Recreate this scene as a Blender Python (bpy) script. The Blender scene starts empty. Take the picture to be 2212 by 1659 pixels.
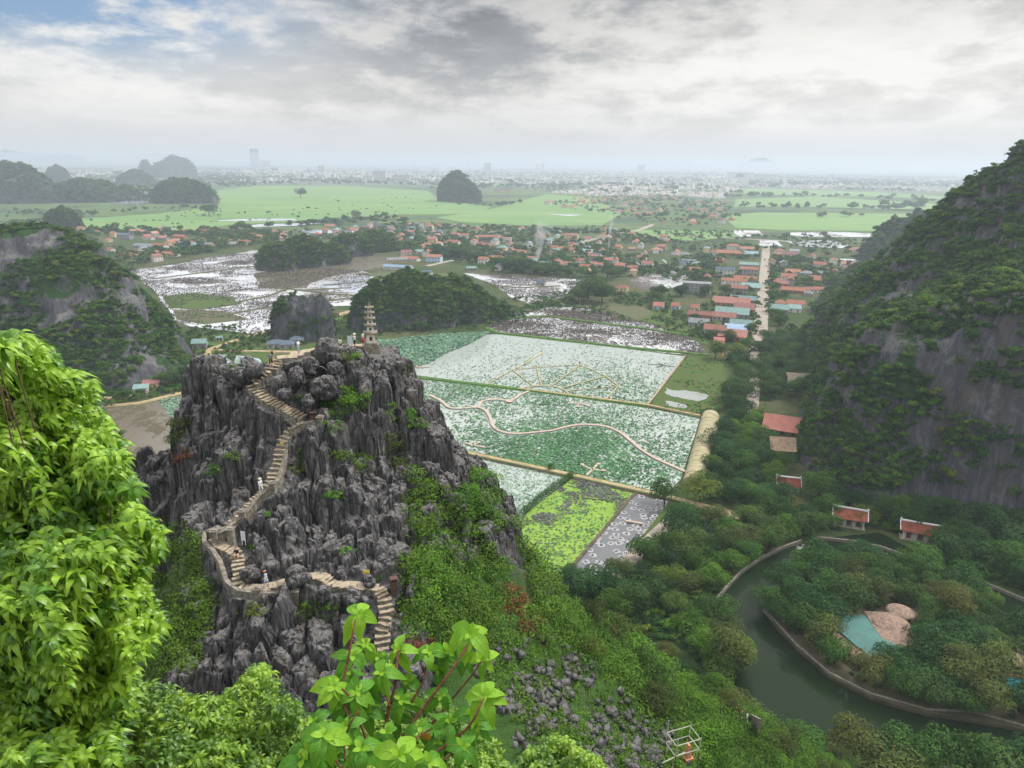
import bpy, bmesh, math, random, time
import numpy as np
from mathutils import Vector, Matrix, Euler
T0 = time.time()
R = math.radians
SC = bpy.context.scene
COL = SC.collection
# ------------------------------------------------------------------ camera
H = 120.0; FPX = 1521.0; PITCH = R(17.4); ROLL = R(0.65)
_f = np.array([0, math.cos(PITCH), -math.sin(PITCH)]); _r0 = np.array([1.0, 0, 0]); _u0 = np.cross(_r0, _f)
_r = _r0*math.cos(ROLL) + _u0*math.sin(ROLL); _u = _u0*math.cos(ROLL) - _r0*math.sin(ROLL)
cam = bpy.data.cameras.new('camera'); camo = bpy.data.objects.new('camera', cam); COL.objects.link(camo)
cam.sensor_width = 36; cam.lens = 36*FPX/2212; cam.clip_start = 0.1; cam.clip_end = 60000
camo.matrix_world = Matrix(((_r[0], _u[0], -_f[0], 0), (_r[1], _u[1], -_f[1], 0), (_r[2], _u[2], -_f[2], H), (0, 0, 0, 1)))
SC.camera = camo
def D(px, py):
    d = _f + _r*(px-1106)/FPX + _u*(829.5-py)/FPX
    return d/np.linalg.norm(d)
def V(px, py, d): return np.array([0, 0, H]) + D(px, py)*d
def G(px, py, z=0.0):
    d = D(px, py); return np.array([0, 0, H]) + d*((z-H)/d[2])
def toP(p):                                    # world point -> the 2212 frame in which the photo was measured
    v = np.asarray(p, float) - np.array([0, 0, H]); w = v@_f
    return np.array([1106 + FPX*(v@_r)/w, 829.5 - FPX*(v@_u)/w])
# ------------------------------------------------------------------ render settings
SC.view_settings.view_transform = 'Standard'; SC.view_settings.look = 'None'
SC.view_settings.exposure = 0.42; SC.view_settings.gamma = 1.0
SC.render.engine = 'CYCLES'
cy = SC.cycles
cy.use_denoising = True; cy.max_bounces = 6; cy.diffuse_bounces = 2; cy.glossy_bounces = 3; cy.transmission_bounces = 3
cy.volume_bounces = 0; cy.transparent_max_bounces = 4; cy.sample_clamp_indirect = 4
cy.use_adaptive_sampling = True; cy.adaptive_threshold = 0.012
# ------------------------------------------------------------------ node helpers
class NT:
    def __init__(s, nt): s.nt = nt
    def n(s, t, **k):
        x = s.nt.nodes.new(t)
        for a, b in k.items(): setattr(x, a, b)
        return x
    def l(s, a, b): s.nt.links.new(a, b)
    def _in(s, sock, v):
        if isinstance(v, bpy.types.NodeSocket): s.l(v, sock)
        elif v is not None: sock.default_value = v
    def m(s, op, a, b=None, c=None, clamp=False):
        x = s.n('ShaderNodeMath', operation=op, use_clamp=clamp)
        for i, v in enumerate((a, b, c)):
            if v is not None: s._in(x.inputs[i], v)
        return x.outputs[0]
    def vm(s, op, a, b=None):
        x = s.n('ShaderNodeVectorMath', operation=op)
        s._in(x.inputs[0], a)
        if b is not None: s._in(x.inputs[1], b)
        return x.outputs['Value'] if op in ('DOT_PRODUCT', 'LENGTH') else x.outputs[0]
    def mix(s, f, a, b, mode='MIX'):
        x = s.n('ShaderNodeMix', data_type='RGBA', blend_type=mode)
        s._in(x.inputs[0], f); s._in(x.inputs[6], c4(a)); s._in(x.inputs[7], c4(b))
        return x.outputs[2]
    def ramp(s, f, lo, hi):                      # smoothstep 0..1
        x = s.n('ShaderNodeMapRange', interpolation_type='SMOOTHSTEP')
        s._in(x.inputs[0], f); x.inputs[1].default_value = lo; x.inputs[2].default_value = hi
        return x.outputs[0]
    def noise(s, vec, scale, detail=3, rough=.5, dist=0):
        x = s.n('ShaderNodeTexNoise'); s._in(x.inputs['Vector'], vec)
        x.inputs['Scale'].default_value = scale; x.inputs['Detail'].default_value = detail
        x.inputs['Roughness'].default_value = rough; x.inputs['Distortion'].default_value = dist
        return x.outputs[0]
    def voro(s, vec, scale, feature='F1', out='Distance'):
        x = s.n('ShaderNodeTexVoronoi', feature=feature); s._in(x.inputs['Vector'], vec); x.inputs['Scale'].default_value = scale
        return x.outputs[out]
    def mapv(s, vec, scale=(1, 1, 1), loc=(0, 0, 0), rot=(0, 0, 0)):
        x = s.n('ShaderNodeMapping'); s._in(x.inputs[0], vec)
        x.inputs['Scale'].default_value = scale; x.inputs['Location'].default_value = loc; x.inputs['Rotation'].default_value = rot
        return x.outputs[0]
    def comb(s, x, y, z):
        c = s.n('ShaderNodeCombineXYZ')
        for i, v in enumerate((x, y, z)): s._in(c.inputs[i], v)
        return c.outputs[0]
def c4(c):
    if isinstance(c, bpy.types.NodeSocket): return c
    return (c[0], c[1], c[2], 1.0)
# ------------------------------------------------------------------ world: nishita sky behind a broken cloud deck
SUN_EL, SUN_AZ = 48.0, 62.0        # azimuth clockwise from +Y
OVER = 2.3                         # extra cloud brightness added overhead, out of view, to lift haze and ground
w = bpy.data.worlds.new('World'); SC.world = w; w.use_nodes = True
n = NT(w.node_tree); w.node_tree.nodes.clear()
out = n.n('ShaderNodeOutputWorld')
sky = n.n('ShaderNodeTexSky', sky_type='NISHITA', sun_disc=False, sun_elevation=R(SUN_EL), sun_rotation=R(SUN_AZ))
bg1 = n.n('ShaderNodeBackground'); n.l(sky.outputs[0], bg1.inputs[0]); bg1.inputs[1].default_value = 0.11
dirv = n.n('ShaderNodeTexCoord').outputs['Generated']
sep = n.n('ShaderNodeSeparateXYZ'); n.l(dirv, sep.inputs[0]); dx, dy, dz = sep.outputs
el = n.m('ADD', dz, 0.03)
az = n.m('ARCTAN2', dx, dy)
# cloud coordinates: azimuth / elevation, billows widen towards the zenith
elp = n.m('POWER', n.m('MAXIMUM', el, 0.0), 0.8)
cv = n.comb(n.m('MULTIPLY', az, 5.2), n.m('MULTIPLY', elp, 11.0), 3.7)
n1 = n.noise(cv, .95, 8, .55, .15)
n2 = n.noise(n.mapv(cv, (1, 1.15, 1), (4.2, 1.3, 0)), 2.5, 8, .6, .1)
n3 = n.noise(n.mapv(cv, (1, 1.25, 1), (14.2, 7.3, 2)), 5.2, 6, .6, .0)
def blob(px, py, r, sx=1.0):                      # soft mask round the direction of one sky point of the photo
    d0 = D(px, py); a0 = math.atan2(d0[0], d0[1])
    u_ = n.m('DIVIDE', n.m('SUBTRACT', az, a0), r*sx); v_ = n.m('DIVIDE', n.m('SUBTRACT', dz, float(d0[2])), r)
    q = n.m('ADD', n.m('MULTIPLY', u_, u_), n.m('MULTIPLY', v_, v_))
    return n.m('POWER', 2.718, n.m('MULTIPLY', q, -1.0))
dark = n.m('ADD', blob(1060, -10, .055, 6.2), n.m('MULTIPLY', blob(1020, 130, .05, 3.6), .75)); dark = n.m('ADD', dark, n.m('MULTIPLY', blob(1150, -260, .09, 5.5), .9))
dark = n.m('ADD', dark, n.m('MULTIPLY', blob(1960, 10, .03, 6.0), .3))
hfade = n.ramp(dz, 0.01, 0.085)
puff = n.ramp(n.m('ADD', n.m('MULTIPLY', n1, .6), n.m('MULTIPLY', n2, .4)), .42, .56)          # 0 shaded underside, 1 lit top
wisp = n.m('SUBTRACT', n.m('ADD', n.m('MULTIPLY', n2, .6), n.m('MULTIPLY', n3, .4)), .5)
bright = n.m('ADD', blob(1800, 190, .085, 3.8), n.m('MULTIPLY', blob(300, 170, .07, 3.4), .55))
lum = n.m('ADD', n.m('ADD', .545, n.m('MULTIPLY', bright, .12)), n.m('MULTIPLY', n.m('SUBTRACT', puff, .5), n.m('MULTIPLY', hfade, .15)))
lum = n.m('ADD', lum, n.m('MULTIPLY', wisp, n.m('ADD', n.m('MULTIPLY', hfade, .24), .03)))
lum = n.m('SUBTRACT', lum, n.m('MULTIPLY', n.m('MULTIPLY', dark, n.m('SUBTRACT', 1.0, n.m('MULTIPLY', puff, .30))), .20))
lum = n.m('MINIMUM', n.m('MAXIMUM', lum, .17), .72)
ccol = n.mix(n.ramp(lum, .25, .52), (.92, .955, 1.0), (1.0, .98, .945))
ccol = n.mix(n.m('MULTIPLY', n.ramp(dz, .07, 0.0), .55), ccol, (.93, .935, 1.0))
bg2 = n.n('ShaderNodeBackground'); n.l(ccol, bg2.inputs[0]); n.l(lum, bg2.inputs[1])
gap = n.m('MULTIPLY', n.m('MINIMUM', n.m('ADD', blob(180, 20, .05, 3.8), n.m('MULTIPLY', blob(200, -120, .07, 3), .7)), 1.0), n.ramp(n.mix(.5, n1, n2), .62, .46))
gap = n.m('MULTIPLY', gap, 1.0, clamp=True)
bgb = n.n('ShaderNodeBackground'); bgb.inputs[0].default_value = (.22, .42, .78, 1); bgb.inputs[1].default_value = .50
high = n.m('MULTIPLY', n.ramp(dz, .35, .9), .35)
blueS = n.n('ShaderNodeMixShader'); blueS.inputs[0].default_value = .6; n.l(bg1.outputs[0], blueS.inputs[1]); n.l(bgb.outputs[0], blueS.inputs[2])
ms = n.n('ShaderNodeMixShader'); n.l(n.m('MAXIMUM', gap, high), ms.inputs[0]); n.l(bg2.outputs[0], ms.inputs[1])
n.l(n.m('MULTIPLY', lum, n.m('ADD', 1.0, n.m('MULTIPLY', n.ramp(dz, .30, .7), OVER))), bg2.inputs[1]); n.l(blueS.outputs[0], ms.inputs[2])
n.l(ms.outputs[0], out.inputs['Surface'])
w.cycles.sampling_method = 'MANUAL'; w.cycles.sample_map_resolution = 512
# ------------------------------------------------------------------ sun: thin cloud, soft edged
sl = bpy.data.lights.new('sun', 'SUN'); sl.energy = 3.0; sl.angle = R(11); sl.color = (1, .955, .88)
so = bpy.data.objects.new('sun', sl); COL.objects.link(so)
sd = Vector((math.sin(R(SUN_AZ))*math.cos(R(SUN_EL)), math.cos(R(SUN_AZ))*math.cos(R(SUN_EL)), math.sin(R(SUN_EL))))
so.rotation_euler = sd.to_track_quat('Z', 'Y').to_euler()
# ------------------------------------------------------------------ numpy noise
def _h(ix, iy, iz, s):
    h = (ix.astype(np.int64)*374761393 + iy.astype(np.int64)*668265263 + iz.astype(np.int64)*2147483647 + s*1274126177) & 0xffffffff
    h = ((h ^ (h >> 13))*1274126177) & 0xffffffff
    h = ((h ^ (h >> 16))*2246822519) & 0xffffffff
    return ((h ^ (h >> 15)) & 0xffffff)/float(0xffffff)
def vnoise(x, y, z=None, s=0):
    if z is None: z = np.zeros_like(x)
    ix, iy, iz = np.floor(x), np.floor(y), np.floor(z)
    fx, fy, fz = x-ix, y-iy, z-iz
    fx, fy, fz = [t*t*t*(t*(t*6-15)+10) for t in (fx, fy, fz)]
    r = 0
    for a in (0, 1):
        for b in (0, 1):
            for c in (0, 1):
                r = r + _h(ix+a, iy+b, iz+c, s)*(fx if a else 1-fx)*(fy if b else 1-fy)*(fz if c else 1-fz)
    return r*2-1
def fbm(x, y, z=None, o=4, s=0, lac=2.03, g=.5):
    r, a, t = 0, 1.0, 0
    for i in range(o):
        r = r + a*vnoise(x, y, z, s+i*17); t += a; a *= g; x = x*lac+1.7; y = y*lac-2.3
        if z is not None: z = z*lac+.9
    return r/t
def worley(x, y, s=0):                            # F1, F2, cell random, cell seed position
    ix, iy = np.floor(x), np.floor(y)
    F1 = np.full(x.shape, 9.); F2 = np.full(x.shape, 9.); sx = np.zeros(x.shape); sy = np.zeros(x.shape); rr = np.zeros(x.shape)
    zero = np.zeros_like(x)
    for a in (-1, 0, 1):
        for b in (-1, 0, 1):
            cx, cy_ = ix+a, iy+b
            qx = cx + _h(cx, cy_, zero, s); qy = cy_ + _h(cx, cy_, zero, s+7)
            d = np.hypot(x-qx, y-qy); m = d < F1
            F2 = np.where(m, F1, np.minimum(F2, d)); F1 = np.where(m, d, F1)
            sx = np.where(m, qx, sx); sy = np.where(m, qy, sy); rr = np.where(m, _h(cx, cy_, zero, s+13), rr)
    return F1, F2, rr, sx, sy
class RBF:                                        # thin plate surface through measured points
    def __init__(s, P, smooth=.02, lin=False):
        if lin: s.phi = lambda r: -r
        P = np.array(P, float); s.c = P[:, :2]; s.k = 40.0; X = s.c/s.k; N = len(P)
        A = np.zeros((N+3, N+3)); A[:N, :N] = s.phi(np.linalg.norm(X[:, None]-X[None], axis=2)) + np.eye(N)*smooth
        A[:N, N] = 1; A[:N, N+1:] = X; A[N, :N] = 1; A[N+1:, :N] = X.T
        s.w = np.linalg.solve(A, np.r_[P[:, 2], 0, 0, 0])
    @staticmethod
    def phi(r): return np.where(r > 1e-9, r*r*np.log(np.maximum(r, 1e-9)), 0)
    def __call__(s, x, y):
        sh = np.shape(x); x = np.ravel(x)/s.k; y = np.ravel(y)/s.k; X = s.c/s.k; o = np.empty(x.size)
        for i in range(0, x.size, 20000):
            a, b = x[i:i+20000], y[i:i+20000]
            o[i:i+20000] = s.phi(np.hypot(a[:, None]-X[:, 0], b[:, None]-X[:, 1]))@s.w[:-3] + s.w[-3] + s.w[-2]*a + s.w[-1]*b
        return o.reshape(sh)
def sstep(a, b, x):
    t = np.clip((x-a)/(b-a), 0, 1); return t*t*(3-2*t)
def inpoly(x, y, poly):
    x = np.asarray(x, float); y = np.asarray(y, float); r = np.zeros(x.shape, bool); n_ = len(poly)
    for i in range(n_):
        x1, y1 = poly[i][:2]; x2, y2 = poly[(i+1) % n_][:2]
        if y1 == y2: continue
        r ^= ((y1 > y) != (y2 > y)) & (x < (x2-x1)*(y-y1)/(y2-y1)+x1)
    return r
def sdist(x, y, line, closed=False):              # distance to a polyline
    d = np.full(np.shape(x), 1e9); L = list(line)+([line[0]] if closed else [])
    for a, b in zip(L[:-1], L[1:]):
        ax, ay = a[:2]; bx, by = b[0]-ax, b[1]-ay; t = np.clip(((x-ax)*bx+(y-ay)*by)/(bx*bx+by*by+1e-9), 0, 1)
        d = np.minimum(d, np.hypot(x-ax-t*bx, y-ay-t*by))
    return d
# ------------------------------------------------------------------ object helpers
def tag(o, label=None, cat=None, group=None, kind=None):
    if label: o['label'] = ' '.join(label.split()[:16])
    if cat: o['category'] = cat
    if group: o['group'] = group
    if kind: o['kind'] = kind
    return o
def link(name, me, mats=(), parent=None, loc=None, rz=None):
    o = bpy.data.objects.new(name, me); COL.objects.link(o)
    if me is not None:
        for m in (mats if isinstance(mats, (list, tuple)) else [mats]): me.materials.append(m)
    if parent: o.parent = parent
    if loc is not None: o.location = tuple(float(v) for v in loc)
    if rz is not None: o.rotation_euler = (0, 0, rz)
    return o
def empty(name, loc=(0, 0, 0), rz=0):
    o = bpy.data.objects.new(name, None); COL.objects.link(o); o.location = tuple(float(v) for v in loc); o.rotation_euler = (0, 0, rz); o.empty_display_size = .2
    return o
def mesh(name, v, f, smooth=False, mi=None, tint=None):
    """v (n,3); f (m,k) array, or a list of lists"""
    me = bpy.data.meshes.new(name); v = np.asarray(v, np.float32)
    if isinstance(f, np.ndarray):
        m_, k = f.shape; me.vertices.add(len(v)); me.vertices.foreach_set('co', v.ravel())
        me.loops.add(m_*k); me.loops.foreach_set('vertex_index', f.astype(np.int32).ravel())
        me.polygons.add(m_); me.polygons.foreach_set('loop_start', np.arange(0, m_*k, k, dtype=np.int32))
        me.polygons.foreach_set('loop_total', np.full(m_, k, np.int32))
        me.update(calc_edges=True)
    else:
        me.from_pydata([tuple(map(float, p)) for p in v], [], [list(map(int, q)) for q in f]); me.update()
    nf = len(me.polygons)
    if smooth: me.polygons.foreach_set('use_smooth', np.ones(nf, bool))
    if mi is not None: me.polygons.foreach_set('material_index', np.asarray(mi, np.int32))
    if tint is not None:
        at = me.attributes.new('tint', 'FLOAT', 'FACE'); at.data.foreach_set('value', np.asarray(tint, np.float32))
    return me
def gridfaces(nx, ny):
    i = np.arange(nx-1)[None, :] + np.arange(ny-1)[:, None]*nx
    return np.stack([i, i+1, i+nx+1, i+nx], -1).reshape(-1, 4)
class MB:                                         # gathers boxes, tubes and prisms into one mesh
    def __init__(s): s.v = []; s.f = []; s.mi = []; s.M = Matrix.Identity(4)
    def add(s, v, f, m=0):
        b = len(s.v); s.v += [tuple(s.M@Vector(p)) for p in v]; s.f += [[b+i for i in q] for q in f]; s.mi += [m]*len(f); return s
    def box(s, x0, x1, y0, y1, z0, z1, m=0, t=0.0):
        v = [(x0, y0, z0), (x1, y0, z0), (x1, y1, z0), (x0, y1, z0), (x0+t, y0+t, z1), (x1-t, y0+t, z1), (x1-t, y1-t, z1), (x0+t, y1-t, z1)]
        return s.add(v, [(3, 2, 1, 0), (4, 5, 6, 7), (0, 1, 5, 4), (1, 2, 6, 5), (2, 3, 7, 6), (3, 0, 4, 7)], m)
    def tube(s, pts, r, seg=6, m=0, cap=True):
        pts = [Vector(p) for p in pts]; rr = r if isinstance(r, (list, tuple)) else [r]*len(pts); rings = []; v = []; f = []
        for i, p in enumerate(pts):
            d = (pts[min(i+1, len(pts)-1)]-pts[max(i-1, 0)]).normalized()
            a = d.orthogonal().normalized() if i == 0 else (pa - d*pa.dot(d)).normalized()
            pa = a; b = d.cross(a)
            for k in range(seg):
                t = 2*math.pi*k/seg; v.append(p+(a*math.cos(t)+b*math.sin(t))*rr[i])
        for i in range(len(pts)-1):
            for k in range(seg): f.append((i*seg+k, i*seg+(k+1) % seg, (i+1)*seg+(k+1) % seg, (i+1)*seg+k))
        if cap: f.append(tuple(range(seg-1, -1, -1))); f.append(tuple((len(pts)-1)*seg+k for k in range(seg)))
        return s.add(v, f, m)
    def lathe(s, prof, seg=12, m=0, c=(0, 0)):
        v = []; f = []
        for r, z in prof:
            for k in range(seg): t = 2*math.pi*k/seg; v.append((c[0]+r*math.cos(t), c[1]+r*math.sin(t), z))
        for i in range(len(prof)-1):
            for k in range(seg): f.append((i*seg+k, i*seg+(k+1) % seg, (i+1)*seg+(k+1) % seg, (i+1)*seg+k))
        f.append(tuple(range(seg-1, -1, -1))); f.append(tuple((len(prof)-1)*seg+k for k in range(seg)))
        return s.add(v, f, m)
    def build(s, name, mats, parent=None, smooth=False, loc=None, rz=None):
        me = mesh(name, np.array(s.v), s.f, smooth, s.mi); return link(name, me, mats, parent, loc, rz)
# ------------------------------------------------------------------ materials
MATS = {}
def new_mat(name):
    m = bpy.data.materials.new(name); m.use_nodes = True; m.node_tree.nodes.clear(); n = NT(m.node_tree)
    o = n.n('ShaderNodeOutputMaterial'); b = n.n('ShaderNodeBsdfPrincipled'); n.l(b.outputs[0], o.inputs[0]); MATS[name] = m
    return m, n, b, o
def bump(n, b, h, strength=.4, dist=.1):
    x = n.n('ShaderNodeBump'); x.inputs['Strength'].default_value = strength; x.inputs['Distance'].default_value = dist
    n._in(x.inputs['Height'], h); n.l(x.outputs[0], b.inputs['Normal'])
def simple(name, c1, c2=None, scale=1.0, rough=.8, bumps=0, spec=.3, rand=.12, stretch=(1, 1, 1), lo=.35, hi=.65, world=False):
    m, n, b, o = new_mat(name); c2 = c2 or [k*.7 for k in c1]
    pos = n.n('ShaderNodeNewGeometry').outputs['Position'] if world else n.n('ShaderNodeTexCoord').outputs['Object']
    pos = n.mapv(pos, stretch)
    nz = n.noise(pos, scale, 4, .6)
    col = n.mix(n.ramp(nz, lo, hi), c1, c2)
    if rand:
        oi = n.n('ShaderNodeObjectInfo').outputs['Random']
        hs = n.n('ShaderNodeHueSaturation'); n.l(col, hs.inputs['Color']); n.l(n.m('ADD', n.m('MULTIPLY', oi, rand*2), 1-rand), hs.inputs['Value'])
        n.l(n.m('ADD', n.m('MULTIPLY', n.m('FRACT', n.m('MULTIPLY', oi, 7.3)), rand*.12), .5-rand*.06), hs.inputs['Hue'])
        col = hs.outputs[0]
    n.l(col, b.inputs['Base Color']); b.inputs['Roughness'].default_value = rough; b.inputs['Specular IOR Level'].default_value = spec
    if bumps: bump(n, b, n.noise(pos, scale*4, 4, .6), bumps, .05)
    return m
def leafmat(name, c1, c2, c3=None, rough=.6, trans=.3, rand=.18, spec=.14, patch=.12):
    """c1 dark, c2 light, picked leaf by leaf (attribute tint) and in broad patches"""
    m, n, b, o = new_mat(name)
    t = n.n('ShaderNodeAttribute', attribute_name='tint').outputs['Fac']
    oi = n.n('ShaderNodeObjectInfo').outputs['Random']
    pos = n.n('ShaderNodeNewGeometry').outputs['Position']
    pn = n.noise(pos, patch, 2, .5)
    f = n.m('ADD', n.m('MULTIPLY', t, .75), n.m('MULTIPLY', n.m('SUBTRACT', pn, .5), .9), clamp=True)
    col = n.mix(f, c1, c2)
    if c3: col = n.mix(n.ramp(n.m('FRACT', n.m('MULTIPLY', oi, 5.7)), .55, 1.0), col, n.mix(f, [k*.55 for k in c3], c3))
    hs = n.n('ShaderNodeHueSaturation'); n.l(col, hs.inputs['Color']); n.l(n.m('ADD', n.m('MULTIPLY', oi, rand*2), 1-rand), hs.inputs['Value'])
    col = hs.outputs[0]
    n.l(col, b.inputs['Base Color']); b.inputs['Roughness'].default_value = rough; b.inputs['Specular IOR Level'].default_value = spec
    if trans:
        tr = n.n('ShaderNodeBsdfTranslucent'); n.l(n.mix(.5, col, (.35, .6, .05), 'MULTIPLY') if False else col, tr.inputs[0])
        mx = n.n('ShaderNodeMixShader'); mx.inputs[0].default_value = trans; n.l(b.outputs[0], mx.inputs[1]); n.l(tr.outputs[0], mx.inputs[2]); n.l(mx.outputs[0], o.inputs[0])
    return m
RNG = np.random.default_rng(7); random.seed(7)
def unit(a): return a/np.maximum(np.linalg.norm(a, axis=-1, keepdims=True), 1e-9)
def leafquads(P, N, S, rng, aspect=.55):
    """one pointed, slightly folded leaf quad per point"""
    n_ = len(P); N = unit(N); t = unit(np.cross(N, unit(rng.normal(size=(n_, 3))))); b = np.cross(N, t); S = np.broadcast_to(np.asarray(S, float), (n_,))[:, None]
    v = np.stack([P-t*S*.5, P-b*S*.5*aspect-N*S*.06, P+t*S*.5, P+b*S*.5*aspect-N*S*.06], 1).reshape(-1, 3)
    return v, np.arange(4*n_).reshape(-1, 4)
def crown_arrays(seed, R0, hgt, lobes, nleaf, leaf, flat=.75, spread=.62, fill=.15):
    rng = np.random.default_rng(seed); Ps, Ns, Ts = [], [], []
    for i in range(lobes):
        a = rng.uniform(0, 2*math.pi); rr = R0*spread*math.sqrt(rng.uniform(0, 1)); z = hgt*(.35+.55*rng.uniform()*(1-.45*rr/(R0*spread)))
        c = np.array([rr*math.cos(a), rr*math.sin(a), z]); lr = R0*rng.uniform(.26, .48); k = int(nleaf/lobes*(lr/(R0*.37))**2)
        d = unit(rng.normal(size=(k, 3))); d[:, 2] = np.where(d[:, 2] < -.35, -d[:, 2], d[:, 2])
        rad = lr*(1-fill*rng.random(k)**2)*(1+.16*np.sin(d[:, 0]*7+i)*np.sin(d[:, 1]*6+2*i))
        Ps.append(c+d*rad[:, None]*np.array([1, 1, flat])); Ns.append(d*.8+rng.normal(size=(k, 3))*.42+np.array([0, 0, .35]))
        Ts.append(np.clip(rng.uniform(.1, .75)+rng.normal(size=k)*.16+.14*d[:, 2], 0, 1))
    P, N, Tn = np.concatenate(Ps), np.concatenate(Ns), np.concatenate(Ts)
    v, f = leafquads(P, N, leaf*(.7+.6*rng.random(len(P))), rng)
    return v, f, Tn
def crown_mesh(name, *a, **k):
    v, f, t = crown_arrays(*a, **k); return mesh(name, v, f, tint=t)
# ================================================================== MATERIALS
def rock_mat(name, base, light, pale, veg=None, vegamt=0.0, sc=1.0, bs=.9, bd=.25, crk=.6):
    m, n, b, o = new_mat(name)
    geo = n.n('ShaderNodeNewGeometry'); pos = geo.outputs['Position']
    fl = n.mapv(pos, (1.0*sc, 1.0*sc, .16*sc))                   # vertical flutes
    a = n.noise(fl, 3.0, 7, .72, .3); c = n.noise(n.mapv(pos, (sc,)*3), .55, 5, .6); d = n.noise(n.mapv(pos, (sc,)*3), 6, 4, .65)
    col = n.mix(n.ramp(a, .42, .68), base, light)
    col = n.mix(n.m('MULTIPLY', n.ramp(c, .56, .72), .7), col, pale)
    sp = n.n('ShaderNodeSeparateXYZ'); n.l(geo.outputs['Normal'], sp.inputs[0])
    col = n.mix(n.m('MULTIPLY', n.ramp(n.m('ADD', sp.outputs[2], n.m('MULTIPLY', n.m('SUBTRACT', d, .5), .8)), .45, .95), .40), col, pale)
    col = n.mix(n.m('MULTIPLY', n.ramp(n.noise(n.mapv(pos, (sc, sc, .3*sc), (9, 4, 2)), .33, 3, .6), .6, .68), .55), col, [base[0]*1.35, base[1]*1.08, base[2]*.8])
    cr = n.voro(n.mapv(pos, (sc, sc, .35*sc)), 1.1, 'DISTANCE_TO_EDGE')
    col = n.mix(n.m('MULTIPLY', n.ramp(cr, .03, 0.0), crk), col, [k*.35 for k in base])
    if veg:
        g = n.noise(n.mapv(pos, (1, 1, 1)), .035, 6, .68)
        f = n.ramp(n.m('ADD', n.m('ADD', g, n.m('MULTIPLY', n.m('SUBTRACT', d, .5), .25)), n.m('MULTIPLY', sp.outputs[2], .16)), .56-vegamt, .62-vegamt)
        vg = n.mix(n.noise(pos, .35, 4, .6), [k*.5 for k in veg], [k*1.5 for k in veg]); col = n.mix(f, col, vg)
    n.l(col, b.inputs['Base Color']); b.inputs['Roughness'].default_value = .9; b.inputs['Specular IOR Level'].default_value = .075
    h = n.m('ADD', n.m('MULTIPLY', a, 1.0), n.m('ADD', n.m('MULTIPLY', d, .35), n.m('MULTIPLY', n.ramp(cr, .0, .08), .35 if crk > .3 else .0)))
    bump(n, b, h, bs, bd/sc)
    return m
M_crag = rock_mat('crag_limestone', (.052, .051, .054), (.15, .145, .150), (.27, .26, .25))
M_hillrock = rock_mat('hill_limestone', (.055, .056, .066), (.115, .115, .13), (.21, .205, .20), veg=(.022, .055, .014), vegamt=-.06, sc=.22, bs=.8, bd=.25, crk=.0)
M_soil = rock_mat('slope_soil', (.05, .052, .045), (.085, .082, .07), (.16, .15, .135), veg=(.04, .085, .02), vegamt=.06, sc=1.4)
M_stone = simple('pale_stone', (.25, .225, .18), (.11, .10, .088), 3.0, .9, .5, rand=.08)
M_step = simple('worn_step_stone', (.34, .28, .205), (.17, .145, .11), 2.4, .9, .4, rand=.05, lo=.4, hi=.75)
M_wall = simple('dry_stone_wall', (.27, .25, .21), (.12, .112, .10), 3.0, .9, .7, rand=.06)
L_shrub = leafmat('shrub_leaves', (.022, .06, .008), (.12, .26, .018), (.16, .22, .03), patch=.09)
L_vine = leafmat('vine_leaves', (.04, .12, .010), (.16, .38, .025), (.14, .24, .03), patch=.3)
L_bright = leafmat('bright_leaves', (.03, .09, .010), (.165, .33, .03), (.20, .28, .035), patch=.25)
L_dark = leafmat('dark_tree_leaves', (.009, .034, .009), (.045, .13, .024), (.075, .15, .028), patch=.04)
L_mid = leafmat('mid_tree_leaves', (.016, .052, .009), (.08, .19, .022), (.11, .18, .03), patch=.04)
L_olive = leafmat('olive_tree_leaves', (.03, .05, .012), (.13, .17, .035), (.14, .15, .03), patch=.05)
L_brown = leafmat('withered_leaves', (.10, .035, .018), (.26, .10, .045), patch=.3)
M_bark = simple('bark', (.10, .075, .055), (.05, .04, .03), 3, .9, .5)
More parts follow.
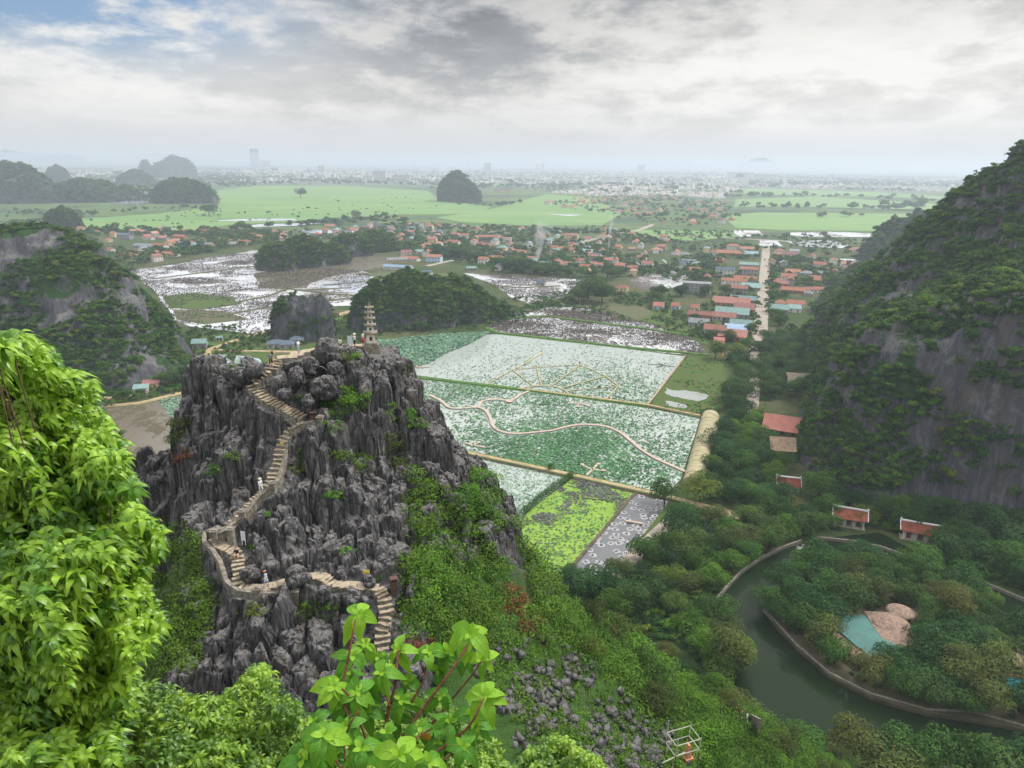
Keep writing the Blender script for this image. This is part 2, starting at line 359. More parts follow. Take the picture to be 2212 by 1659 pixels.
# ================================================================== GROUND
def ground_mat():
    m, n, b, o = new_mat('plain_ground'); pos = n.n('ShaderNodeNewGeometry').outputs['Position']
    sp = n.n('ShaderNodeSeparateXYZ'); n.l(pos, sp.inputs[0])
    a = n.noise(pos, .02, 6, .65); f = n.noise(pos, .25, 5, .65)
    near = n.mix(n.ramp(a, .38, .62), (.028, .06, .014), (.075, .078, .036)); near = n.mix(n.m('MULTIPLY', n.ramp(f, .48, .62), .7), near, (.022, .042, .014)); near = n.mix(n.m('MULTIPLY', n.ramp(n.noise(pos, .11, 4, .7), .58, .68), .6), near, (.14, .12, .085))
    cell = n.n('ShaderNodeTexVoronoi'); n.l(n.mapv(pos, (.004, .009, 1), rot=(0, 0, .5)), cell.inputs['Vector']); cell.inputs['Scale'].default_value = 1
    spc = n.n('ShaderNodeSeparateColor'); n.l(cell.outputs['Color'], spc.inputs[0])
    fld = n.mix(spc.outputs[0], (.06, .12, .03), (.10, .14, .05)); fld = n.mix(n.ramp(spc.outputs[1], .6, .75), fld, (.045, .075, .04))
    fld = n.mix(n.m('MULTIPLY', n.ramp(n.noise(pos, .012, 5, .7), .5, .62), .8), fld, (.05, .075, .04))
    col = n.mix(n.ramp(sp.outputs[1], 1000, 1500), near, fld)
    # the town's ground: roofs, yards and tree tops mixed finer than can be built
    tw = n.m('MULTIPLY', n.ramp(sp.outputs[1], 3300, 4200), n.ramp(n.noise(pos, .0022, 3, .6), .40, .52))
    twc = n.mix(n.ramp(n.noise(pos, .03, 4, .8), .45, .6), (.06, .08, .055), (.22, .205, .19))
    col = n.mix(tw, col, twc)
    n.l(col, b.inputs['Base Color']); b.inputs['Roughness'].default_value = .95; b.inputs['Specular IOR Level'].default_value = .1
    return m
link('ground', mesh('ground', [(-34000, -400, 0), (34000, -400, 0), (34000, 38000, 0), (-34000, 38000, 0)], [[0, 1, 2, 3]]), ground_mat())['kind'] = 'structure'
def poly_px(L, z=0.0): return [tuple(G(x, y, z)) for x, y in L]
def sheet(name, P, m, kind='structure', label=None, thick=0.0):
    P = [tuple(p) for p in P]; n_ = len(P); v = list(P); f = [list(range(n_))]
    area = sum(P[i][0]*P[(i+1) % n_][1]-P[(i+1) % n_][0]*P[i][1] for i in range(n_))
    if area < 0: f = [f[0][::-1]]
    if thick:
        v += [(p[0], p[1], p[2]-thick) for p in P]
        for i in range(n_): j = (i+1) % n_; f.append([i, j, n_+j, n_+i] if area < 0 else [j, i, n_+i, n_+j])
    o = link(name, mesh(name, v, f), m); o['kind'] = kind
    if label: o['label'] = label
    return o
def wobble(P, amp, step, s=0):                     # irregular bank line
    o = []; n_ = len(P)
    for i in range(n_):
        a, b = np.array(P[i]), np.array(P[(i+1) % n_]); L = np.linalg.norm(b-a); k = max(1, int(L/step))
        for j in range(k):
            p = a+(b-a)*j/k; t = amp*(1 if j else .4)
            p[0] += t*float(vnoise(np.array(p[0]/step/2), np.array(p[1]/step/2), s=s)); p[1] += t*float(vnoise(np.array(p[0]/step/2), np.array(p[1]/step/2), s=s+5)); o.append(tuple(p))
    return o
def strip(name, P, wd, h, m, z0=0.0, label=None, kind='structure', rag=0.0, cat=None, taper=.3, side=None):
    """raised band (dike, road, walkway) along world points"""
    P = [np.array(p[:2], float) for p in P]; Q = []
    for a, b in zip(P[:-1], P[1:]):
        k = max(1, int(np.linalg.norm(b-a)/max(3*wd, 4)))
        Q += [a+(b-a)*j/k for j in range(k)]
    Q.append(P[-1]); v = []; f = []; mi = []
    for i, q in enumerate(Q):
        d = unit(Q[min(i+1, len(Q)-1)]-Q[max(i-1, 0)]); nn = np.array([-d[1], d[0]])
        w_ = wd/2*(1+rag*random.uniform(-1, 1)); w2 = wd/2*(1+rag*random.uniform(-1, 1)); t = taper*wd if h > .02 else 0
        for s_, z in ((w_+t, z0-.3 if h > .02 else z0+h), (w_, z0+h), (-w2, z0+h), (-w2-t, z0-.3 if h > .02 else z0+h)):
            p = q+nn*s_; v.append((p[0], p[1], z))
    for i in range(len(Q)-1):
        for k in range(3): f.append((i*4+k, i*4+4+k, i*4+5+k, i*4+1+k)); mi.append(0 if k == 1 or side is None else 1)
    o = link(name, mesh(name, v, f, mi=mi), [m] + ([side] if side is not None else [])); o['kind'] = kind
    if label: o['label'] = label
    if cat: o['category'] = cat
    return o
def water_mat(name, base, scum=None, scumamt=.5, scale=.5, rough=.06, second=None, ripple=.05, big=.02):
    m, n, b, o = new_mat(name); pos = n.n('ShaderNodeNewGeometry').outputs['Position']
    col = c4(base); rg = rough; sp = .9
    if scum:                                                        # dead lotus stalks and mud standing out of the water
        a = n.noise(n.mapv(pos, (1, .45, 1), rot=(0, 0, .35)), scale, 4, .75); c = n.noise(pos, big, 4, .6)
        f = n.ramp(n.m('ADD', a, n.m('MULTIPLY', n.m('SUBTRACT', c, .5), 1.1)), .60-scumamt*.2, .66-scumamt*.2)
        col = n.mix(f, base, scum)
        if second: col = n.mix(n.ramp(n.noise(n.mapv(pos, (1, 1, 1), (50, 9, 0)), big*1.3, 4, .6), .54, .62), col, second)
        rg = n.m('ADD', rough, n.m('MULTIPLY', f, .7)); sp = n.m('SUBTRACT', .9, n.m('MULTIPLY', f, .75))
    n._in(b.inputs['Base Color'], col); n._in(b.inputs['Roughness'], rg); n._in(b.inputs['Specular IOR Level'], sp)
    bump(n, b, n.noise(pos, 1.2, 3, .6), ripple, .3)
    return m
W_lotus = water_mat('pale_pond_water', (.33, .37, .345))  # pale base colours of the lotus ponds stand in for bright sky reflection
W_lotus2 = water_mat('sky_tinted_pond_water', (.30, .345, .31))  # paleness is reflected sky put into the base colour
W_stub = water_mat('flooded_field', (.60, .60, .63), (.085, .075, .07), .36, .42)  # near-white base paints in the reflection of the bright sky
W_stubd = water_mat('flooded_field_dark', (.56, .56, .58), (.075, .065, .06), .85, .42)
W_brown = water_mat('muddy_field', (.115, .095, .068), (.08, .07, .045), .5, .15, rough=.25)
W_green = water_mat('green_pond_water', (.010, .020, .008), rough=.03, ripple=.03); W_green.node_tree.nodes['Principled BSDF'].inputs['Specular IOR Level'].default_value = .07
W_grey = water_mat('dark_grey_pond', (.075, .08, .085), rough=.05)
W_puddle = water_mat('puddle_water', (.26, .28, .27), (.06, .09, .03), .5, 1.3)
W_sky = water_mat('sky_pond', (.42, .46, .52), rough=.04)  # blue-grey base carries the reflected sky as colour
G_rice = simple('rice_green', (.105, .22, .045), (.075, .165, .05), .012, .9, 0, .1, .0, stretch=(1, 2, 1), world=True)
def rice_mat():
    m, n, b, o = new_mat('rice_plots'); pos = n.n('ShaderNodeNewGeometry').outputs['Position']; v_ = n.n('ShaderNodeTexVoronoi'); n.l(n.mapv(pos, (.005, .016, 1), rot=(0, 0, .12)), v_.inputs['Vector']); v_.inputs['Scale'].default_value = 1.0
    c_ = n.n('ShaderNodeSeparateColor'); n.l(v_.outputs['Color'], c_.inputs[0]); col = n.mix(c_.outputs[0], (.085, .19, .04), (.125, .225, .05)); col = n.mix(n.m('MULTIPLY', n.ramp(n.noise(pos, .02, 5, .7), .5, .7), .5), col, (.10, .15, .055)); n.l(col, b.inputs['Base Color']); b.inputs['Roughness'].default_value = .9
    return m
G_rice = rice_mat()
G_duck = simple('duckweed', (.19, .30, .04), (.15, .25, .035), .12, .8, 0, .2, .0, world=True)
G_grass = simple('rough_grass', (.045, .10, .02), (.075, .085, .03), .25, .95, 0, .1, .0, world=True)
G_marsh = simple('marsh_grass', (.075, .10, .045), (.10, .09, .055), .08, .95, 0, .1, .0, world=True)
M_dirt = simple('dirt_track', (.36, .28, .17), (.26, .20, .12), .3, .95, 0, .1, .0, world=True)
M_mud = simple('mud_bank', (.12, .095, .065), (.07, .06, .045), .4, .95, 0, .1, .0, world=True)
M_conc = simple('pale_concrete', (.33, .285, .235), (.24, .215, .18), .4, .9, 0, .1, .0, world=True)
M_greenbank = simple('grassed_bank', (.075, .15, .03), (.05, .10, .028), .25, .95, 0, .1, .0, world=True)
# --- green rice plain
RICE = [
 [(185, 494), (172, 473), (330, 462), (470, 447), (480, 428), (440, 414), (560, 401), (740, 401), (925, 412), (948, 432), (1062, 447), (1035, 462), (870, 463), (740, 469), (600, 480), (500, 485), (420, 497), (300, 500)],
 [(1045, 455), (1100, 441), (1180, 419), (1290, 428), (1342, 462), (1300, 487), (1140, 487), (1000, 480), (940, 470)],
 [(1560, 408), (1640, 407), (1900, 415), (2100, 428), (2100, 434), (1900, 424), (1620, 420)],
 [(1590, 430), (1760, 424), (1990, 438), (2100, 446), (2080, 456), (1960, 452), (1700, 446), (1585, 447)],
 [(1560, 466), (1640, 459), (2010, 462), (2080, 470), (1960, 484), (1890, 499), (1700, 497), (1590, 492)],
 [(1330, 500), (1400, 497), (1560, 500), (1600, 510), (1500, 520), (1390, 516)], [(1000, 394), (1180, 398), (1170, 402), (1000, 400)], [(0, 380), (90, 376), (150, 379), (120, 384)]]
for i, L in enumerate(RICE):
    sheet('rice_field', poly_px(L, .25+.02*i), G_rice, label=['wide bright green rice plain before the city', 'bright green rice field beside the domed hill', 'farthest green strip near the haze', 'green strip crossed by tree rows', 'broad green field beside the straight road', 'yellow green plot behind the village', 'thin far green strip', 'green far strip by the lone hills'][i])
def band(name, L, wd, m, z=.35, label=None, h=.0): return strip(name, poly_px(L), wd, z+h, m, label=label)
for L in ([(470, 447), (700, 441), (948, 434)], [(330, 462), (640, 455), (900, 452)], [(200, 481), (420, 474), (620, 468)], [(560, 431), (760, 420), (920, 419)], [(500, 458), (780, 445)]): band('field_edge', L, 3.0, M_mud, .4)
band('field_road', [(960, 457), (1100, 459), (1240, 461)], 6, M_conc, .5); band('field_road', [(1000, 488), (1250, 490), (1420, 486), (1560, 493)], 6, M_mud, .5)
band('field_road', [(1590, 457), (1800, 459), (2060, 462)], 5, M_mud, .5); band('field_road', [(480, 406), (640, 402), (740, 399)], 12, M_conc, .5)
band('field_road', [(1660, 432), (1800, 434), (2040, 444)], 9, M_conc, .5)
# --- small glints of water
for i, L in enumerate([[(450, 478), (640, 476), (640, 472), (520, 473)], [(500, 492), (640, 488), (700, 481), (560, 484)], [(355, 374), (300, 377), (240, 375), (200, 378), (280, 371), (380, 371)],
     [(1575, 498), (1640, 497), (1650, 508), (1600, 512)], [(1700, 503), (1790, 500), (1900, 505), (1880, 512), (1720, 511)], [(1690, 521), (1790, 518), (1835, 530), (1820, 536), (1740, 533)], [(1640, 518), (1680, 520), (1690, 532), (1640, 530)],
     [(1800, 559), (1960, 560), (1960, 568), (1790, 566)], [(1180, 462), (1260, 464), (1230, 467)], [(640, 494), (760, 498), (740, 504), (660, 503)], [(240, 430), (330, 428), (330, 440), (250, 441)]]):
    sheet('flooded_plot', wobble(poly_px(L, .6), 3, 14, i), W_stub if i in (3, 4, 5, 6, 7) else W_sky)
# --- flooded fields round the hills
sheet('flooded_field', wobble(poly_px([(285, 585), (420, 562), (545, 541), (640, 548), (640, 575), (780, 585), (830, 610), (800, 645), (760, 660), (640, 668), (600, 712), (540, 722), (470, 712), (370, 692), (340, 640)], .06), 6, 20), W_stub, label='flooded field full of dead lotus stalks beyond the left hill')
sheet('flooded_field', wobble(poly_px([(550, 590), (620, 582), (700, 560), (760, 545), (830, 556), (850, 572), (760, 590), (700, 600), (660, 622), (560, 622)], .16), 5, 15), W_brown)
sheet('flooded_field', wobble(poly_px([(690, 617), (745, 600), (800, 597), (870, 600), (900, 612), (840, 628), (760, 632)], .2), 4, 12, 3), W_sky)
sheet('marsh', wobble(poly_px([(760, 592), (860, 586), (960, 590), (980, 606), (860, 606)], .3), 4, 12, 4), G_marsh)
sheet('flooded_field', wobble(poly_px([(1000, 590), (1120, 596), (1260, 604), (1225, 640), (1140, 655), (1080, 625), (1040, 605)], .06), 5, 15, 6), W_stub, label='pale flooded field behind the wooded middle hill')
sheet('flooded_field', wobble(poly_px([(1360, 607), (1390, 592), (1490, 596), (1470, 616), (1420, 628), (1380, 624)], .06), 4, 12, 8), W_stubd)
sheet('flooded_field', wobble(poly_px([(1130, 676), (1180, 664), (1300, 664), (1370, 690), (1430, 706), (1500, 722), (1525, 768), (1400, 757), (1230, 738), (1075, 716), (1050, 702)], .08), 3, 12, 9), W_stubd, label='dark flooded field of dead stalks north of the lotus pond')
sheet('marsh', wobble(poly_px([(1150, 655), (1230, 640), (1400, 665), (1440, 700), (1330, 690), (1290, 668)], .3), 4, 12, 10), G_marsh)
sheet('marsh', wobble(poly_px([(1370, 690), (1440, 664), (1500, 700), (1530, 745), (1450, 715)], .32), 3, 10, 11), G_grass)
for L in ([(330, 603), (480, 584), (650, 563)], [(430, 690), (560, 668), (700, 652), (790, 640)], [(480, 660), (580, 640), (640, 618)], [(600, 622), (720, 636), (800, 640)], [(700, 617), (800, 608), (880, 610)], [(640, 628), (760, 622)], [(1010, 612), (1120, 622), (1210, 618)]):
    strip('field_bank', poly_px(L), 3.0, .7, G_marsh, rag=.4)
for L in ([(1040, 705), (1075, 720), (1360, 752), (1530, 768)], [(1060, 690), (1180, 684), (1400, 712), (1530, 732)]): strip('field_bank', poly_px(L), 3.2, .9, M_greenbank, rag=.3)
for L in ([(430, 742), (560, 762), (700, 760)], [(560, 735), (690, 700), (800, 670)], [(600, 745), (720, 715), (830, 680)]): strip('field_bank', poly_px(L), 3, .7, M_greenbank, rag=.4)
sheet('marsh', wobble(poly_px([(350, 640), (420, 632), (500, 640), (520, 655), (430, 668), (360, 665)], .3), 4, 12, 12), G_grass)
sheet('marsh', wobble(poly_px([(370, 668), (480, 672), (540, 690), (440, 700), (380, 690)], .3), 4, 12, 13), G_marsh)
sheet('marsh', wobble(poly_px([(420, 715), (590, 725), (760, 740), (830, 720), (840, 760), (760, 790), (600, 790), (440, 830)], .3), 4, 12, 14), G_grass)
# --- fish ponds beyond the crag's left shoulder and the track that bends past them
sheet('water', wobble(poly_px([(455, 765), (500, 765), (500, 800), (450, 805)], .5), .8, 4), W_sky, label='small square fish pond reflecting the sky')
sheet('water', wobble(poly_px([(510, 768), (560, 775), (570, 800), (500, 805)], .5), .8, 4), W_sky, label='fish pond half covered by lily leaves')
strip('track', poly_px([(800, 660), (700, 690), (600, 710), (500, 740), (450, 757), (440, 790), (432, 815)]), 3.4, .9, M_dirt, rag=.1)
strip('track', poly_px([(450, 757), (520, 760), (640, 762)]), 3.0, .92, M_dirt, rag=.1)
strip('track', poly_px([(205, 862), (280, 858), (360, 832), (432, 815)]), 2.6, .6, M_dirt, rag=.1)
strip('track', poly_px([(210, 880), (300, 872), (400, 848), (470, 830)]), 2.2, .7, M_dirt, rag=.1)
sheet('water', wobble(poly_px([(150, 890), (300, 876), (400, 852), (520, 850), (470, 1050), (250, 1120), (100, 1050)], .1), .8, 5), W_brown, label='muddy lotus pond below the left hill')
# --- lotus ponds
P_up = poly_px([(800, 738), (960, 722), (1075, 722), (1290, 745), (1480, 770), (1400, 872), (1150, 842), (880, 808), (780, 800)], .05)
sheet('water', P_up, W_lotus, label='upper lotus pond with fan shaped bamboo path')
P_low = poly_px([(820, 806), (1150, 846), (1400, 882), (1512, 903), (1500, 945), (1470, 1035), (1432, 1075), (1230, 1030), (1030, 985), (880, 940)], .05)
sheet('water', P_low, W_lotus, label='lower lotus pond crossed by the winding boardwalk')
P_3 = poly_px([(1020, 985), (1230, 1030), (1135, 1110), (1120, 1130), (1040, 1120), (980, 1040)], .05)
sheet('water', P_3, W_lotus2, label='pale green pond behind the hedge')
P_duck = poly_px([(1120, 1240), (1130, 1110), (1240, 1032), (1372, 1064), (1235, 1222), (1200, 1260)], .05)
sheet('water', P_duck, G_duck, label='pond covered in yellow green duckweed')
P_lily = poly_px([(1374, 1064), (1445, 1083), (1400, 1150), (1340, 1215), (1280, 1260), (1205, 1262)], .05)
sheet('water', P_lily, W_grey, label='grey pond with round clusters of lily leaves')
sheet('grass_plot', wobble(poly_px([(1480, 771), (1565, 768), (1600, 790), (1590, 850), (1545, 897), (1515, 903), (1402, 878)], .5), .8, 6), G_grass, label='rough grass plot beside the upper lotus pond')
sheet('water', wobble(poly_px([(1440, 838), (1452, 843), (1470, 843), (1490, 845), (1512, 848), (1532, 853), (1528, 860), (1515, 868), (1498, 864), (1478, 862), (1455, 858), (1438, 851)], .56), 1.6, 1.5), W_puddle, label='puddle in the rough grass plot')
sheet('water', wobble(poly_px([(1438, 866), (1455, 868), (1472, 872), (1484, 876), (1478, 883), (1458, 880), (1440, 875)], .56), 1.1, 1.5), W_puddle)
sheet('grass_plot', wobble(poly_px([(1447, 1083), (1492, 1092), (1440, 1140), (1402, 1166), (1385, 1160)], .5), .4, 6), G_grass)
strip('dike', poly_px([(790, 800), (890, 815), (1150, 845), (1400, 877)]), 3.0, .8, M_greenbank, rag=.06, side=M_greenbank)
strip('path', poly_px([(1120, 841), (1400, 877), (1512, 900)]), 1.7, .86, M_dirt, rag=.05)
strip('dike', poly_px([(1480, 771), (1400, 875)]), 1.0, .8, M_dirt, side=M_mud)
strip('dike', poly_px([(980, 973), (1030, 985), (1240, 1030), (1430, 1073), (1500, 1092)]), 3.6, .9, M_greenbank, rag=.05, side=M_mud)
strip('path', poly_px([(980, 973), (1030, 985), (1240, 1030), (1430, 1073), (1500, 1092)]), 2.2, .96, M_dirt, rag=.06)
strip('dike', poly_px([(1373, 1064), (1210, 1255)]), .9, .5, M_mud, side=M_mud)
strip('road', poly_px([(1492, 1085), (1400, 1170), (1330, 1250)]), 4.2, .55, M_conc)
strip('road', poly_px([(1500, 1090), (1600, 1115), (1700, 1140)]), 4.0, .3, M_dirt, rag=.15)
strip('road', poly_px([(1632, 760), (1640, 740), (1648, 640), (1655, 530)]), 8.4, .3, M_conc, label='long straight pale village road')
strip('road', poly_px([(1622, 900), (1628, 850), (1632, 760)]), 5.0, .28, M_conc)
strip('road', poly_px([(1380, 497), (1410, 485)]), 8, .6, M_conc); strip('road', poly_px([(1230, 530), (1330, 505), (1380, 497)]), 6, .6, M_conc)
strip('road', poly_px([(1400, 508), (1520, 512), (1720, 522), (1830, 528)]), 8, .6, M_conc)
strip('road', poly_px([(920, 575), (1060, 545), (1110, 540)]), 5, .5, M_conc)
# --- the green pond with its island
sheet('water', poly_px([(1535, 1310), (1570, 1270), (1600, 1235), (1690, 1185), (1800, 1160), (1900, 1150), (2060, 1235), (2212, 1290), (2500, 1400), (2500, 2100), (1700, 1900), (1640, 1600), (1575, 1480), (1560, 1390)], .12), W_green, label='dark green pond round the wooded island')
ISL = poly_px([(1660, 1300), (1700, 1262), (1770, 1225), (1850, 1212), (1960, 1225), (2060, 1262), (2140, 1320), (2250, 1420), (2350, 1560), (2330, 1600), (2212, 1575), (2000, 1540), (1880, 1505), (1790, 1460), (1720, 1400), (1670, 1345)], 1.0)
M_isl = simple('island_earth', (.095, .08, .055), (.05, .055, .03), .3, .95, 0, .1, .0, world=True)
sheet('pond_bank', poly_px([(1585, 1500), (1640, 1545), (1700, 1578), (1790, 1602), (1900, 1620), (2050, 1635), (2400, 1690), (2400, 2000), (1500, 2000)], .6), G_grass, thick=.7)
sheet('island', wobble(ISL, .6, 5), M_isl, thick=1.2)
print('ground', time.time()-T0)
# ================================================================== NEAR HILL
HP = [V(*q) for q in [(800,745,85),(590,790,80),(645,770,80),(400,800,84),(470,790,82),(870,790,86),(900,850,86),(960,900,88),(1000,980,90),(1050,1050,90),(1100,1110,88),(650,850,78),(750,900,78),(850,950,80),(500,900,80),(430,950,82),(560,1000,77),(700,1000,76),(850,1050,77),(900,1100,76),(600,1100,74),(750,1150,73),(450,1060,80),(520,1150,73.5),(440,1170,74),(650,1200,71.5),(800,1200,71),(900,1180,72),(580,1260,70.5),(500,1270,71),(680,1245,70.5),(830,1270,69),(830,1440,68),(700,1350,68),(550,1350,69),(450,1350,72),(600,1450,67),(700,1450,66),(900,1300,69),(960,1400,70),(1000,1250,75),(1090,1200,82),(1050,1150,82),(1160,1270,86),(300,1250,86),(300,1400,84),(1470,1620,80),(1611,1543,160),(1250,1500,78),(1400,1480,98),(1300,1420,92),(1150,1600,60),(1500,1510,142),(1280,1345,98),(1400,1430,118),(1700,1600,135),(1600,1650,118),(1350,1600,82),(350,1200,84)]]
HP += [(x*1.1, y*1.13, z-13) for x, y, z in HP[:11] if True] + [(x*1.3, y*1.4, max(z-60, 15)) for x, y, z in HP[:11]]
HP += [(0, 0, 117.3), (-8, -2, 116), (8, -3, 114), (0, 10, 104), (0, 20, 92), (0, 30, 83), (0, 38, 79), (-15, 15, 95), (-18, 30, 80), (-35, 25, 75), (-60, 20, 55), (18, 12, 92), (18, 30, 74), (32, 40, 55), (45, 60, 34), (60, 85, 14), (50, 30, 45), (80, 60, 6), (40, 0, 70), (80, 0, 30),
       (-48, 62, 60), (-62, 62, 38), (-85, 70, 8), (-60, 105, 5), (-40, 120, 2), (-10, 125, 8), (5, 105, 22), (14, 95, 42), (22, 100, 28), (30, 118, 14), (45, 128, 5), (62, 122, 2), (15, 130, 2), (90, 100, -3), (70, 140, -4), (0, 160, -5), (100, 140, -5), (-100, 130, -5), (50, 160, -5), (110, 60, -5), (-100, 0, 20), (-20, -60, 90), (60, -60, 30), (-42, 86, 50), (-52, 78, 48)]
hillz0 = RBF(HP, .002)
CRAG = [(-47.5, 70), (-41, 62), (-36, 52), (-28, 47.5), (-14, 46.5), (-6.5, 50), (-8.0, 57), (-4.5, 66), (0.5, 72), (2.5, 78), (-3, 86), (-13, 90), (-27, 82), (-40, 84), (-47.5, 82)]
def cragmask(x, y):
    s = sdist(x, y, CRAG, True)*np.where(inpoly(x, y, CRAG), 1, -1); s = s+1.1*fbm(x*.35, y*.35, s=3, o=3)
    return sstep(-1.3, 1.3, s)
def hit(px, py, fn, near=30., far=260.):          # where the line of sight meets the bare hill
    d = D(px, py); t = np.linspace(near, far, 3000); p = np.array([0, 0, H])+d*t[:, None]
    below = p[:, 2] < fn(p[:, 0], p[:, 1]); k = int(np.argmax(below)) if below.any() else len(t)-1
    return p[k]
def hillz(x, y):
    x = np.asarray(x, float); y = np.asarray(y, float)
    xb = np.interp(y, [44, 52, 56, 60, 66, 72, 80], [-31.5, -31, -31.2, -31.4, -33.6, -36.2, -38.5])          # the crag's steep left flank
    h = hillz0(x - 5.2*sstep(0, 1.3, xb-x), y); e = ((x+41.2)/4.9)**2+((y-76.5)/5.2)**2                       # free standing buttress left of the crag
    return np.where(e < 1, np.maximum(h, 86.3-1.5*e), h)
# stair line, measured on the photo, draped over the hill
ST = [[(600, 775), (583, 800), (548, 830), (560, 850), (600, 875), (640, 895), (655, 905)], [(655, 905), (625, 930), (608, 960), (600, 1000), (588, 1040), (577, 1058)],
      [(577, 1058), (545, 1085), (515, 1120), (480, 1150), (463, 1160)], [(463, 1160), (478, 1178), (512, 1198), (514, 1235), (520, 1265), (560, 1272), (600, 1262), (640, 1252), (690, 1242), (720, 1262), (770, 1265), (815, 1268)],
      [(815, 1268), (828, 1290), (835, 1330), (825, 1370), (828, 1410), (830, 1440), (836, 1470)], [(600, 775), (640, 765), (690, 752), (745, 745), (790, 748)]]
ST3 = [[hit(x, y, hillz) for x, y in L] for L in ST]
def resample(L, step):
    L = [np.array(p) for p in L]; o = [L[0]]; acc = 0
    for a, b in zip(L[:-1], L[1:]):
        d = np.linalg.norm((b-a)[:2]); k = max(1, int(round(d/step)))
        o += [a+(b-a)*j/k for j in range(1, k+1)]
    return o
PAGZ = V(802, 745, 84.5)[2]
PATHPTS = np.array([p for L in ST3 for p in resample(L, .3)] + [np.array([V(802, 752, 84.5)[0]+a, V(802, 752, 84.5)[1]+b, PAGZ-.3]) for a in (-.9, 0, .9) for b in (-.9, 0, .9)])
def blocks(x, y, size, sx_, s, lean=.35):
    """height offset of a surface broken into upright blades: each cell takes the height of its own seed"""
    wx = x + size*.35*fbm(x/size*.9, y/size*.9, s=s+50, o=3); wy = y + size*.35*fbm(x/size*.9+7, y/size*.9, s=s+60, o=3)
    F1, F2, rr, qx, qy = worley(wx/size/sx_, wy/size, s)
    qx = qx*size*sx_; qy = qy*size
    base = hillz(qx, qy)
    return base, F1, F2, rr
def cragsurf(x, y):
    h = hillz(x, y)
    bA, f1, f2, r1 = blocks(x, y, 6.2, .8, 21); eA = sstep(0, .16, f2-f1)
    bB, g1, g2, r2 = blocks(x, y, 2.7, .7, 31); eB = sstep(0, .22, g2-g1)
    bC, k1, k2, r3 = blocks(x, y, 1.05, .7, 41); eC = sstep(0, .3, k2-k1)
    z = h*.08 + bA*.38 + bB*.42 + bC*.12 + (r1-.42)*2.4*eA + (r2-.5)*1.7 + (r3-.5)*.36 - (1-eA)*1.3 - (1-eB)*.7 - (1-eC)*.16
    z += .5*np.clip(g2-g1, 0, .8) - .34*np.abs(fbm(x*2.2, y*2.2, s=9, o=5, g=.6)) + 1.1*fbm(x*.22, y*.22, s=5, o=3)
    # clear and level the rock round the stairs
    dd = np.full(x.shape, 1e9); pz = np.zeros(x.shape); m = (x > -33) & (x < -6) & (y > 44) & (y < 84)
    if m.any():
        xm, ym = x[m], y[m]; best = np.full(xm.shape, 1e9); bz = np.zeros(xm.shape)
        for i in range(0, len(xm), 40000):
            d2 = (xm[i:i+40000, None]-PATHPTS[:, 0])**2+(ym[i:i+40000, None]-PATHPTS[:, 1])**2; j = np.argmin(d2, 1)
            best[i:i+40000] = np.sqrt(d2[np.arange(len(j)), j]); bz[i:i+40000] = PATHPTS[j, 2]
        dd[m] = best; pz[m] = bz
    k = sstep(1.15, 1.9, dd+.35*fbm(x*1.3, y*1.3, s=77, o=2))
    z = np.where(dd < 5, z*k+(pz-.5)*(1-k), z)
    # never wall the stairs off from below: rock on the near side stays low
    z = np.where((dd < 4.2) & (z > pz+1.2), pz+1.2+(z-pz-1.2)*sstep(2.0, 4.2, dd), z)
    return z
nx, ny = 640, 560
gx, gy = np.meshgrid(np.linspace(-50, 5, nx), np.linspace(44, 92, ny))
cz = cragsurf(gx, gy); cm = cragmask(gx, gy)
cz = cz*cm + (hillz(gx, gy)-2.2)*(1-cm)
# overhangs and undercuts: push points sideways with height
ox = .38*fbm(gx*.8, gy*.8, cz*.5, o=3, s=101)-.26*np.abs(fbm(gx*2.3, gy*2.3, cz*.30, o=3, s=121, g=.6))+.1*fbm(gx*1.2, gy*1.2, cz*2.2, o=2, s=141); oy = .45*fbm(gx*.8+9, gy*.8, cz*.5, o=3, s=111)+.5*np.abs(fbm(gx*1.9, gy*1.9, cz*.26, o=3, s=131, g=.6))+.16*fbm(gx*1.2, gy*1.2, cz*2.2, o=2, s=151)
nearst = np.ones_like(ox)
cv_ = np.stack([gx+ox*cm, gy+oy*cm, cz], -1).reshape(-1, 3)
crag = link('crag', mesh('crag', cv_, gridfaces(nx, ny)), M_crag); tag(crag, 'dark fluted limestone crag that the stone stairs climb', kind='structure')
# hillside under and around it
nx, ny = 330, 330
gx, gy = np.meshgrid(np.linspace(-110, 112, nx), np.linspace(-40, 165, ny))
hz = hillz(gx, gy); cmh = cragmask(gx, gy)
F1, F2, rr, _, _ = worley(gx/2.6, gy/2.6, 71)
hz2 = hz + .9*fbm(gx*.3, gy*.3, s=8, o=4) + (rr-.5)*.9*sstep(0, .2, F2-F1) - 6*cmh
hz2 = np.where(np.hypot(gx, gy) < 9, np.minimum(hz2, 117.5), hz2); hz2 = np.maximum(hz2, -1.5)
hs = link('hillside', mesh('hillside', np.stack([gx, gy, hz2], -1).reshape(-1, 3), gridfaces(nx, ny), True), M_soil); tag(hs, 'scrubby rocky hillside round the crag', kind='structure')
# lookup of the built surface
_gx = np.linspace(-46, 5, 430); _gy = np.linspace(44, 92, 400)
def surf(x, y):
    x = np.asarray(x, float); y = np.asarray(y, float)
    i = np.clip(((x+50)/55*639).astype(int), 0, 639); j = np.clip(((y-44)/48*559).astype(int), 0, 559)
    zc = cz[j, i]; a = np.clip(((x+110)/222*329).astype(int), 0, 329); b = np.clip(((y+40)/205*329).astype(int), 0, 329); zh = hz2[b, a]
    inc = (x > -50) & (x < 5) & (y > 44) & (y < 92)
    return np.maximum(zh, np.where(inc, zc, -99))
print('crag', time.time()-T0)
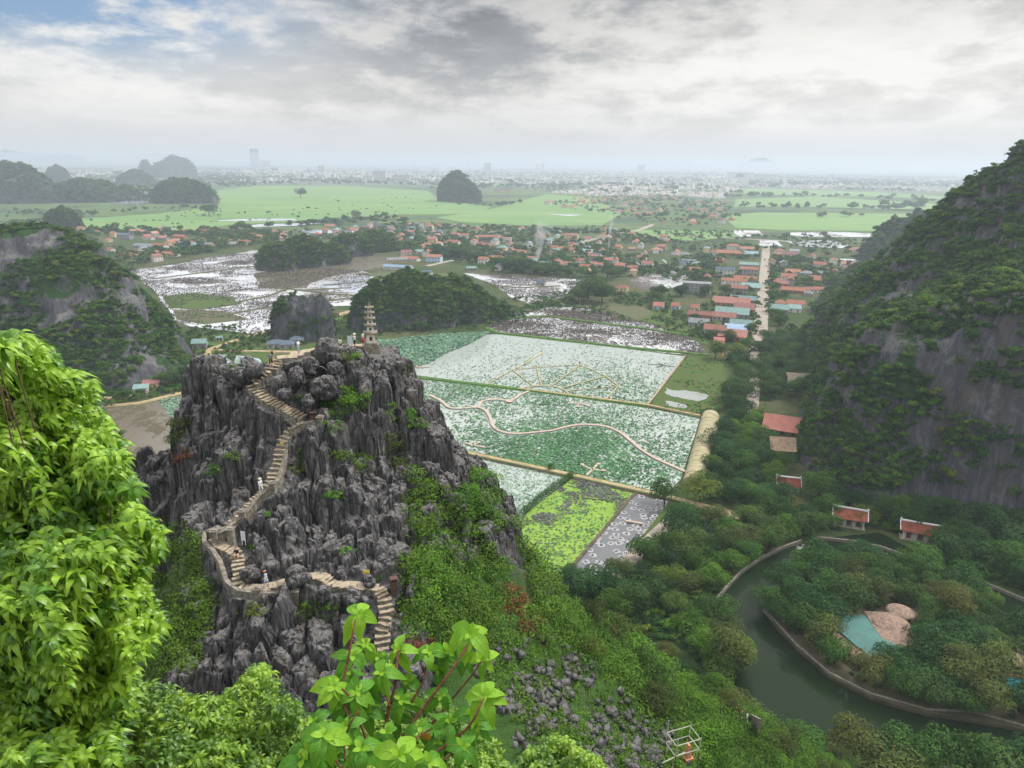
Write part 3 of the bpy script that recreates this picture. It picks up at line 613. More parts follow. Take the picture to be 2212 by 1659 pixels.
# ================================================================== STAIRS, WALLS
def stair(name, L, wd, label, step=.36, rng=np.random.default_rng(3)):
    P = resample(L, step); mb = MB(); zs = np.array([p[2] for p in P])
    k = np.ones(5)/5; zs = np.convolve(np.pad(zs, 2, 'edge'), k, 'valid')
    for i in range(len(P)-1):
        a, b = P[i][:2], P[i+1][:2]; d = unit(b-a); nn = np.array([-d[1], d[0]]); up = zs[i+1] >= zs[i]; jz = rng.normal()*.025
        slope = abs(zs[i+1]-zs[i]); top = max(zs[i], zs[i+1])+.03+jz; th = slope+.9
        w1, w2 = wd/2*rng.uniform(.78, 1.2), wd/2*rng.uniform(.78, 1.2); lo_, hi_ = (a-d*.02, b+d*.07) if not up else (a-d*.07, b+d*.02)
        s_ = 4; v = []
        for q in range(s_+1):                                       # broken, uneven slab edge
            for e in (lo_, hi_):
                t = -w2+(w1+w2)*q/s_; p = e+nn*t+d*(rng.normal()*.05+(.035 if e is lo_ else 0))
                v += [(p[0], p[1], top+rng.normal()*.018), (p[0], p[1], top-.09)]
        f = []
        for q in range(s_):
            c = q*4; f += [(c, c+2, c+6, c+4), (c+1, c+5, c+7, c+3), (c, c+4, c+5, c+1), (c+2, c+3, c+7, c+6)]
        f += [(0, 1, 3, 2), (s_*4, s_*4+2, s_*4+3, s_*4+1)]
        mb.add(v, f, 0)
        ins = d*(.05 if not up else .0); ins2 = d*(.0 if not up else .05)
        v = [tuple(a+nn*(w1-.01)+ins2)+(top-th,), tuple(a-nn*(w2-.01)+ins2)+(top-th,), tuple(b-nn*(w2-.01)-ins)+(top-th,), tuple(b+nn*(w1-.01)-ins)+(top-th,)]
        v += [(p[0], p[1], top-.092) for p in v]; mb.add(v, [(0, 1, 5, 4), (1, 2, 6, 5), (2, 3, 7, 6), (3, 0, 4, 7), (3, 2, 1, 0)], 1)
    return tag(mb.build(name, [M_step, M_wall]), label, 'staircase', 'flights of stone steps up the crag')  # risers use the darker wall stone to stand in for their shade
stair('stone_staircase', ST3[0], 1.55, 'upper flight of worn stone steps below the two standing hikers')
stair('stone_staircase', ST3[1], 1.1, 'narrow middle flight of stone steps down the crag gully')
stair('stone_staircase', ST3[2], 1.0, 'short steep steps between the white clad person and the bend')
stair('stone_staircase', ST3[3], 1.15, 'stone path with steps where one person sits and one walks')
stair('stone_staircase', ST3[4], 1.3, 'lowest flight of steps running down behind the big leaved plant')
stair('stone_staircase', ST3[5], 1.3, 'level stone ledge leading along the summit to the small pagoda', .8)
def wallline(name, L, h, th, label, pil=(), parent=None, m=None):
    """rough masonry parapet draped over world points, with pillars and small drain openings"""
    P = resample(L, .5); mb = MB(); rg = np.random.default_rng(len(label)); v = []; f = []
    for i, p in enumerate(P):
        d = unit((P[min(i+1, len(P)-1)]-P[max(i-1, 0)])[:2]); nn = np.array([-d[1], d[0]])
        for s_, z in ((th/2, -1.6), (th/2, h-.12), (th/2+.05, h-.11), (th/2+.05, h), (-th/2-.05, h), (-th/2-.05, h-.11), (-th/2, h-.12), (-th/2, -1.6)):
            q = p[:2]+nn*(s_+rg.normal()*.02); v.append((q[0], q[1], p[2]+z+rg.normal()*.025))
    for i in range(len(P)-1):
        for k in range(7): f.append((i*8+k, i*8+8+k, i*8+9+k, i*8+1+k))
    f.append(tuple(range(8))); f.append(tuple(len(P)*8-1-k for k in range(8)))
    mb.add(v, f)
    o = mb.build(name, [m or M_stone]); tag(o, label, 'wall', 'rough stone parapets along the stairs')
    for p in pil:
        q = MB(); z = p[2]; q.box(-.3, .3, -.3, .3, z-1.2, z+h+.35, t=.02); q.box(-.38, .38, -.38, .38, z+h+.353, z+h+.47); q.box(-.26, .26, -.26, .26, z+h+.473, z+h+.6, t=.06)
        q.build('pillar', [M_stone], o).location = (float(p[0]), float(p[1]), 0)
    return o
def hl(L, dz=0.0): return [hit(x, y, hillz)+np.array([0, 0, dz]) for x, y in L]
def offs(L, o):
    P = resample(L, .8); R_ = []
    for i, p in enumerate(P):
        d = unit((P[min(i+1, len(P)-1)]-P[max(i-1, 0)])[:2]); R_.append(p+np.array([-d[1]*o, d[0]*o, 0]))
    return R_
w1 = wallline('stone_wall', hl([(625, 945), (650, 930), (690, 922)], -.1), .95, .4, 'parapet at the landing beside the brown bin', pil=hl([(693, 925)], -.1))
w2_ = offs(ST3[1], .75); wallline('stone_wall', w2_[4:], .5, .28, 'parapet down the near side of the middle flight', pil=[w2_[-1]])
w3_ = offs(ST3[2], .7); wallline('stone_wall', w3_, .6, .3, 'stepped parapet with tall pillar below the white clad person', pil=[w3_[len(w3_)//2], w3_[-1]])
w4_ = hl([(500, 1163), (470, 1148), (444, 1160), (442, 1180), (462, 1200), (478, 1225), (490, 1265), (515, 1285), (560, 1292), (612, 1290), (640, 1296)])
wallline('stone_wall', w4_, .6, .3, 'curved parapet round the outer bend of the crag path', pil=[w4_[0], w4_[8], w4_[10]])
# ================================================================== PAGODA
M_plast = simple('weathered_plaster', (.66, .63, .56), (.26, .24, .20), 2.2, .9, .4, rand=0, lo=.5, hi=.8, stretch=(1, 1, .5))
M_eave = simple('mossy_eave', (.13, .12, .09), (.24, .22, .18), 4, .9, .4, rand=0)
pc = V(802, 752, 84.5); pz = float(PAGZ)
pg = empty('pagoda', (pc[0], pc[1], pz), R(12)); tag(pg, 'small weathered white tiered stone pagoda on the crag summit', 'pagoda')
q = MB(); q.box(-1.0, 1.0, -1.0, 1.0, -1.6, .0, t=.06); q.box(-.82, .82, -.82, .82, .003, .2); q.box(-.7, .7, -.7, .7, .203, .34); q.build('plinth', [M_stone], pg)
z = .343; wds = [.52, .42, .36, .30, .24]; hs_ = [1.05, .66, .52, .44, .38]
for i in range(5):
    wd, hh = wds[i], hs_[i]; q = MB(); q.box(-wd, wd, -wd, wd, z, z+hh, t=.03)
    b = q.build('tier', [M_plast], pg)
    for k in range(4):
        nq = MB(); nq.M = Matrix.Rotation(k*math.pi/2, 4, 'Z'); nw = wd*.28; nq.box(-nw, nw, -wd-.012, -wd+.02, z+hh*.3, z+hh*.75)
        nq.build('niche', [MATS.get('niche_shade') or simple('niche_shade', (.05, .05, .045))], b)
    z += hh+.003; e = MB(); ew = wd+.24
    v = [(-wd-.05, -wd-.05, z-.001), (wd+.05, -wd-.05, z-.001), (wd+.05, wd+.05, z-.001), (-wd-.05, wd+.05, z-.001)]
    for s_, zz in ((ew, z+.07), (ew, z+.13), (wd*.72, z+.24)):
        for a, b_ in ((-1, -1), (0, -1), (1, -1), (1, 0), (1, 1), (0, 1), (-1, 1), (-1, 0)):
            c = 1.0 if a and b_ else .0; v.append((a*s_*(1+.07*c), b_*s_*(1+.07*c), zz+(.07*c if s_ == ew else 0)))
    f = [(3, 2, 1, 0)]
    f += [(0, 1, 6, 5, 4), (1, 2, 8, 7, 6), (2, 3, 10, 9, 8), (3, 0, 4, 11, 10)]
    for r_ in (4, 12):
        for k in range(8): f.append((r_+k, r_+(k+1) % 8, r_+8+(k+1) % 8, r_+8+k))
    f.append(tuple(range(20, 28))); e.add(v, f); e.build('eave', [M_eave], pg); z += .243
q = MB(); q.lathe([(.16, z), (.2, z+.06), (.1, z+.12), (.15, z+.2), (.07, z+.28), (.1, z+.36), (.045, z+.44), (.07, z+.52), (.03, z+.62), (.012, z+.85), (.004, z+1.05)], 10); q.build('spire', [M_eave], pg)
# ================================================================== VEGETATION ON THE NEAR HILL
def hits(px, py, t0=35., t1=230., n_=900):
    px = np.asarray(px, float); py = np.asarray(py, float)
    d = _f[None]+_r[None]*((px-1106)/FPX)[:, None]+_u[None]*((829.5-py)/FPX)[:, None]; d = unit(d); out = np.zeros((len(px), 3)); ok = np.zeros(len(px), bool)
    t = np.linspace(t0, t1, n_)
    for i in range(0, len(px), 4000):
        p = np.array([0, 0, H])+d[i:i+4000, None]*t[None, :, None]; b = p[..., 2] < surf(p[..., 0], p[..., 1])
        k = np.argmax(b, 1); ok[i:i+4000] = b.any(1); out[i:i+4000] = p[np.arange(len(k)), k]
    return out, ok
def sample_poly(poly, n_, rng):
    P = np.array(poly, float); lo, hi = P.min(0), P.max(0); o = np.zeros((0, 2))
    while len(o) < n_:
        c = lo+(hi-lo)*rng.random((n_*3, 2)); o = np.r_[o, c[inpoly(c[:, 0], c[:, 1], poly)]]
    return o[:n_]
def bush_arrays(C, Rr, per, leaf, rng, flat=.7, tb=.35):
    """leafy mounds of radius Rr at centres C"""
    Ps, Ns, Ts = [], [], []
    for c, r in zip(C, Rr):
        k = max(8, int(per*(r**2))); d = unit(rng.normal(size=(k, 3))); d[:, 2] = np.abs(d[:, 2])*1.0-.15
        wv = 1+.28*np.sin(d[:, 0]*6+c[0])*np.sin(d[:, 1]*5+c[1])+.15*rng.normal(size=k)
        Ps.append(c+d*(r*wv)[:, None]*np.array([1, 1, flat])*(1-.25*rng.random(k)**2)[:, None]); Ns.append(d*.7+rng.normal(size=(k, 3))*.4+np.array([0, -.1, .45]))
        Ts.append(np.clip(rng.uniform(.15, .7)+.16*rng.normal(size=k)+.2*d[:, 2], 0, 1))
    P, N, T_ = map(np.concatenate, (Ps, Ns, Ts)); v, f = leafquads(P, N, leaf*(.6+.8*rng.random(len(P))), rng, .62)
    return v, f, T_
def undergrowth(name, poly, nb, r0, r1, leaf, m, label, seed, per=75, excl=(), kind='stuff', cat=None, group=None):
    rng = np.random.default_rng(seed); c = sample_poly(poly, nb, rng)
    for e in excl: c = c[~inpoly(c[:, 0], c[:, 1], e)]
    P, ok = hits(c[:, 0], c[:, 1]); P = P[ok]; dist = np.linalg.norm(P-np.array([0, 0, H]), axis=1)
    # keep off the stairs
    dd = np.sqrt(((P[:, None, :2]-PATHPTS[None, ::4, :2])**2).sum(2)).min(1); P = P[dd > 1.5]; dist = dist[dd > 1.5]
    if len(P) == 0: return None
    rr = r0+(r1-r0)*rng.random(len(P))**2; P = P+np.array([0, 0, 1])*(rr*.1)[:, None]
    v, f, t = bush_arrays(P, rr, per*(.22/leaf)**2, leaf, rng)
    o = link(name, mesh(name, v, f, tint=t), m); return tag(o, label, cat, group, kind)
SLOPE = [(890, 1015), (940, 1050), (1000, 1100), (1060, 1120), (1110, 1160), (1150, 1260), (1250, 1330), (1400, 1430), (1560, 1500), (1720, 1570), (1820, 1659), (1300, 1665), (1150, 1590), (1050, 1480), (950, 1400), (880, 1330), (862, 1230), (880, 1150), (895, 1080)]
SCREE = [(1060, 1395), (1180, 1380), (1290, 1450), (1370, 1540), (1480, 1600), (1440, 1665), (1200, 1665), (1130, 1580), (1060, 1480)]
ROCKW = [(1020, 1060), (1090, 1040), (1180, 1250), (1190, 1330), (1120, 1300), (1060, 1180)]
undergrowth('undergrowth', SLOPE, 900, .6, 1.5, .26, L_shrub, 'mixed green scrub covering the slope to the right of the crag', 1, excl=[SCREE, ROCKW])
undergrowth('undergrowth', SLOPE, 700, .4, 1.15, .22, L_bright, 'bright creeper tangled through the slope scrub', 2, excl=[SCREE, ROCKW])
undergrowth('undergrowth', [(1100, 1120), (1150, 1140), (1190, 1230), (1255, 1320), (1210, 1345), (1150, 1290)], 150, .6, 1.6, .28, L_shrub, 'scrub on the shaded shoulder above the duckweed pond', 34)
undergrowth('undergrowth', [(1270, 1330), (1400, 1300), (1540, 1360), (1590, 1500), (1500, 1490), (1400, 1430)], 420, 1.0, 2.4, .36, L_shrub, 'scrub between the slope and the green pond', 35)
undergrowth('undergrowth', [(1180, 1300), (1320, 1350), (1480, 1450), (1600, 1540), (1400, 1500), (1250, 1420)], 260, .7, 1.7, .27, L_bright, 'bright leafy scrub along the crest of the slope', 36)
undergrowth('undergrowth', SCREE, 800, .2, .8, .2, L_shrub, 'low green weeds between the loose rocks', 3)
undergrowth('undergrowth', [(1300, 1440), (1560, 1500), (1720, 1570), (1850, 1665), (1560, 1665), (1450, 1560)], 330, .9, 2.2, .30, L_shrub, 'dense scrub on the lower slope above the green pond', 33)
undergrowth('undergrowth', [(270, 1180), (400, 1130), (440, 1170), (455, 1330), (440, 1420), (330, 1480), (280, 1440)], 520, .5, 1.3, .2, L_vine, 'bright green vines below the left side of the crag', 4, per=90)
for i, (x, y, rx, ry, nb, r1, mt, lb) in enumerate([
    (735, 862, 62, 30, 55, .8, L_bright, 'bushy green patch in the hollow under the summit rocks'), (720, 905, 22, 35, 16, .5, L_vine, 'bright creeper hanging beside the landing wall'),
    (757, 772, 20, 9, 8, .6, L_bright, 'green shrub tucked beside the tall grass tuft'), (640, 990, 18, 32, 22, .5, L_shrub, 'dark green creeper beside the middle flight'),
    (855, 975, 26, 40, 22, .8, L_olive, 'olive brown bush clinging to the crag face'), (735, 985, 32, 14, 18, .4, L_vine, 'light green creeper across the middle of the crag'),
    (780, 1000, 22, 22, 18, .45, L_vine, 'bright weeds at the head of a rock cleft'), (890, 905, 14, 22, 14, .45, L_vine, 'creeper strip on the right shoulder of the crag'),
    (912, 912, 10, 16, 8, .4, L_vine, 'small bright plant beside the shoulder creeper'), (845, 890, 14, 25, 12, .35, L_vine, 'vine trickling down below the right boulder'),
    (725, 1068, 24, 10, 10, .35, L_vine, 'grassy tuft on the central rock ledge'), (375, 935, 28, 26, 22, .9, L_olive, 'yellow green bush on the left pillar top'),
    (395, 985, 20, 20, 10, .6, L_brown, 'russet bush below the yellow green one'), (620, 805, 10, 6, 4, .35, L_vine, 'small fern beside the upper flight'),
    (652, 862, 9, 9, 6, .4, L_vine, 'bright tuft below the summit block'), (690, 812, 26, 8, 8, .35, L_bright, 'leafy tuft on top of the summit block'),
    (820, 1250, 8, 6, 4, .3, L_vine, 'weed beside the small yellow sign'), (690, 1320, 55, 22, 22, .4, L_shrub, 'dark weeds on the lower rocks'),
    (540, 1320, 40, 14, 14, .35, L_shrub, 'weeds under the curved parapet'), (720, 1265, 14, 6, 5, .3, L_vine, 'weeds between path and rock'),
    (930, 1255, 52, 60, 45, 1.2, L_bright, 'large bright bush right of the lowest flight'), (905, 1340, 55, 40, 40, 1.0, L_bright, 'rounded bright bush beside the lowest flight'),
    (1035, 1060, 50, 48, 36, 1.3, L_bright, 'leafy tree crown hugging the right shoulder of the crag'), (1045, 1110, 40, 50, 28, 1.1, L_shrub, 'dense bush under the right shoulder tree'),
    (905, 1085, 34, 70, 40, .8, L_vine, 'tall curtain of creeper on the right cliff'), (1110, 1300, 28, 34, 22, .9, L_brown, 'withered rust brown bush on the slope'),
    (1150, 1350, 30, 20, 14, .7, L_brown, 'rust coloured dead branches lower on the slope'), (910, 1390, 30, 12, 10, .6, L_brown, 'brownish bush at the foot of the lowest flight'),
    (1220, 1350, 60, 50, 50, 1.4, L_bright, 'big bright leafed bush on the mid slope'), (1050, 1225, 40, 26, 24, 1.0, L_shrub, 'palm leaved shrub on the slope below the cliff'),
    (500, 800, 24, 10, 6, .4, L_shrub, 'shrub on the crag\'s left summit'), (575, 1110, 8, 5, 3, .3, L_vine, 'tiny plant by the stepped parapet'),
    (460, 1015, 18, 12, 10, .4, L_vine, 'green tuft on the left buttress ledge'), (500, 985, 18, 14, 8, .3, L_vine, 'sprig growing from the left rock face'),
    (530, 1180, 20, 6, 6, .25, L_vine, 'green tuft beside the seated person'), (750, 1190, 20, 8, 6, .25, L_vine, 'sprigs on the broad lower slab'),
    (880, 800, 8, 16, 8, .4, L_olive, 'olive shrub on the outer edge below the pagoda')]):
    th = np.linspace(0, 6.28, 14)[:-1]; undergrowth('bush', [(x+rx*math.cos(a), y+ry*math.sin(a)) for a in th], int(nb*1.5), .3, r1*1.25, .17 if r1 < .7 else .21, mt, lb, 100+i, per=110, kind='thing', cat='bush', group='bushes and creepers growing on the crag')
# loose rocks of the scree
def rock_arrays(C, S, rng):
    V_, F_ = [], []; base = []
    bm = bmesh.new(); bmesh.ops.create_icosphere(bm, subdivisions=1, radius=1); bv = np.array([v.co[:] for v in bm.verts]); bf = np.array([[v.index for v in f.verts] for f in bm.faces]); bm.free()
    for i, (c, s) in enumerate(zip(C, S)):
        q = bv*(1+.42*rng.normal(size=(len(bv), 1))).clip(.35, 1.7)*s*rng.uniform(.6, 1.3, 3); a = rng.uniform(0, 6.28); ca, sa = math.cos(a), math.sin(a)
        V_.append(q@np.array([[ca, sa, 0], [-sa, ca, 0], [0, 0, 1]])+c); F_.append(bf+i*len(bv))
    return np.concatenate(V_), np.concatenate(F_)
rng = np.random.default_rng(5); c = sample_poly([(1020, 1400), (1180, 1370), (1320, 1450), (1420, 1530), (1520, 1600), (1480, 1670), (1150, 1670), (1090, 1580), (1000, 1480)], 2600, rng); c = c[fbm(c[:, 0]*.012, c[:, 1]*.012, s=4, o=3) > -.12]; P, ok = hits(c[:, 0], c[:, 1]); P = P[ok]
v, f = rock_arrays(P, .06+.5*rng.random(len(P))**4, rng); tag(link('scree_rubble', mesh('scree_rubble', v, f), rock_mat('scree_limestone', (.055, .055, .058), (.12, .118, .12), (.25, .24, .23))), 'grey rubble spilling down the slope below the crag', kind='stuff')
for i, (x, y, s) in enumerate([(1140, 1500, .62), (1190, 1440, .5), (1060, 1440, .45), (1240, 1560, .5), (1320, 1545, .7), (1090, 1520, .4), (1170, 1385, .5), (1270, 1480, .55)]):
    P, _ = hits([x], [y]); bm = bmesh.new(); bmesh.ops.create_icosphere(bm, subdivisions=4, radius=s); q = np.array([v.co[:] for v in bm.verts]); fc = np.array([[v.index for v in f_.verts] for f_ in bm.faces]); bm.free()
    q = q*(1+.38*fbm(q[:, 0]*1.6/s+i, q[:, 1]*1.6/s, q[:, 2]*1.6/s, o=5, s=i)[:, None]*1.5); o = link('boulder', mesh('boulder', q, fc), M_crag, loc=P[0]+np.array([0, 0, s*.3]))
    tag(o, ['pale rounded boulder lowest in the scree', 'grey boulder at the upper edge of the scree', 'boulder behind the central plant\'s top leaves', 'boulder at the right lower edge of scree', 'large lone boulder by the lower slope bushes', 'small boulder beside the pale rounded one', 'boulder under the withered brown bush', 'boulder midway down the scree'][i], 'boulder', 'boulders lying in the scree')
# summit boulders between the path and the edge
for i, (x, y, d, s, lb) in enumerate(((703, 768, 80.5, 1.75, 'fluted dome shaped boulder crowning the summit'), (745, 765, 81, 1.35, 'tilted boulder right of the summit dome'), (670, 790, 79, 1.0, 'low boulder in front of the standing man'), (725, 800, 79, 1.1, 'rounded boulder under the summit dome'), (640, 815, 78, 1.25, 'flat topped boulder above the first flight'), (785, 815, 80.5, 1.7, 'big split boulder below the pagoda'), (845, 792, 82.5, 1.8, 'blocky boulder at the summit edge right of the pagoda'), (618, 850, 77, .85, 'pale slab lying beside the first flight'), (548, 800, 79.5, .95, 'boulder left of the top steps'), (515, 812, 80, 1.1, 'boulder group at the left of the top steps'), (700, 840, 77.5, 1.5, 'sheer dark boulder above the green hollow'), (665, 868, 76.5, .9, 'leaning slab beside the first flight'), (640, 1248, 69.3, 1.15, 'upright boulder hiding part of the path right of the walking woman'), (700, 1282, 68.6, .8, 'rough boulder below the middle of the path'), (760, 1290, 68.2, .9, 'boulder under the path before the lowest flight'), (735, 1243, 70.3, .55, 'small boulder on the upper side of the path'), (795, 1258, 69.4, .7, 'grey boulder at the head of the lowest flight'), (868, 1390, 68, .75, 'boulder on the right of the lowest flight'), (540, 1240, 70.8, .9, 'boulder inside the bend of the path'))):
    P = V(x, y, d); bm = bmesh.new(); bmesh.ops.create_icosphere(bm, subdivisions=5, radius=s); q = np.array([v.co[:] for v in bm.verts]); fc = np.array([[v.index for v in f_.verts] for f_ in bm.faces]); bm.free()
    g_ = -.55*np.abs(fbm(q[:, 0]*2.2/s**.5+i*7, q[:, 1]*2.2/s**.5, q[:, 2]*.5, o=4, s=i+300, g=.6))+.55*fbm(q[:, 0]*.8/s+i*3, q[:, 1]*.8/s, q[:, 2]*.8/s, o=3, s=i+320)
    q = q*(1+g_[:, None])*np.array([1.05, .85, .92]); o = link('boulder', mesh('boulder', q, fc), M_crag, loc=P, rz=i*1.3); tag(o, lb, 'boulder', 'boulders on the crag summit' if i < 12 else 'boulders along the crag path')
# tall grass tuft on the summit, bins, signs, pipe
P = V(752, 800, 79.5); rng = np.random.default_rng(8); mb = MB()
for k in range(70):
    a = rng.uniform(0, 6.28); ln = rng.uniform(1.0, 2.1); sp_ = rng.uniform(.25, 1.0); w_ = .035; pts = [(sp_*t*t*math.cos(a)*1.0, sp_*t*t*math.sin(a), ln*(t-.32*t*t*t*sp_)) for t in (0, .35, .7, 1)]
    v = []
    for j, p in enumerate(pts): ww = w_*(1-.8*j/3); v += [(p[0]-math.sin(a)*ww, p[1]+math.cos(a)*ww, p[2]), (p[0]+math.sin(a)*ww, p[1]-math.cos(a)*ww, p[2])]
    mb.add(v, [(0, 1, 3, 2), (2, 3, 5, 4), (4, 5, 7, 6)])
o = mb.build('tall_grass', [simple('grass_blade', (.10, .17, .04), (.24, .22, .09), 1.5)], loc=P+np.array([0, 0, .6])); tag(o, 'tall spiky grass tuft with straw coloured base on the summit', 'grass tuft')
M_bin = simple('brown_metal', (.10, .055, .045), (.07, .04, .035), 3, .5); M_white = simple('white_board', (.62, .66, .74), (.55, .58, .66), 1); M_yel = simple('yellow_board', (.75, .62, .08), (.7, .55, .06), 1)
for (x, y, lb) in ((677, 915, 'brown metal litter bin with a lid at the upper landing'), (851, 1275, 'brown metal litter bin half hidden by the bright bush')):
    P = hit(x, y, hillz); b = empty('litter_bin', P, R(20)); tag(b, lb, 'litter bin', 'brown bins by the stairs')
    q = MB(); q.box(-.3, .3, -.25, .25, .12, 1.0); q.box(-.26, .26, -.2, .2, -.4, .118); q.build('body', [M_bin], b)
    q = MB(); q.box(-.38, .38, -.32, .32, 1.28, 1.36, t=.05); q.box(-.3, -.26, -.25, .25, 1.003, 1.277); q.box(.26, .3, -.25, .25, 1.003, 1.277); q.build('lid', [M_bin], b)
for (x, y, w_, h_, m_, lb) in ((532, 1160, .42, .95, M_white, 'white notice board leaning on the rock by the bend'), (795, 1230, .62, .34, M_yel, 'small yellow sign on the rock above the path'), (616, 954, .55, .3, M_yel, 'small yellow sign on the parapet of the middle flight'), (757, 745, .6, 1.0, M_white, 'white board standing on the summit ledge beside a hatted person')):
    P, k_ = hits([x], [y]); P = P[0] if k_[0] else V(x, y, 82.5)+np.array([0, .7, 0]); q = MB(); q.box(-w_/2, w_/2, -.02, .02, 0, h_); q.box(-w_/2+.02, -w_/2+.06, .02, .06, -.5, h_*.9); q.box(w_/2-.06, w_/2-.02, .02, .06, -.5, h_*.9)
    tag(q.build('sign', [m_], loc=P+np.array([0, -.75, .05]), rz=R(-8)), lb, 'sign')
P = np.array([hit(x, y, hillz)+np.array([0, -.4, .5]) for x, y in ((655, 790), (680, 797), (700, 800), (718, 815), (735, 850))]); q = MB(); q.tube(P, .03); tag(q.build('water_pipe', [simple('pipe', (.5, .5, .5), (.4, .4, .4))]), 'pale pipe running over the summit rocks', 'pipe')
print('near veg', time.time()-T0)
# ================================================================== KARST HILLS
def karst(name, bumps, label, res=110, rough=1.0, m=None, seed=0, cover=None, steep=4, ry=.8, ext=1.15):
    """bumps: (px centre, py foot, half width px, py top) measured on the photo"""
    B = []
    for b in bumps:
        cx, pf, hw, pt = b[:4]; g = G(cx, pf); rad = hw*np.linalg.norm(g-np.array([0, 0, H]))/FPX; dr = unit(g[:2]); c = g[:2]+dr*rad*ry*.8; dd = np.linalg.norm(c)
        dt = D(cx, pt); z = H+dt[2]/np.linalg.norm(dt[:2])*dd; B.append((c[0], c[1], rad, max(z, 4)))
    B = np.array(B); x0, x1 = (B[:, 0]-B[:, 2]*ext*1.1).min(), (B[:, 0]+B[:, 2]*ext*1.1).max(); y0, y1 = (B[:, 1]-B[:, 2]*ext).min(), (B[:, 1]+B[:, 2]*ext).max()
    nx = res; ny = max(20, int(res*(y1-y0)/(x1-x0))); gx, gy = np.meshgrid(np.linspace(x0, x1, nx), np.linspace(y0, y1, ny)); z = np.full(gx.shape, -6.)
    sz = B[:, 2].max()
    for cx, cy_, rad, zt in B:
        a = math.atan2(cx, cy_); u_ = ((gx-cx)*math.cos(a)-(gy-cy_)*math.sin(a))/rad; v_ = ((gx-cx)*math.sin(a)+(gy-cy_)*math.cos(a))/(rad*ry)
        r = np.hypot(u_, v_)*(1+.14*fbm(gx/rad*1.3, gy/rad*1.3, s=seed+int(abs(cx)) % 50, o=4)); t = np.clip(1-r**steep, -.25, 1); z = np.maximum(z, zt*np.sign(t)*np.abs(t)**.62*(.86+.14*np.clip(1-r, 0, 1)*2))
    wd = z > -1; cs = sz*.16; F1, F2, rr, _, _ = worley(gx/cs, gy/cs, seed+3); F1b, F2b, rr2, _, _ = worley(gx/cs*2.7, gy/cs*2.7, seed+9)
    amp = B[:, 3].max()*.10*rough; z = np.where(wd, z+amp*((rr-.55)*sstep(0, .25, F2-F1)*1.3+(rr2-.5)*.8*sstep(0, .25, F2b-F1b)+fbm(gx/sz*4, gy/sz*4, s=seed, o=4))*sstep(0, amp*3, z+2), z)
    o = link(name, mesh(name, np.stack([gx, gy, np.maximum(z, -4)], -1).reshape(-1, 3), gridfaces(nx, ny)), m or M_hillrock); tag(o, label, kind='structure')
    return gx, gy, z, o
protoC = {}
def proto_coll(key, mats, R0, hgt, lobes, nleaf, leaf, k=4, **kw):
    c = bpy.data.collections.new('clump_'+key)
    for i in range(k):
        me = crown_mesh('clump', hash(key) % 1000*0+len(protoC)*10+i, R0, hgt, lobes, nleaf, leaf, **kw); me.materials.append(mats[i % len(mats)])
        c.objects.link(bpy.data.objects.new('clump', me))
    protoC[key] = c; return c
def scatter(name, P, scl, coll, label, seed=0, npick=4, tilt=.15):
    """many small plants of one mass, instanced on points"""
    rng = np.random.default_rng(seed); P = np.asarray(P, np.float32); n_ = len(P)
    me = bpy.data.meshes.new(name); me.vertices.add(n_); me.vertices.foreach_set('co', P.ravel())
    a = me.attributes.new('scl', 'FLOAT_VECTOR', 'POINT'); s = np.asarray(scl, np.float32)[:, None]*np.ones((1, 3), np.float32)*rng.uniform(.85, 1.2, (n_, 3)).astype(np.float32); a.data.foreach_set('vector', s.ravel())
    a = me.attributes.new('rot', 'FLOAT_VECTOR', 'POINT'); r_ = np.c_[rng.normal(size=n_)*tilt, rng.normal(size=n_)*tilt, rng.uniform(0, 6.28, n_)].astype(np.float32); a.data.foreach_set('vector', r_.ravel())
    a = me.attributes.new('pick', 'INT', 'POINT'); a.data.foreach_set('value', rng.integers(0, npick, n_).astype(np.int32))
    o = link(name, me); tag(o, label, kind='stuff')
    g = bpy.data.node_groups.new('scatter_'+name, 'GeometryNodeTree'); g.interface.new_socket('Geometry', in_out='INPUT', socket_type='NodeSocketGeometry'); g.interface.new_socket('Geometry', in_out='OUTPUT', socket_type='NodeSocketGeometry')
    N = g.nodes; gi = N.new('NodeGroupInput'); go = N.new('NodeGroupOutput'); ip = N.new('GeometryNodeInstanceOnPoints'); ci = N.new('GeometryNodeCollectionInfo')
    ci.inputs['Collection'].default_value = coll; ci.inputs['Separate Children'].default_value = True; ci.inputs['Reset Children'].default_value = True; ip.inputs['Pick Instance'].default_value = True
    def at(nm, t):
        x = N.new('GeometryNodeInputNamedAttribute'); x.data_type = t; x.inputs['Name'].default_value = nm; return x.outputs['Attribute']
    L = g.links.new; L(gi.outputs[0], ip.inputs['Points']); L(ci.outputs[0], ip.inputs['Instance']); L(at('pick', 'INT'), ip.inputs['Instance Index']); L(at('scl', 'FLOAT_VECTOR'), ip.inputs['Scale'])
    er = N.new('FunctionNodeEulerToRotation'); L(at('rot', 'FLOAT_VECTOR'), er.inputs[0]); L(er.outputs[0], ip.inputs['Rotation']); L(ip.outputs[0], go.inputs[0])
    md = o.modifiers.new('scatter', 'NODES'); md.node_group = g
    return o
cShrubD = proto_coll('dark', [L_dark, L_mid, L_dark, L_shrub], 1.0, 1.0, 5, 150, .30, k=4)
cShrubM = proto_coll('mid', [L_mid, L_shrub, L_dark, L_bright], 1.0, 1.0, 5, 170, .27, k=4)
cFar = proto_coll('far', [L_dark, L_mid, L_dark], 1.0, 1.4, 5, 90, .42, k=3)
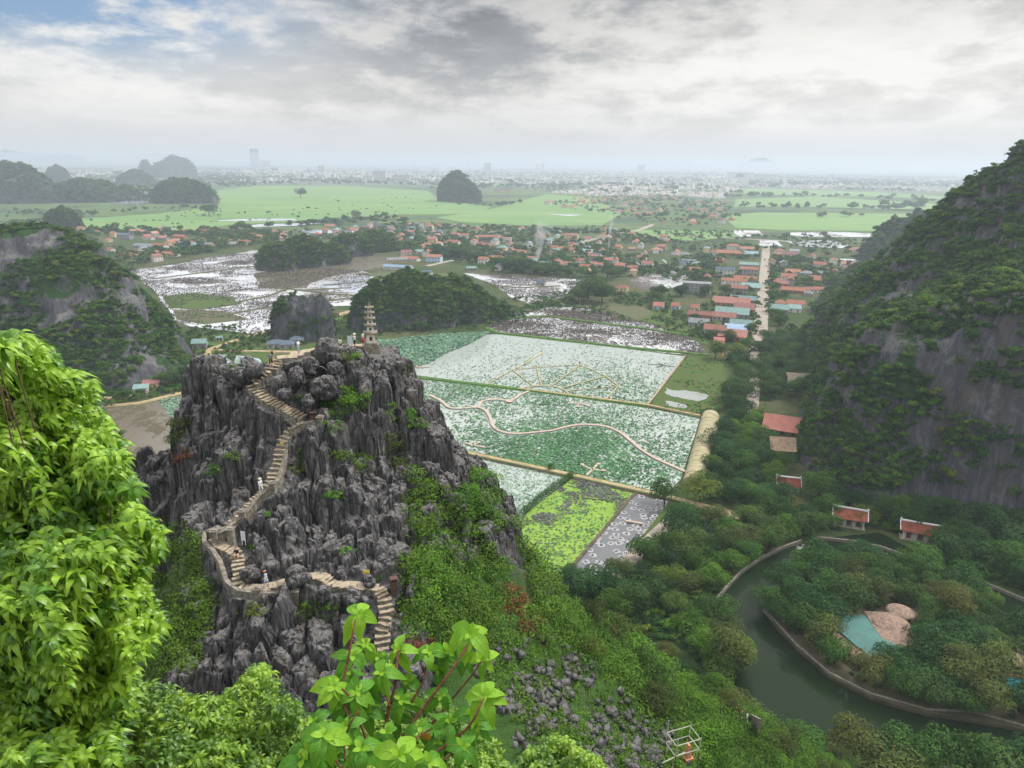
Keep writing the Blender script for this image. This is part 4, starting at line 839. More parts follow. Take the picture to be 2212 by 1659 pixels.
def cover(name, hill, n_, s0, s1, coll, label, seed, thr=-.12, zmin=.0, freq=.03, npick=4, dens=None, zbias=0.0):
    gx, gy, z, _ = hill; rng = np.random.default_rng(seed); ny, nx = gx.shape
    # sample proportionally to true surface area
    dx = gx[0, 1]-gx[0, 0]; dyy = gy[1, 0]-gy[0, 0]; zy_, zx_ = np.gradient(z, dyy, dx); sl = np.hypot(zy_, zx_); fc_ = (zx_*gx+zy_*gy+(H-z)) > -40; inv_ = np.abs(1106+FPX*gx/np.maximum(gy, 1)-1106) < 1250; w_ = np.where((z > zmin) & inv_, np.sqrt(1+np.minimum(sl, 3)**2)*np.where(fc_, 1, .12), 0).ravel(); w_ = w_/w_.sum()
    k = rng.choice(w_.size, int(n_*2.2), p=w_); x = gx.ravel()[k]+rng.uniform(-.5, .5, len(k))*dx; y = gy.ravel()[k]+rng.uniform(-.5, .5, len(k))*dyy; zz = z.ravel()[k]
    nz = fbm(x*freq, y*freq, zz*freq*1.3, o=4, s=seed); keep = nz > thr+.13*sstep(1.4, 3.0, sl.ravel()[k])+zbias*zz
    x, y, zz = x[keep][:n_], y[keep][:n_], zz[keep][:n_]; s = s0+(s1-s0)*rng.random(len(x))**1.6
    return scatter(name, np.c_[x, y, zz-s*.25], s, coll, label, seed, npick)
def grid_hill(name, CP, x0, x1, y0, y1, nx, ny, label, cell=11, amp=7, seed=0, floor=-4, foot=None, edge=14):
    rb = RBF(CP, .004, True); gx, gy = np.meshgrid(np.linspace(x0, x1, nx), np.linspace(y0, y1, ny)); h = rb(gx, gy)
    wx = gx+cell*.4*fbm(gx/cell, gy/cell, s=seed+1, o=3); wy = gy+cell*.4*fbm(gx/cell+5, gy/cell, s=seed+2, o=3)
    F1, F2, rr, qx, qy = worley(wx/cell, wy/cell, seed+3); hb = rb(qx*cell, qy*cell); F1b, F2b, r2, qx2, qy2 = worley(wx/cell*2.8, wy/cell*2.8, seed+4); hb2 = rb(qx2*cell/2.8, qy2*cell/2.8)
    z = h*.4+hb*.3+hb2*.3+amp*((rr-.5)*.7*sstep(0, .2, F2-F1)+(r2-.5)*.35)+amp*.35*fbm(gx/cell*2, gy/cell*2, s=seed+6, o=4); z = np.where(h < 1.5, np.minimum(z, h), z)
    if foot is not None:
        sdm = sdist(gx, gy, foot, True)*np.where(inpoly(gx, gy, foot), 1, -1)+3*fbm(gx*.06, gy*.06, s=seed+9, o=3); z = np.where(sdm < 0, floor, floor+(z-floor)*np.clip(sdm/edge, 0, 1)**.45)
    z = np.maximum(z, floor)
    ox = cell*.12*fbm(gx/cell*1.6, gy/cell*1.6, z/cell, o=3, s=seed+20); oy = cell*.12*fbm(gx/cell*1.6+4, gy/cell*1.6, z/cell, o=3, s=seed+21)
    o = link(name, mesh(name, np.stack([gx+ox, gy+oy, z], -1).reshape(-1, 3), gridfaces(nx, ny)), M_hillrock); tag(o, label, kind='structure')
    return gx, gy, z, o
# the mountain on the right
MP = [V(*q) for q in [(1846,626,550),(1884,582,540),(1904,560,530),(1962,526,515),(2018,494,500),(2048,456,490),(2084,410,480),(2124,372,465),(2172,338,450),(2224,308,440),(2320,270,425),(1745,960,312),(1760,870,318),(1790,790,322),(1850,730,322),(1900,700,320),(1980,680,314),(2100,675,304),(2212,690,292),(2000,800,302),(2100,900,280),(2200,1000,262),(1900,900,296),(1870,1030,272),(2000,1060,262),(2120,1080,252),(2212,1100,244),(1800,950,295),(1930,980,278),(2050,1000,268),(2300,690,280),(1930,640,430),(2010,600,420),(2110,550,410),(2212,500,400),(1810,700,430),(1860,670,420),(1800,760,380),(1880,1000,285),(2350,900,290),(2400,600,380)]]
MP += [(x*1.06, y*1.12, max(z-40, -5)) for x, y, z in MP[:11]]+[tuple(G(x, y)*np.array([1, 1, 0])+np.array([0, 0, -3.])) for x, y in [(1690,760),(1700,720),(1725,690),(1722,830),(1712,900),(1715,980),(1730,1020),(1830,1090),(1960,1125),(2100,1150),(2212,1170),(2400,1220),(1740,652),(1770,630)]]
MP += [(x, y, -8) for x, y in ((150, 560), (160, 640), (230, 760), (330, 800))]+[(420, 500, 150), (450, 350, 150), (380, 250, 90), (300, 190, 10), (480, 650, 100), (500, 250, 120)]
mtn = grid_hill('mountain', MP, 95, 520, 175, 820, 330, 460, 'steep wooded limestone mountain filling the right edge', 13, 8, 30, foot=[tuple(G(x, y)[:2]) for x, y in [(1742,650),(1690,690),(1735,760),(1740,800),(1725,870),(1725,960),(1730,1000),(1790,1060),(1860,1082),(2000,1100),(2120,1120),(2212,1140)]]+[(300, 215), (560, 215), (560, 800), (330, 790), (250, 700)])
cover('mountain_shrubs', mtn, 34000, 1.3, 3.3, cShrubD, 'dark shrubs clothing the steep mountain', 41, thr=-.16, zmin=2, freq=.03, zbias=-.0022)
cover('mountain_shrubs', mtn, 4200, 1.2, 2.8, cShrubM, 'lighter shrubs on the lower mountain cliffs', 42, thr=-.02, zmin=2, freq=.05, zbias=.003)
# the round hill on the left
LP = [V(*q) for q in [(-60,500,565),(0,492,555),(60,486,540),(120,490,530),(180,520,520),(230,560,510),(280,620,500),(320,690,490),(370,740,478),(410,790,466),(200,700,465),(100,700,480),(0,700,500),(250,780,445),(120,800,458),(20,800,475),(330,780,455),(-60,700,510),(150,600,490),(50,600,505),(270,700,465),(-150,600,530)]]
LP += [tuple(G(x, y)*np.array([1, 1, 0])+np.array([0, 0, -3.])) for x, y in [(428,806),(400,826),(340,826),(300,842),(200,860),(100,866),(0,864),(-120,850)]]
LP += [(-400, 520, 72), (-340, 530, 50), (-290, 540, 15), (-480, 500, 72), (-230, 480, -4), (-330, 640, -4), (-500, 660, -4), (-270, 560, -4), (-540, 450, 40)]
lh = grid_hill('hill', LP, -560, -150, 320, 680, 260, 230, 'round limestone hill rising behind the leafy bush on the left', 12, 6, 50, foot=[tuple(G(x, y)[:2]) for x, y in [(432,795),(415,815),(370,826),(340,828),(300,842),(200,858),(100,864),(0,864),(-150,850)]]+[(-555, 400), (-555, 670), (-340, 660), (-285, 570), (-232, 480)], edge=9)
cover('hill_shrubs', lh, 9500, 1.3, 3.2, cShrubD, 'dark shrubs over the round left hill', 43, thr=-.24, zmin=2, freq=.035, zbias=-.001)
h1 = karst('hill', [(680, 737, 48, 652), (640, 735, 46, 650), (615, 735, 25, 668), (700, 737, 22, 648)], 'small square topped rock hill behind the crag', 130, 1.2, seed=60, steep=8)
cover('hill_shrubs', h1, 700, 1.2, 2.6, cShrubD, 'shrubs on the square topped rock hill', 44, thr=.0, zmin=1, freq=.06)
h2 = karst('hill', [(900, 708, 110, 603), (820, 715, 58, 620), (980, 700, 85, 610), (1050, 690, 70, 650), (1100, 682, 34, 668), (870, 710, 60, 596), (790, 715, 26, 640)], 'long wooded hill just beyond the pagoda', 170, 1.0, seed=61, steep=4)
cover('hill_shrubs', h2, 2600, 1.5, 3.4, cShrubD, 'trees covering the long hill beyond the pagoda', 45, thr=-.2, zmin=1, freq=.04)
cover('hill_shrubs', h2, 500, 1.8, 3.6, cShrubM, 'lighter tree clumps on the long hill beyond the pagoda', 46, thr=.0, zmin=1, freq=.04)
h3 = karst('hill', [(600, 585, 42, 530), (660, 578, 55, 518), (720, 572, 36, 532), (760, 555, 50, 512), (810, 545, 45, 505), (870, 540, 40, 528)], 'low tree covered hill among the flooded fields', 150, .8, seed=62)
cover('hill_shrubs', h3, 2200, 2.2, 5.0, cShrubD, 'trees covering the low hill among the flooded fields', 47, thr=-.4, zmin=-1, freq=.03)
for i, (bs, lb, n_, s0) in enumerate([
    ([(985, 436, 37, 378), (1005, 438, 34, 398), (965, 434, 20, 392)], 'lone domed hill standing in the rice plain', 900, 9), ([(395, 440, 56, 394), (430, 440, 38, 402), (360, 440, 26, 410)], 'flat domed wooded hill left of the rice plain', 900, 9),
    ([(30, 440, 70, 360), (-20, 440, 60, 350), (80, 440, 45, 395)], 'big shadowed hill at the left edge of the plain', 900, 10), ([(130, 400, 24, 363)], 'small steep knob behind the left edge hill', 260, 9), ([(190, 438, 72, 395), (265, 435, 40, 408)], 'low wooded ridge left of the plain', 700, 10),
    ([(385, 383, 36, 343), (350, 385, 24, 356), (318, 385, 14, 352), (410, 384, 14, 352)], 'craggy hill near the distant lake', 500, 16), ([(297, 401, 34, 374), (278, 401, 18, 378)], 'low craggy hill before the distant lake', 350, 12),
    ([(138, 500, 32, 455), (152, 498, 20, 462)], 'dark wooded knoll beyond the round left hill', 450, 5), ([(1640, 366, 36, 344), (1660, 366, 26, 350), (1615, 366, 20, 352)], 'pale lone hill by the chimneys on the horizon', 200, 30),
    ([(1925, 562, 46, 478), (1972, 556, 52, 468), (2030, 550, 55, 457), (1885, 566, 30, 515)], 'hazy ridge behind the right mountain', 1300, 5),
    ([(60, 352, 60, 335), (130, 354, 50, 338)], 'faint hills on the left horizon', 150, 60), ([(355, 352, 60, 337), (420, 354, 40, 342)], 'faint hills on the horizon behind the lake', 150, 60), ([(20, 352, 30, 331)], 'farthest pale hill at the left edge', 100, 60)]):
    hk = karst('hill', bs, lb, 90, .9, seed=70+i*3, steep=3)
    cover('hill_shrubs', hk, n_, s0*.6, s0, cFar, 'tree cover of the '+lb, 50+i, thr=-.5, zmin=-1, freq=.02, npick=3)
print('hills', time.time()-T0)
# ================================================================== TREES
def trunk_mesh(seed, h, r, spread):
    rg = random.Random(seed); mb = MB(); top = (rg.uniform(-.4, .4), rg.uniform(-.4, .4), h*.62); mb.tube([(0, 0, -.6), (0, 0, h*.2), (top[0]*.5, top[1]*.5, h*.42), top], [r, r*.8, r*.62, r*.35], 7)
    for k in range(5):
        a = k*1.26+rg.uniform(-.4, .4); z0 = h*rg.uniform(.28, .5); mb.tube([(0, 0, z0), (math.cos(a)*spread*.3, math.sin(a)*spread*.3, z0+h*.14), (math.cos(a)*spread*.62, math.sin(a)*spread*.62, h*.68)], [r*.45, r*.28, r*.1], 5)
    return mesh('trunk', np.array(mb.v), mb.f, True)
TREES = {}
def make_tree(key, seed, R0, hgt, lobes, nleaf, leaf, lm, **kw):
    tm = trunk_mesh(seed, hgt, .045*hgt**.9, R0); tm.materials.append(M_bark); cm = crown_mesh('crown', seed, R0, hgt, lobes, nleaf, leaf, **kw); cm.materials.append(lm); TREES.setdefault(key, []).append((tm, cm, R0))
for i in range(4): make_tree('dark', 300+i, 7.0, 9.5, 17, 3600, .56, L_dark)
for i in range(3): make_tree('mid', 310+i, 6.6, 9.8, 16, 3600, .54, L_mid)
for i in range(2): make_tree('olive', 320+i, 6.4, 10.5, 16, 3400, .5, L_olive, flat=.9)
for i in range(2): make_tree('bright', 330+i, 6.0, 9, 14, 3200, .5, L_shrub)
for i in range(2): make_tree('small', 340+i, 2.0, 3.2, 8, 900, .34, L_mid)
def put_tree(key, x, y, z, s, label, group=None, k=None, rz=None, parts=True, name='tree', cat='tree'):
    T_ = TREES[key]; tm, cm, r0 = T_[(k if k is not None else random.randrange(len(T_))) % len(T_)]
    e = empty(name, (x, y, z), random.uniform(0, 6.28) if rz is None else rz); e.scale = (s*random.uniform(.92, 1.08), s*random.uniform(.92, 1.08), s*random.uniform(.85, 1.12)); tag(e, label, cat, group)
    if parts: link('trunk', tm, parent=e)
    link('crown', cm, parent=e); return e
def link(name, me, mats=(), parent=None, loc=None, rz=None):
    o = bpy.data.objects.new(name, me); COL.objects.link(o)
    if me is not None:
        for m in (mats if isinstance(mats, (list, tuple)) else [mats]): me.materials.append(m)
    if parent: o.parent = parent
    if loc is not None: o.location = tuple(float(v) for v in loc)
    if rz is not None: o.rotation_euler = (0, 0, rz)
    return o
def poisson(poly, dmin, n_, seed, excl=(), keep=()):
    rng = np.random.default_rng(seed); c = sample_poly(poly, n_*4, rng); out = list(keep)
    for p in c:
        if len(out) >= n_+len(keep): break
        if any(bool(inpoly(p[0], p[1], e)) for e in excl): continue
        if out and np.min(np.hypot(np.array(out)[:, 0]-p[0], np.array(out)[:, 1]-p[1])) < dmin: continue
        out.append(tuple(p))
    return out[len(keep):]
def W2(L): return [tuple(G(x, y)[:2]) for x, y in L]
X_road = W2([(1325, 1262), (1480, 1095), (1510, 1085), (1345, 1262)]); X_clear = W2([(1475, 1090), (1520, 1078), (1620, 1112), (1590, 1132), (1500, 1120)])
X_temple = W2([(1680, 1055), (1745, 1055), (1745, 1095), (1660, 1085)]); X_green = W2([(1500, 900), (1560, 900), (1515, 1060), (1470, 1060)])
X_pond = W2([(1530, 1320), (1570, 1262), (1600, 1225), (1690, 1172), (1800, 1150), (1900, 1140), (2060, 1225), (2212, 1280), (2500, 1400), (2500, 2100), (1700, 1900), (1640, 1600), (1575, 1480), (1550, 1390)])
X_t2 = W2([(1800, 1110), (1860, 1118), (1850, 1150), (1795, 1140)]); X_t3 = W2([(1930, 1150), (2030, 1168), (2040, 1200), (1900, 1180)]); X_vill = W2([(1658, 900), (1735, 880), (1720, 1010), (1650, 1010)]); X_gard = W2([(1655, 862), (1735, 862), (1735, 905), (1640, 905)]); X_lane = W2([(1608, 905), (1642, 905), (1645, 760), (1615, 760)])
EX = [X_road, X_clear, X_temple, X_green, X_pond, X_t2, X_t3, X_vill, X_lane]
LMK = [(W2([(a, b)])[0], t) for a, b, t in ((1535, 905, 'by the far end of the tunnel greenhouse'), (1525, 985, 'beside the middle of the tunnel greenhouse'), (1500, 1055, 'by the near end of the tunnel greenhouse'), (1685, 985, 'beside the steep thatched cottage'), (1690, 940, 'beside the large salmon roof'), (1735, 850, 'beside the thatched longhouse'), (1595, 868, 'near the big mango tree'), (1640, 745, 'at the near end of the straight village road'), (1560, 770, 'near the parked yellow car'), (1700, 1062, 'near the small temple with white ridges'), (1640, 1060, 'in the grove left of the small temple'), (1570, 1120, 'beside the dirt clearing'), (1760, 1110, 'between the temple and the pavilion'), (1832, 1132, 'beside the red roofed pavilion'), (1978, 1175, 'beside the long red roof'), (2150, 1230, 'right of the long red roof'), (2060, 1245, 'above the far channel embankment'), (1745, 1175, 'at the shore end of the footbridge'), (1690, 1200, 'left of the footbridge'), (1600, 1235, 'on the left shore of the green pond'), (1400, 1190, 'beside the pale lane'), (1340, 1265, 'at the near end of the pale lane'), (1260, 1290, 'below the duckweed pond'), (1450, 1290, 'in the middle of the wood below the lane'), (1530, 1320, 'at the left tip of the green pond'), (1560, 1180, 'between the clearing and the pond shore'), (1800, 1250, 'at the island end of the footbridge'), (1845, 1350, 'left of the teal roof'), (1870, 1450, 'below the teal roof'), (1925, 1310, 'behind the large round thatched hut'), (2065, 1390, 'by the half hidden thatched hut'), (2050, 1480, 'on the near shore of the island'), (1710, 1330, 'on the left shore of the island'), (2190, 1440, 'beside the turquoise pool'), (2010, 1270, 'on the far shore of the island'), (1650, 800, 'along the lane below the village road'), (1690, 760, 'under the mountain above the longhouse'))]
def near_lm(x, y, L=None):
    return min(L or LMK, key=lambda q: math.hypot(q[0][0]-x, q[0][1]-y))[1]
VLM = [(W2([(a, b)])[0], t) for a, b, t in ((1160, 560, 'near the wide smoke cloud'), (1310, 540, 'near the thin smoke column'), (1270, 640, 'near the huge marsh tree'), (1190, 500, 'at the edge of the rice plain'), (900, 500, 'behind the wooded low hill'), (700, 505, 'at the left end of the middle village'), (960, 560, 'near the row of yellow gabled cottages'), (1060, 570, 'near the tall white block with balconies'), (1400, 560, 'near the orange hip roofed hall'), (1480, 600, 'near the pale blue grey shed'), (1330, 500, 'near the bend of the pale field road'), (1230, 470, 'at the left end of the far hamlet'), (1330, 445, 'at the top of the far hamlet'), (1420, 470, 'in the middle of the far hamlet'), (1530, 455, 'at the right end of the far hamlet'), (1380, 490, 'at the near edge of the far hamlet'), (230, 510, 'above the left hill'), (350, 530, 'near the white house at the field edge'), (480, 520, 'near the long cream school'), (600, 515, 'beside the wooded low hill'), (1720, 580, 'in the far gardens right of the road'), (1740, 640, 'near the pink red villa'), (1690, 660, 'close to the right kerb of the road'), (1040, 520, 'near the broad white house with terrace'), (1180, 600, 'at the near edge of the middle village'), (800, 520, 'near the tall dark tower house'))]
used = []
def wood(poly, dmin, n_, seed, kinds, smin, smax, label, group, z=0.0, excl=EX):
    pts = poisson(W2(poly), dmin, n_, seed, excl, used); used.extend(pts); rg = random.Random(seed)
    for x, y in pts:
        key = rg.choice(kinds); s_ = rg.uniform(smin, smax); lab = ('%s %s tree ' % ('large' if s_ > smin+(smax-smin)*.62 else 'small' if s_ < smin+(smax-smin)*.3 else 'middling', {'dark': 'dark green', 'mid': 'green', 'olive': 'olive green', 'bright': 'fresh green', 'small': 'small green'}[key]))+near_lm(x, y)
        put_tree(key, x, y, z, s_, lab, group)
wood([(1545, 905), (1690, 900), (1700, 960), (1690, 1020), (1720, 1060), (1700, 1100), (1600, 1110), (1500, 1080), (1510, 1040)], 7.0, 46, 1, ['dark', 'dark', 'mid', 'bright'], .75, 1.15, '%s tree in the wood between the tunnel greenhouse and the mountain foot', 'trees beside the tunnel greenhouse')
wood([(1585, 765), (1760, 720), (1740, 800), (1730, 860), (1640, 868), (1590, 860)], 8.5, 44, 2, ['dark', 'dark', 'mid'], .8, 1.2, '%s tree in the wood between the village road and the mountain', 'trees at the road end')
wood([(1575, 850), (1620, 850), (1620, 905), (1560, 900)], 8, 9, 3, ['dark', 'mid'], .8, 1.1, '%s tree lining the lane above the greenhouse', 'trees lining the lane')
wood([(1480, 1130), (1560, 1130), (1690, 1100), (1800, 1140), (1690, 1172), (1600, 1222), (1540, 1290), (1480, 1330), (1400, 1330), (1260, 1330), (1195, 1268), (1290, 1268), (1345, 1262), (1420, 1180)], 6.2, 104, 4, ['dark', 'dark', 'mid', 'bright', 'olive'], .72, 1.15, '%s tree in the wood between the pale lane and the green pond', 'trees between the lane and the green pond')
wood([(1740, 1070), (1850, 1095), (2000, 1120), (2212, 1150), (2400, 1230), (2400, 1330), (2212, 1280), (2060, 1225), (1900, 1140), (1800, 1150)], 7.0, 66, 5, ['dark', 'dark', 'mid', 'bright'], .85, 1.25, '%s tree between the green pond and the mountain foot', 'trees under the mountain')
X_roof = W2([(1785, 1420), (1830, 1330), (1990, 1315), (2010, 1385), (1930, 1450), (1830, 1460)])
wood([(1668, 1300), (1705, 1265), (1775, 1230), (1850, 1218), (1960, 1232), (2055, 1268), (2135, 1325), (2240, 1425), (2340, 1560), (2212, 1565), (2000, 1528), (1890, 1495), (1800, 1452), (1730, 1392), (1680, 1345)], 5.6, 62, 6, ['dark', 'dark', 'mid', 'olive'], .72, 1.15, '%s tree on the island in the green pond', 'trees on the island', 1.0, [X_roof, W2([(2080, 1440), (2212, 1400), (2300, 1520), (2120, 1500)])])
wood([(1545, 1300), (1600, 1232), (1690, 1180), (1700, 1170), (1610, 1215), (1540, 1280)], 6, 9, 7, ['dark', 'mid'], .7, .9, '%s tree leaning out over the left shore of the green pond', 'trees on the pond shore', excl=[])
wood([(1480, 1330), (1545, 1320), (1575, 1400), (1590, 1480), (1650, 1600), (1560, 1560), (1500, 1440)], 6.5, 16, 8, ['bright', 'mid', 'olive'], .8, 1.1, '%s tree on the lower bank where the slope meets the green pond', 'trees on the lower bank', excl=[])
# low growth filling the ground between the near trees
rng = np.random.default_rng(91); gpts = []
for poly, n_ in (([(1545, 905), (1690, 900), (1700, 960), (1690, 1020), (1720, 1060), (1700, 1100), (1600, 1110), (1500, 1080), (1510, 1040)], 700), ([(1585, 765), (1760, 720), (1740, 800), (1730, 860), (1640, 868), (1590, 860)], 800), ([(1480, 1130), (1560, 1130), (1690, 1100), (1800, 1140), (1690, 1172), (1600, 1222), (1540, 1290), (1575, 1400), (1600, 1520), (1480, 1400), (1260, 1330), (1195, 1268), (1290, 1268), (1345, 1262), (1420, 1180)], 2000), ([(1740, 1070), (1850, 1095), (2000, 1120), (2212, 1150), (2400, 1230), (2400, 1330), (2212, 1280), (2060, 1225), (1900, 1140), (1800, 1150)], 1300)):
    c = sample_poly(W2(poly), n_, rng)
    for e_ in EX: c = c[~inpoly(c[:, 0], c[:, 1], e_)]
    gpts.append(np.c_[c, np.zeros(len(c))])
gpts = np.concatenate(gpts); scatter('low_shrubs', gpts, .9+1.3*rng.random(len(gpts))**2, cShrubD, 'low shrubs filling the ground between the near trees', 92)
c = sample_poly(W2([(1668, 1300), (1705, 1265), (1775, 1230), (1850, 1218), (1960, 1232), (2055, 1268), (2135, 1325), (2240, 1425), (2340, 1560), (2212, 1565), (2000, 1528), (1890, 1495), (1800, 1452), (1730, 1392), (1680, 1345)]), 900, rng); c = c[~inpoly(c[:, 0], c[:, 1], X_roof)]; c = c[~inpoly(c[:, 0], c[:, 1], W2([(2080, 1440), (2212, 1400), (2300, 1520), (2120, 1500)]))]
scatter('low_shrubs', np.c_[c, np.full(len(c), 1.0)], .7+1.3*rng.random(len(c))**2, cShrubD, 'low shrubs under the island trees', 93)
wood([(1640, 1320), (1655, 1300), (1700, 1345), (1760, 1400), (1850, 1450), (1950, 1480), (2080, 1500), (2212, 1520), (2300, 1560), (2212, 1574), (2000, 1538), (1880, 1503), (1790, 1458), (1720, 1398), (1670, 1345)], 5.0, 26, 9, ['dark', 'dark', 'mid'], .7, 1.0, '', 'trees along the near island shore', z=.8, excl=[])
rng = np.random.default_rng(95); c = sample_poly(W2([(1480, 771), (1565, 768), (1600, 790), (1590, 850), (1545, 897), (1515, 903), (1402, 878)]), 900, rng); c = c[fbm(c[:, 0]*.06, c[:, 1]*.06, s=6, o=3) > -.05]
scatter('grass_clumps', np.c_[c, np.full(len(c), .45)], .25+.5*rng.random(len(c)), cShrubM, 'tufts of rough grass in the plot beside the upper pond', 96)
# rough growth on the open ground of the plain
TPx = []
for poly, n_, th_ in (([(430, 700), (600, 712), (760, 660), (840, 700), (830, 720), (780, 800), (600, 800), (440, 830), (400, 720)], 1500, -.1), ([(1040, 655), (1240, 630), (1440, 640), (1540, 745), (1440, 715), (1330, 690), (1180, 662), (1060, 695)], 1100, .0), ([(150, 500), (340, 560), (285, 590), (340, 680), (400, 720), (430, 790), (300, 640), (200, 560)], 900, .0), ([(0, 450), (480, 450), (480, 500), (160, 500), (0, 520)], 700, .05), ([(600, 480), (1340, 490), (1340, 505), (880, 490), (640, 505)], 500, .0), ([(1400, 560), (1560, 545), (1540, 640), (1440, 640)], 500, .0), ([(200, 850), (430, 800), (400, 850), (200, 885)], 260, .0)):
    c = sample_poly(W2(poly), n_, rng); c = c[fbm(c[:, 0]*.02, c[:, 1]*.02, s=55, o=3) > th_]; TPx.append(np.c_[c, np.full(len(c), .3)])
TPx = np.concatenate(TPx); scatter('rough_bushes', TPx, (.5+1.7*rng.random(len(TPx))**2)*(1+np.hypot(TPx[:, 0], TPx[:, 1])/1500), cShrubD, 'bushes and rank weeds on the open ground between ponds and villages', 97)
# slope trees, rooted on the hillside
rng = np.random.default_rng(12); c = sample_poly([(1190, 1300), (1330, 1345), (1450, 1420), (1560, 1500), (1700, 1570), (1900, 1700), (1600, 1720), (1480, 1600), (1380, 1520), (1250, 1420)], 60, rng); P, ok = hits(c[:, 0], c[:, 1])
sel = []
for p in P[ok]:
    if all(np.hypot(*(p-q)[:2]) > 4.4 for q in sel) and sdist(p[0], p[1], [hit(1500, 1490, hillz), hit(1620, 1555, hillz)]) > 4.0: sel.append(p)
SLM = [((p_[0], p_[1]), t) for p_, t in ((hit(1240, 1340, hillz), 'at the top of the slope under the crag'), (hit(1330, 1400, hillz), 'on the upper slope beside the scree'), (hit(1420, 1450, hillz), 'halfway down the slope'), (hit(1500, 1490, hillz), 'above the lower stone steps'), (hit(1560, 1560, hillz), 'below the lower stone steps'), (hit(1480, 1600, hillz), 'near the scaffold'), (hit(1660, 1600, hillz), 'low on the slope by the pond'))]
for i, p in enumerate(sel[:34]):
    key = random.choice(['bright', 'mid', 'bright', 'olive']); s_ = random.uniform(.34, .6); put_tree(key, p[0], p[1], p[2]-.8, s_, '%s %s tree %s' % ('bigger' if s_ > .5 else 'small' if s_ < .42 else 'middling', {'bright': 'fresh green', 'mid': 'green', 'olive': 'olive green'}[key], near_lm(p[0], p[1], SLM)), 'trees growing on the slope')
for x, y, s, key, lb in ((1640, 1625, .8, 'bright', 'bright bushy tree at the bottom edge just right of the slope path'), (1735, 1650, 1.0, 'mid', 'rounded tree at the bottom edge under the pond bend'), (1830, 1655, 1.0, 'olive', 'yellowish tree at the bottom edge beside the pond'), (1950, 1680, 1.15, 'mid', 'loose green tree at the bottom edge below the island tip'), (2150, 1710, 1.2, 'dark', 'dark tree at the bottom edge near the corner'), (1570, 1455, 1.15, 'olive', 'loose crowned tree leaning over the green pond edge'), (1890, 1690, 1.2, 'olive', 'yellow green leafy tree at the bottom edge beside the pond'), (2060, 1700, 1.2, 'mid', 'broad tree at the bottom edge near the pond corner'), (1690, 1690, 1.0, 'bright', 'bright tree at the bottom edge below the steps'), (2215, 1690, 1.1, 'dark', 'dark tree in the bottom right corner')):
    g = G(x, y); put_tree(key, g[0], g[1], 0, s, lb)
for x, y, s, key, lb in ((1595, 868, 1.55, 'dark', 'big round mango tree standing alone by the grass plot'), (1435, 1090, 1.0, 'mid', 'green tree at the end of the dirt dike'), (1512, 1085, 1.25, 'bright', 'tall loose tree at the greenhouse end'), (1270, 648, 2.6, 'dark', 'huge dark tree beside the shrine in the marsh'), (1300, 655, 1.9, 'dark', 'dark tree leaning against the huge marsh tree'), (1250, 655, 1.6, 'mid', 'smaller tree left of the huge marsh tree'), (1545, 775, 1.2, 'mid', 'green tree beside the red roofed stalls at the road end'), (1590, 778, 1.35, 'bright', 'lighter tree at the village road end'),
    (452, 466, 3.2, 'dark', 'lone dark tree in the rice plain below the domed hill'), (650, 428, 3.4, 'dark', 'lone dark tree in the middle of the rice plain'), (525, 500, 2.2, 'mid', 'tall thin tree at the edge of the rice plain'), (770, 478, 2.2, 'olive', 'tall wispy tree at the village edge'), (1295, 840, .7, 'small', 'bush growing on the dike'), (1192, 1018, 1.0, 'small', 'round bush on the dirt dike'),
    (282, 800, 1.3, 'mid', 'tall green tree at the foot of the left hill'), (240, 838, 1.2, 'dark', 'dark tree left of the white hut'), (268, 868, .7, 'mid', 'small tree in front of the white hut'), (330, 862, .6, 'small', 'bush on the pond bank below the hut')):
    g = G(x, y); put_tree(key, g[0], g[1], 0, s, lb)
# hedge on the bank between the pale pond and the duckweed
Ph = resample([np.array(G(x, y)) for x, y in [(1130, 1112), (1160, 1085), (1200, 1052), (1238, 1030)]], 1.4); rng = np.random.default_rng(9); C_ = np.array(Ph)+rng.normal(size=(len(Ph), 3))*.35; C_[:, 2] = 1.0
v, f, t = bush_arrays(C_, 1.2+.5*rng.random(len(C_)), 90, .34, rng, flat=1.1); tag(link('hedge', mesh('hedge', v, f, tint=t), L_mid), 'dense green hedge on the bank beside the duckweed pond', 'hedge')
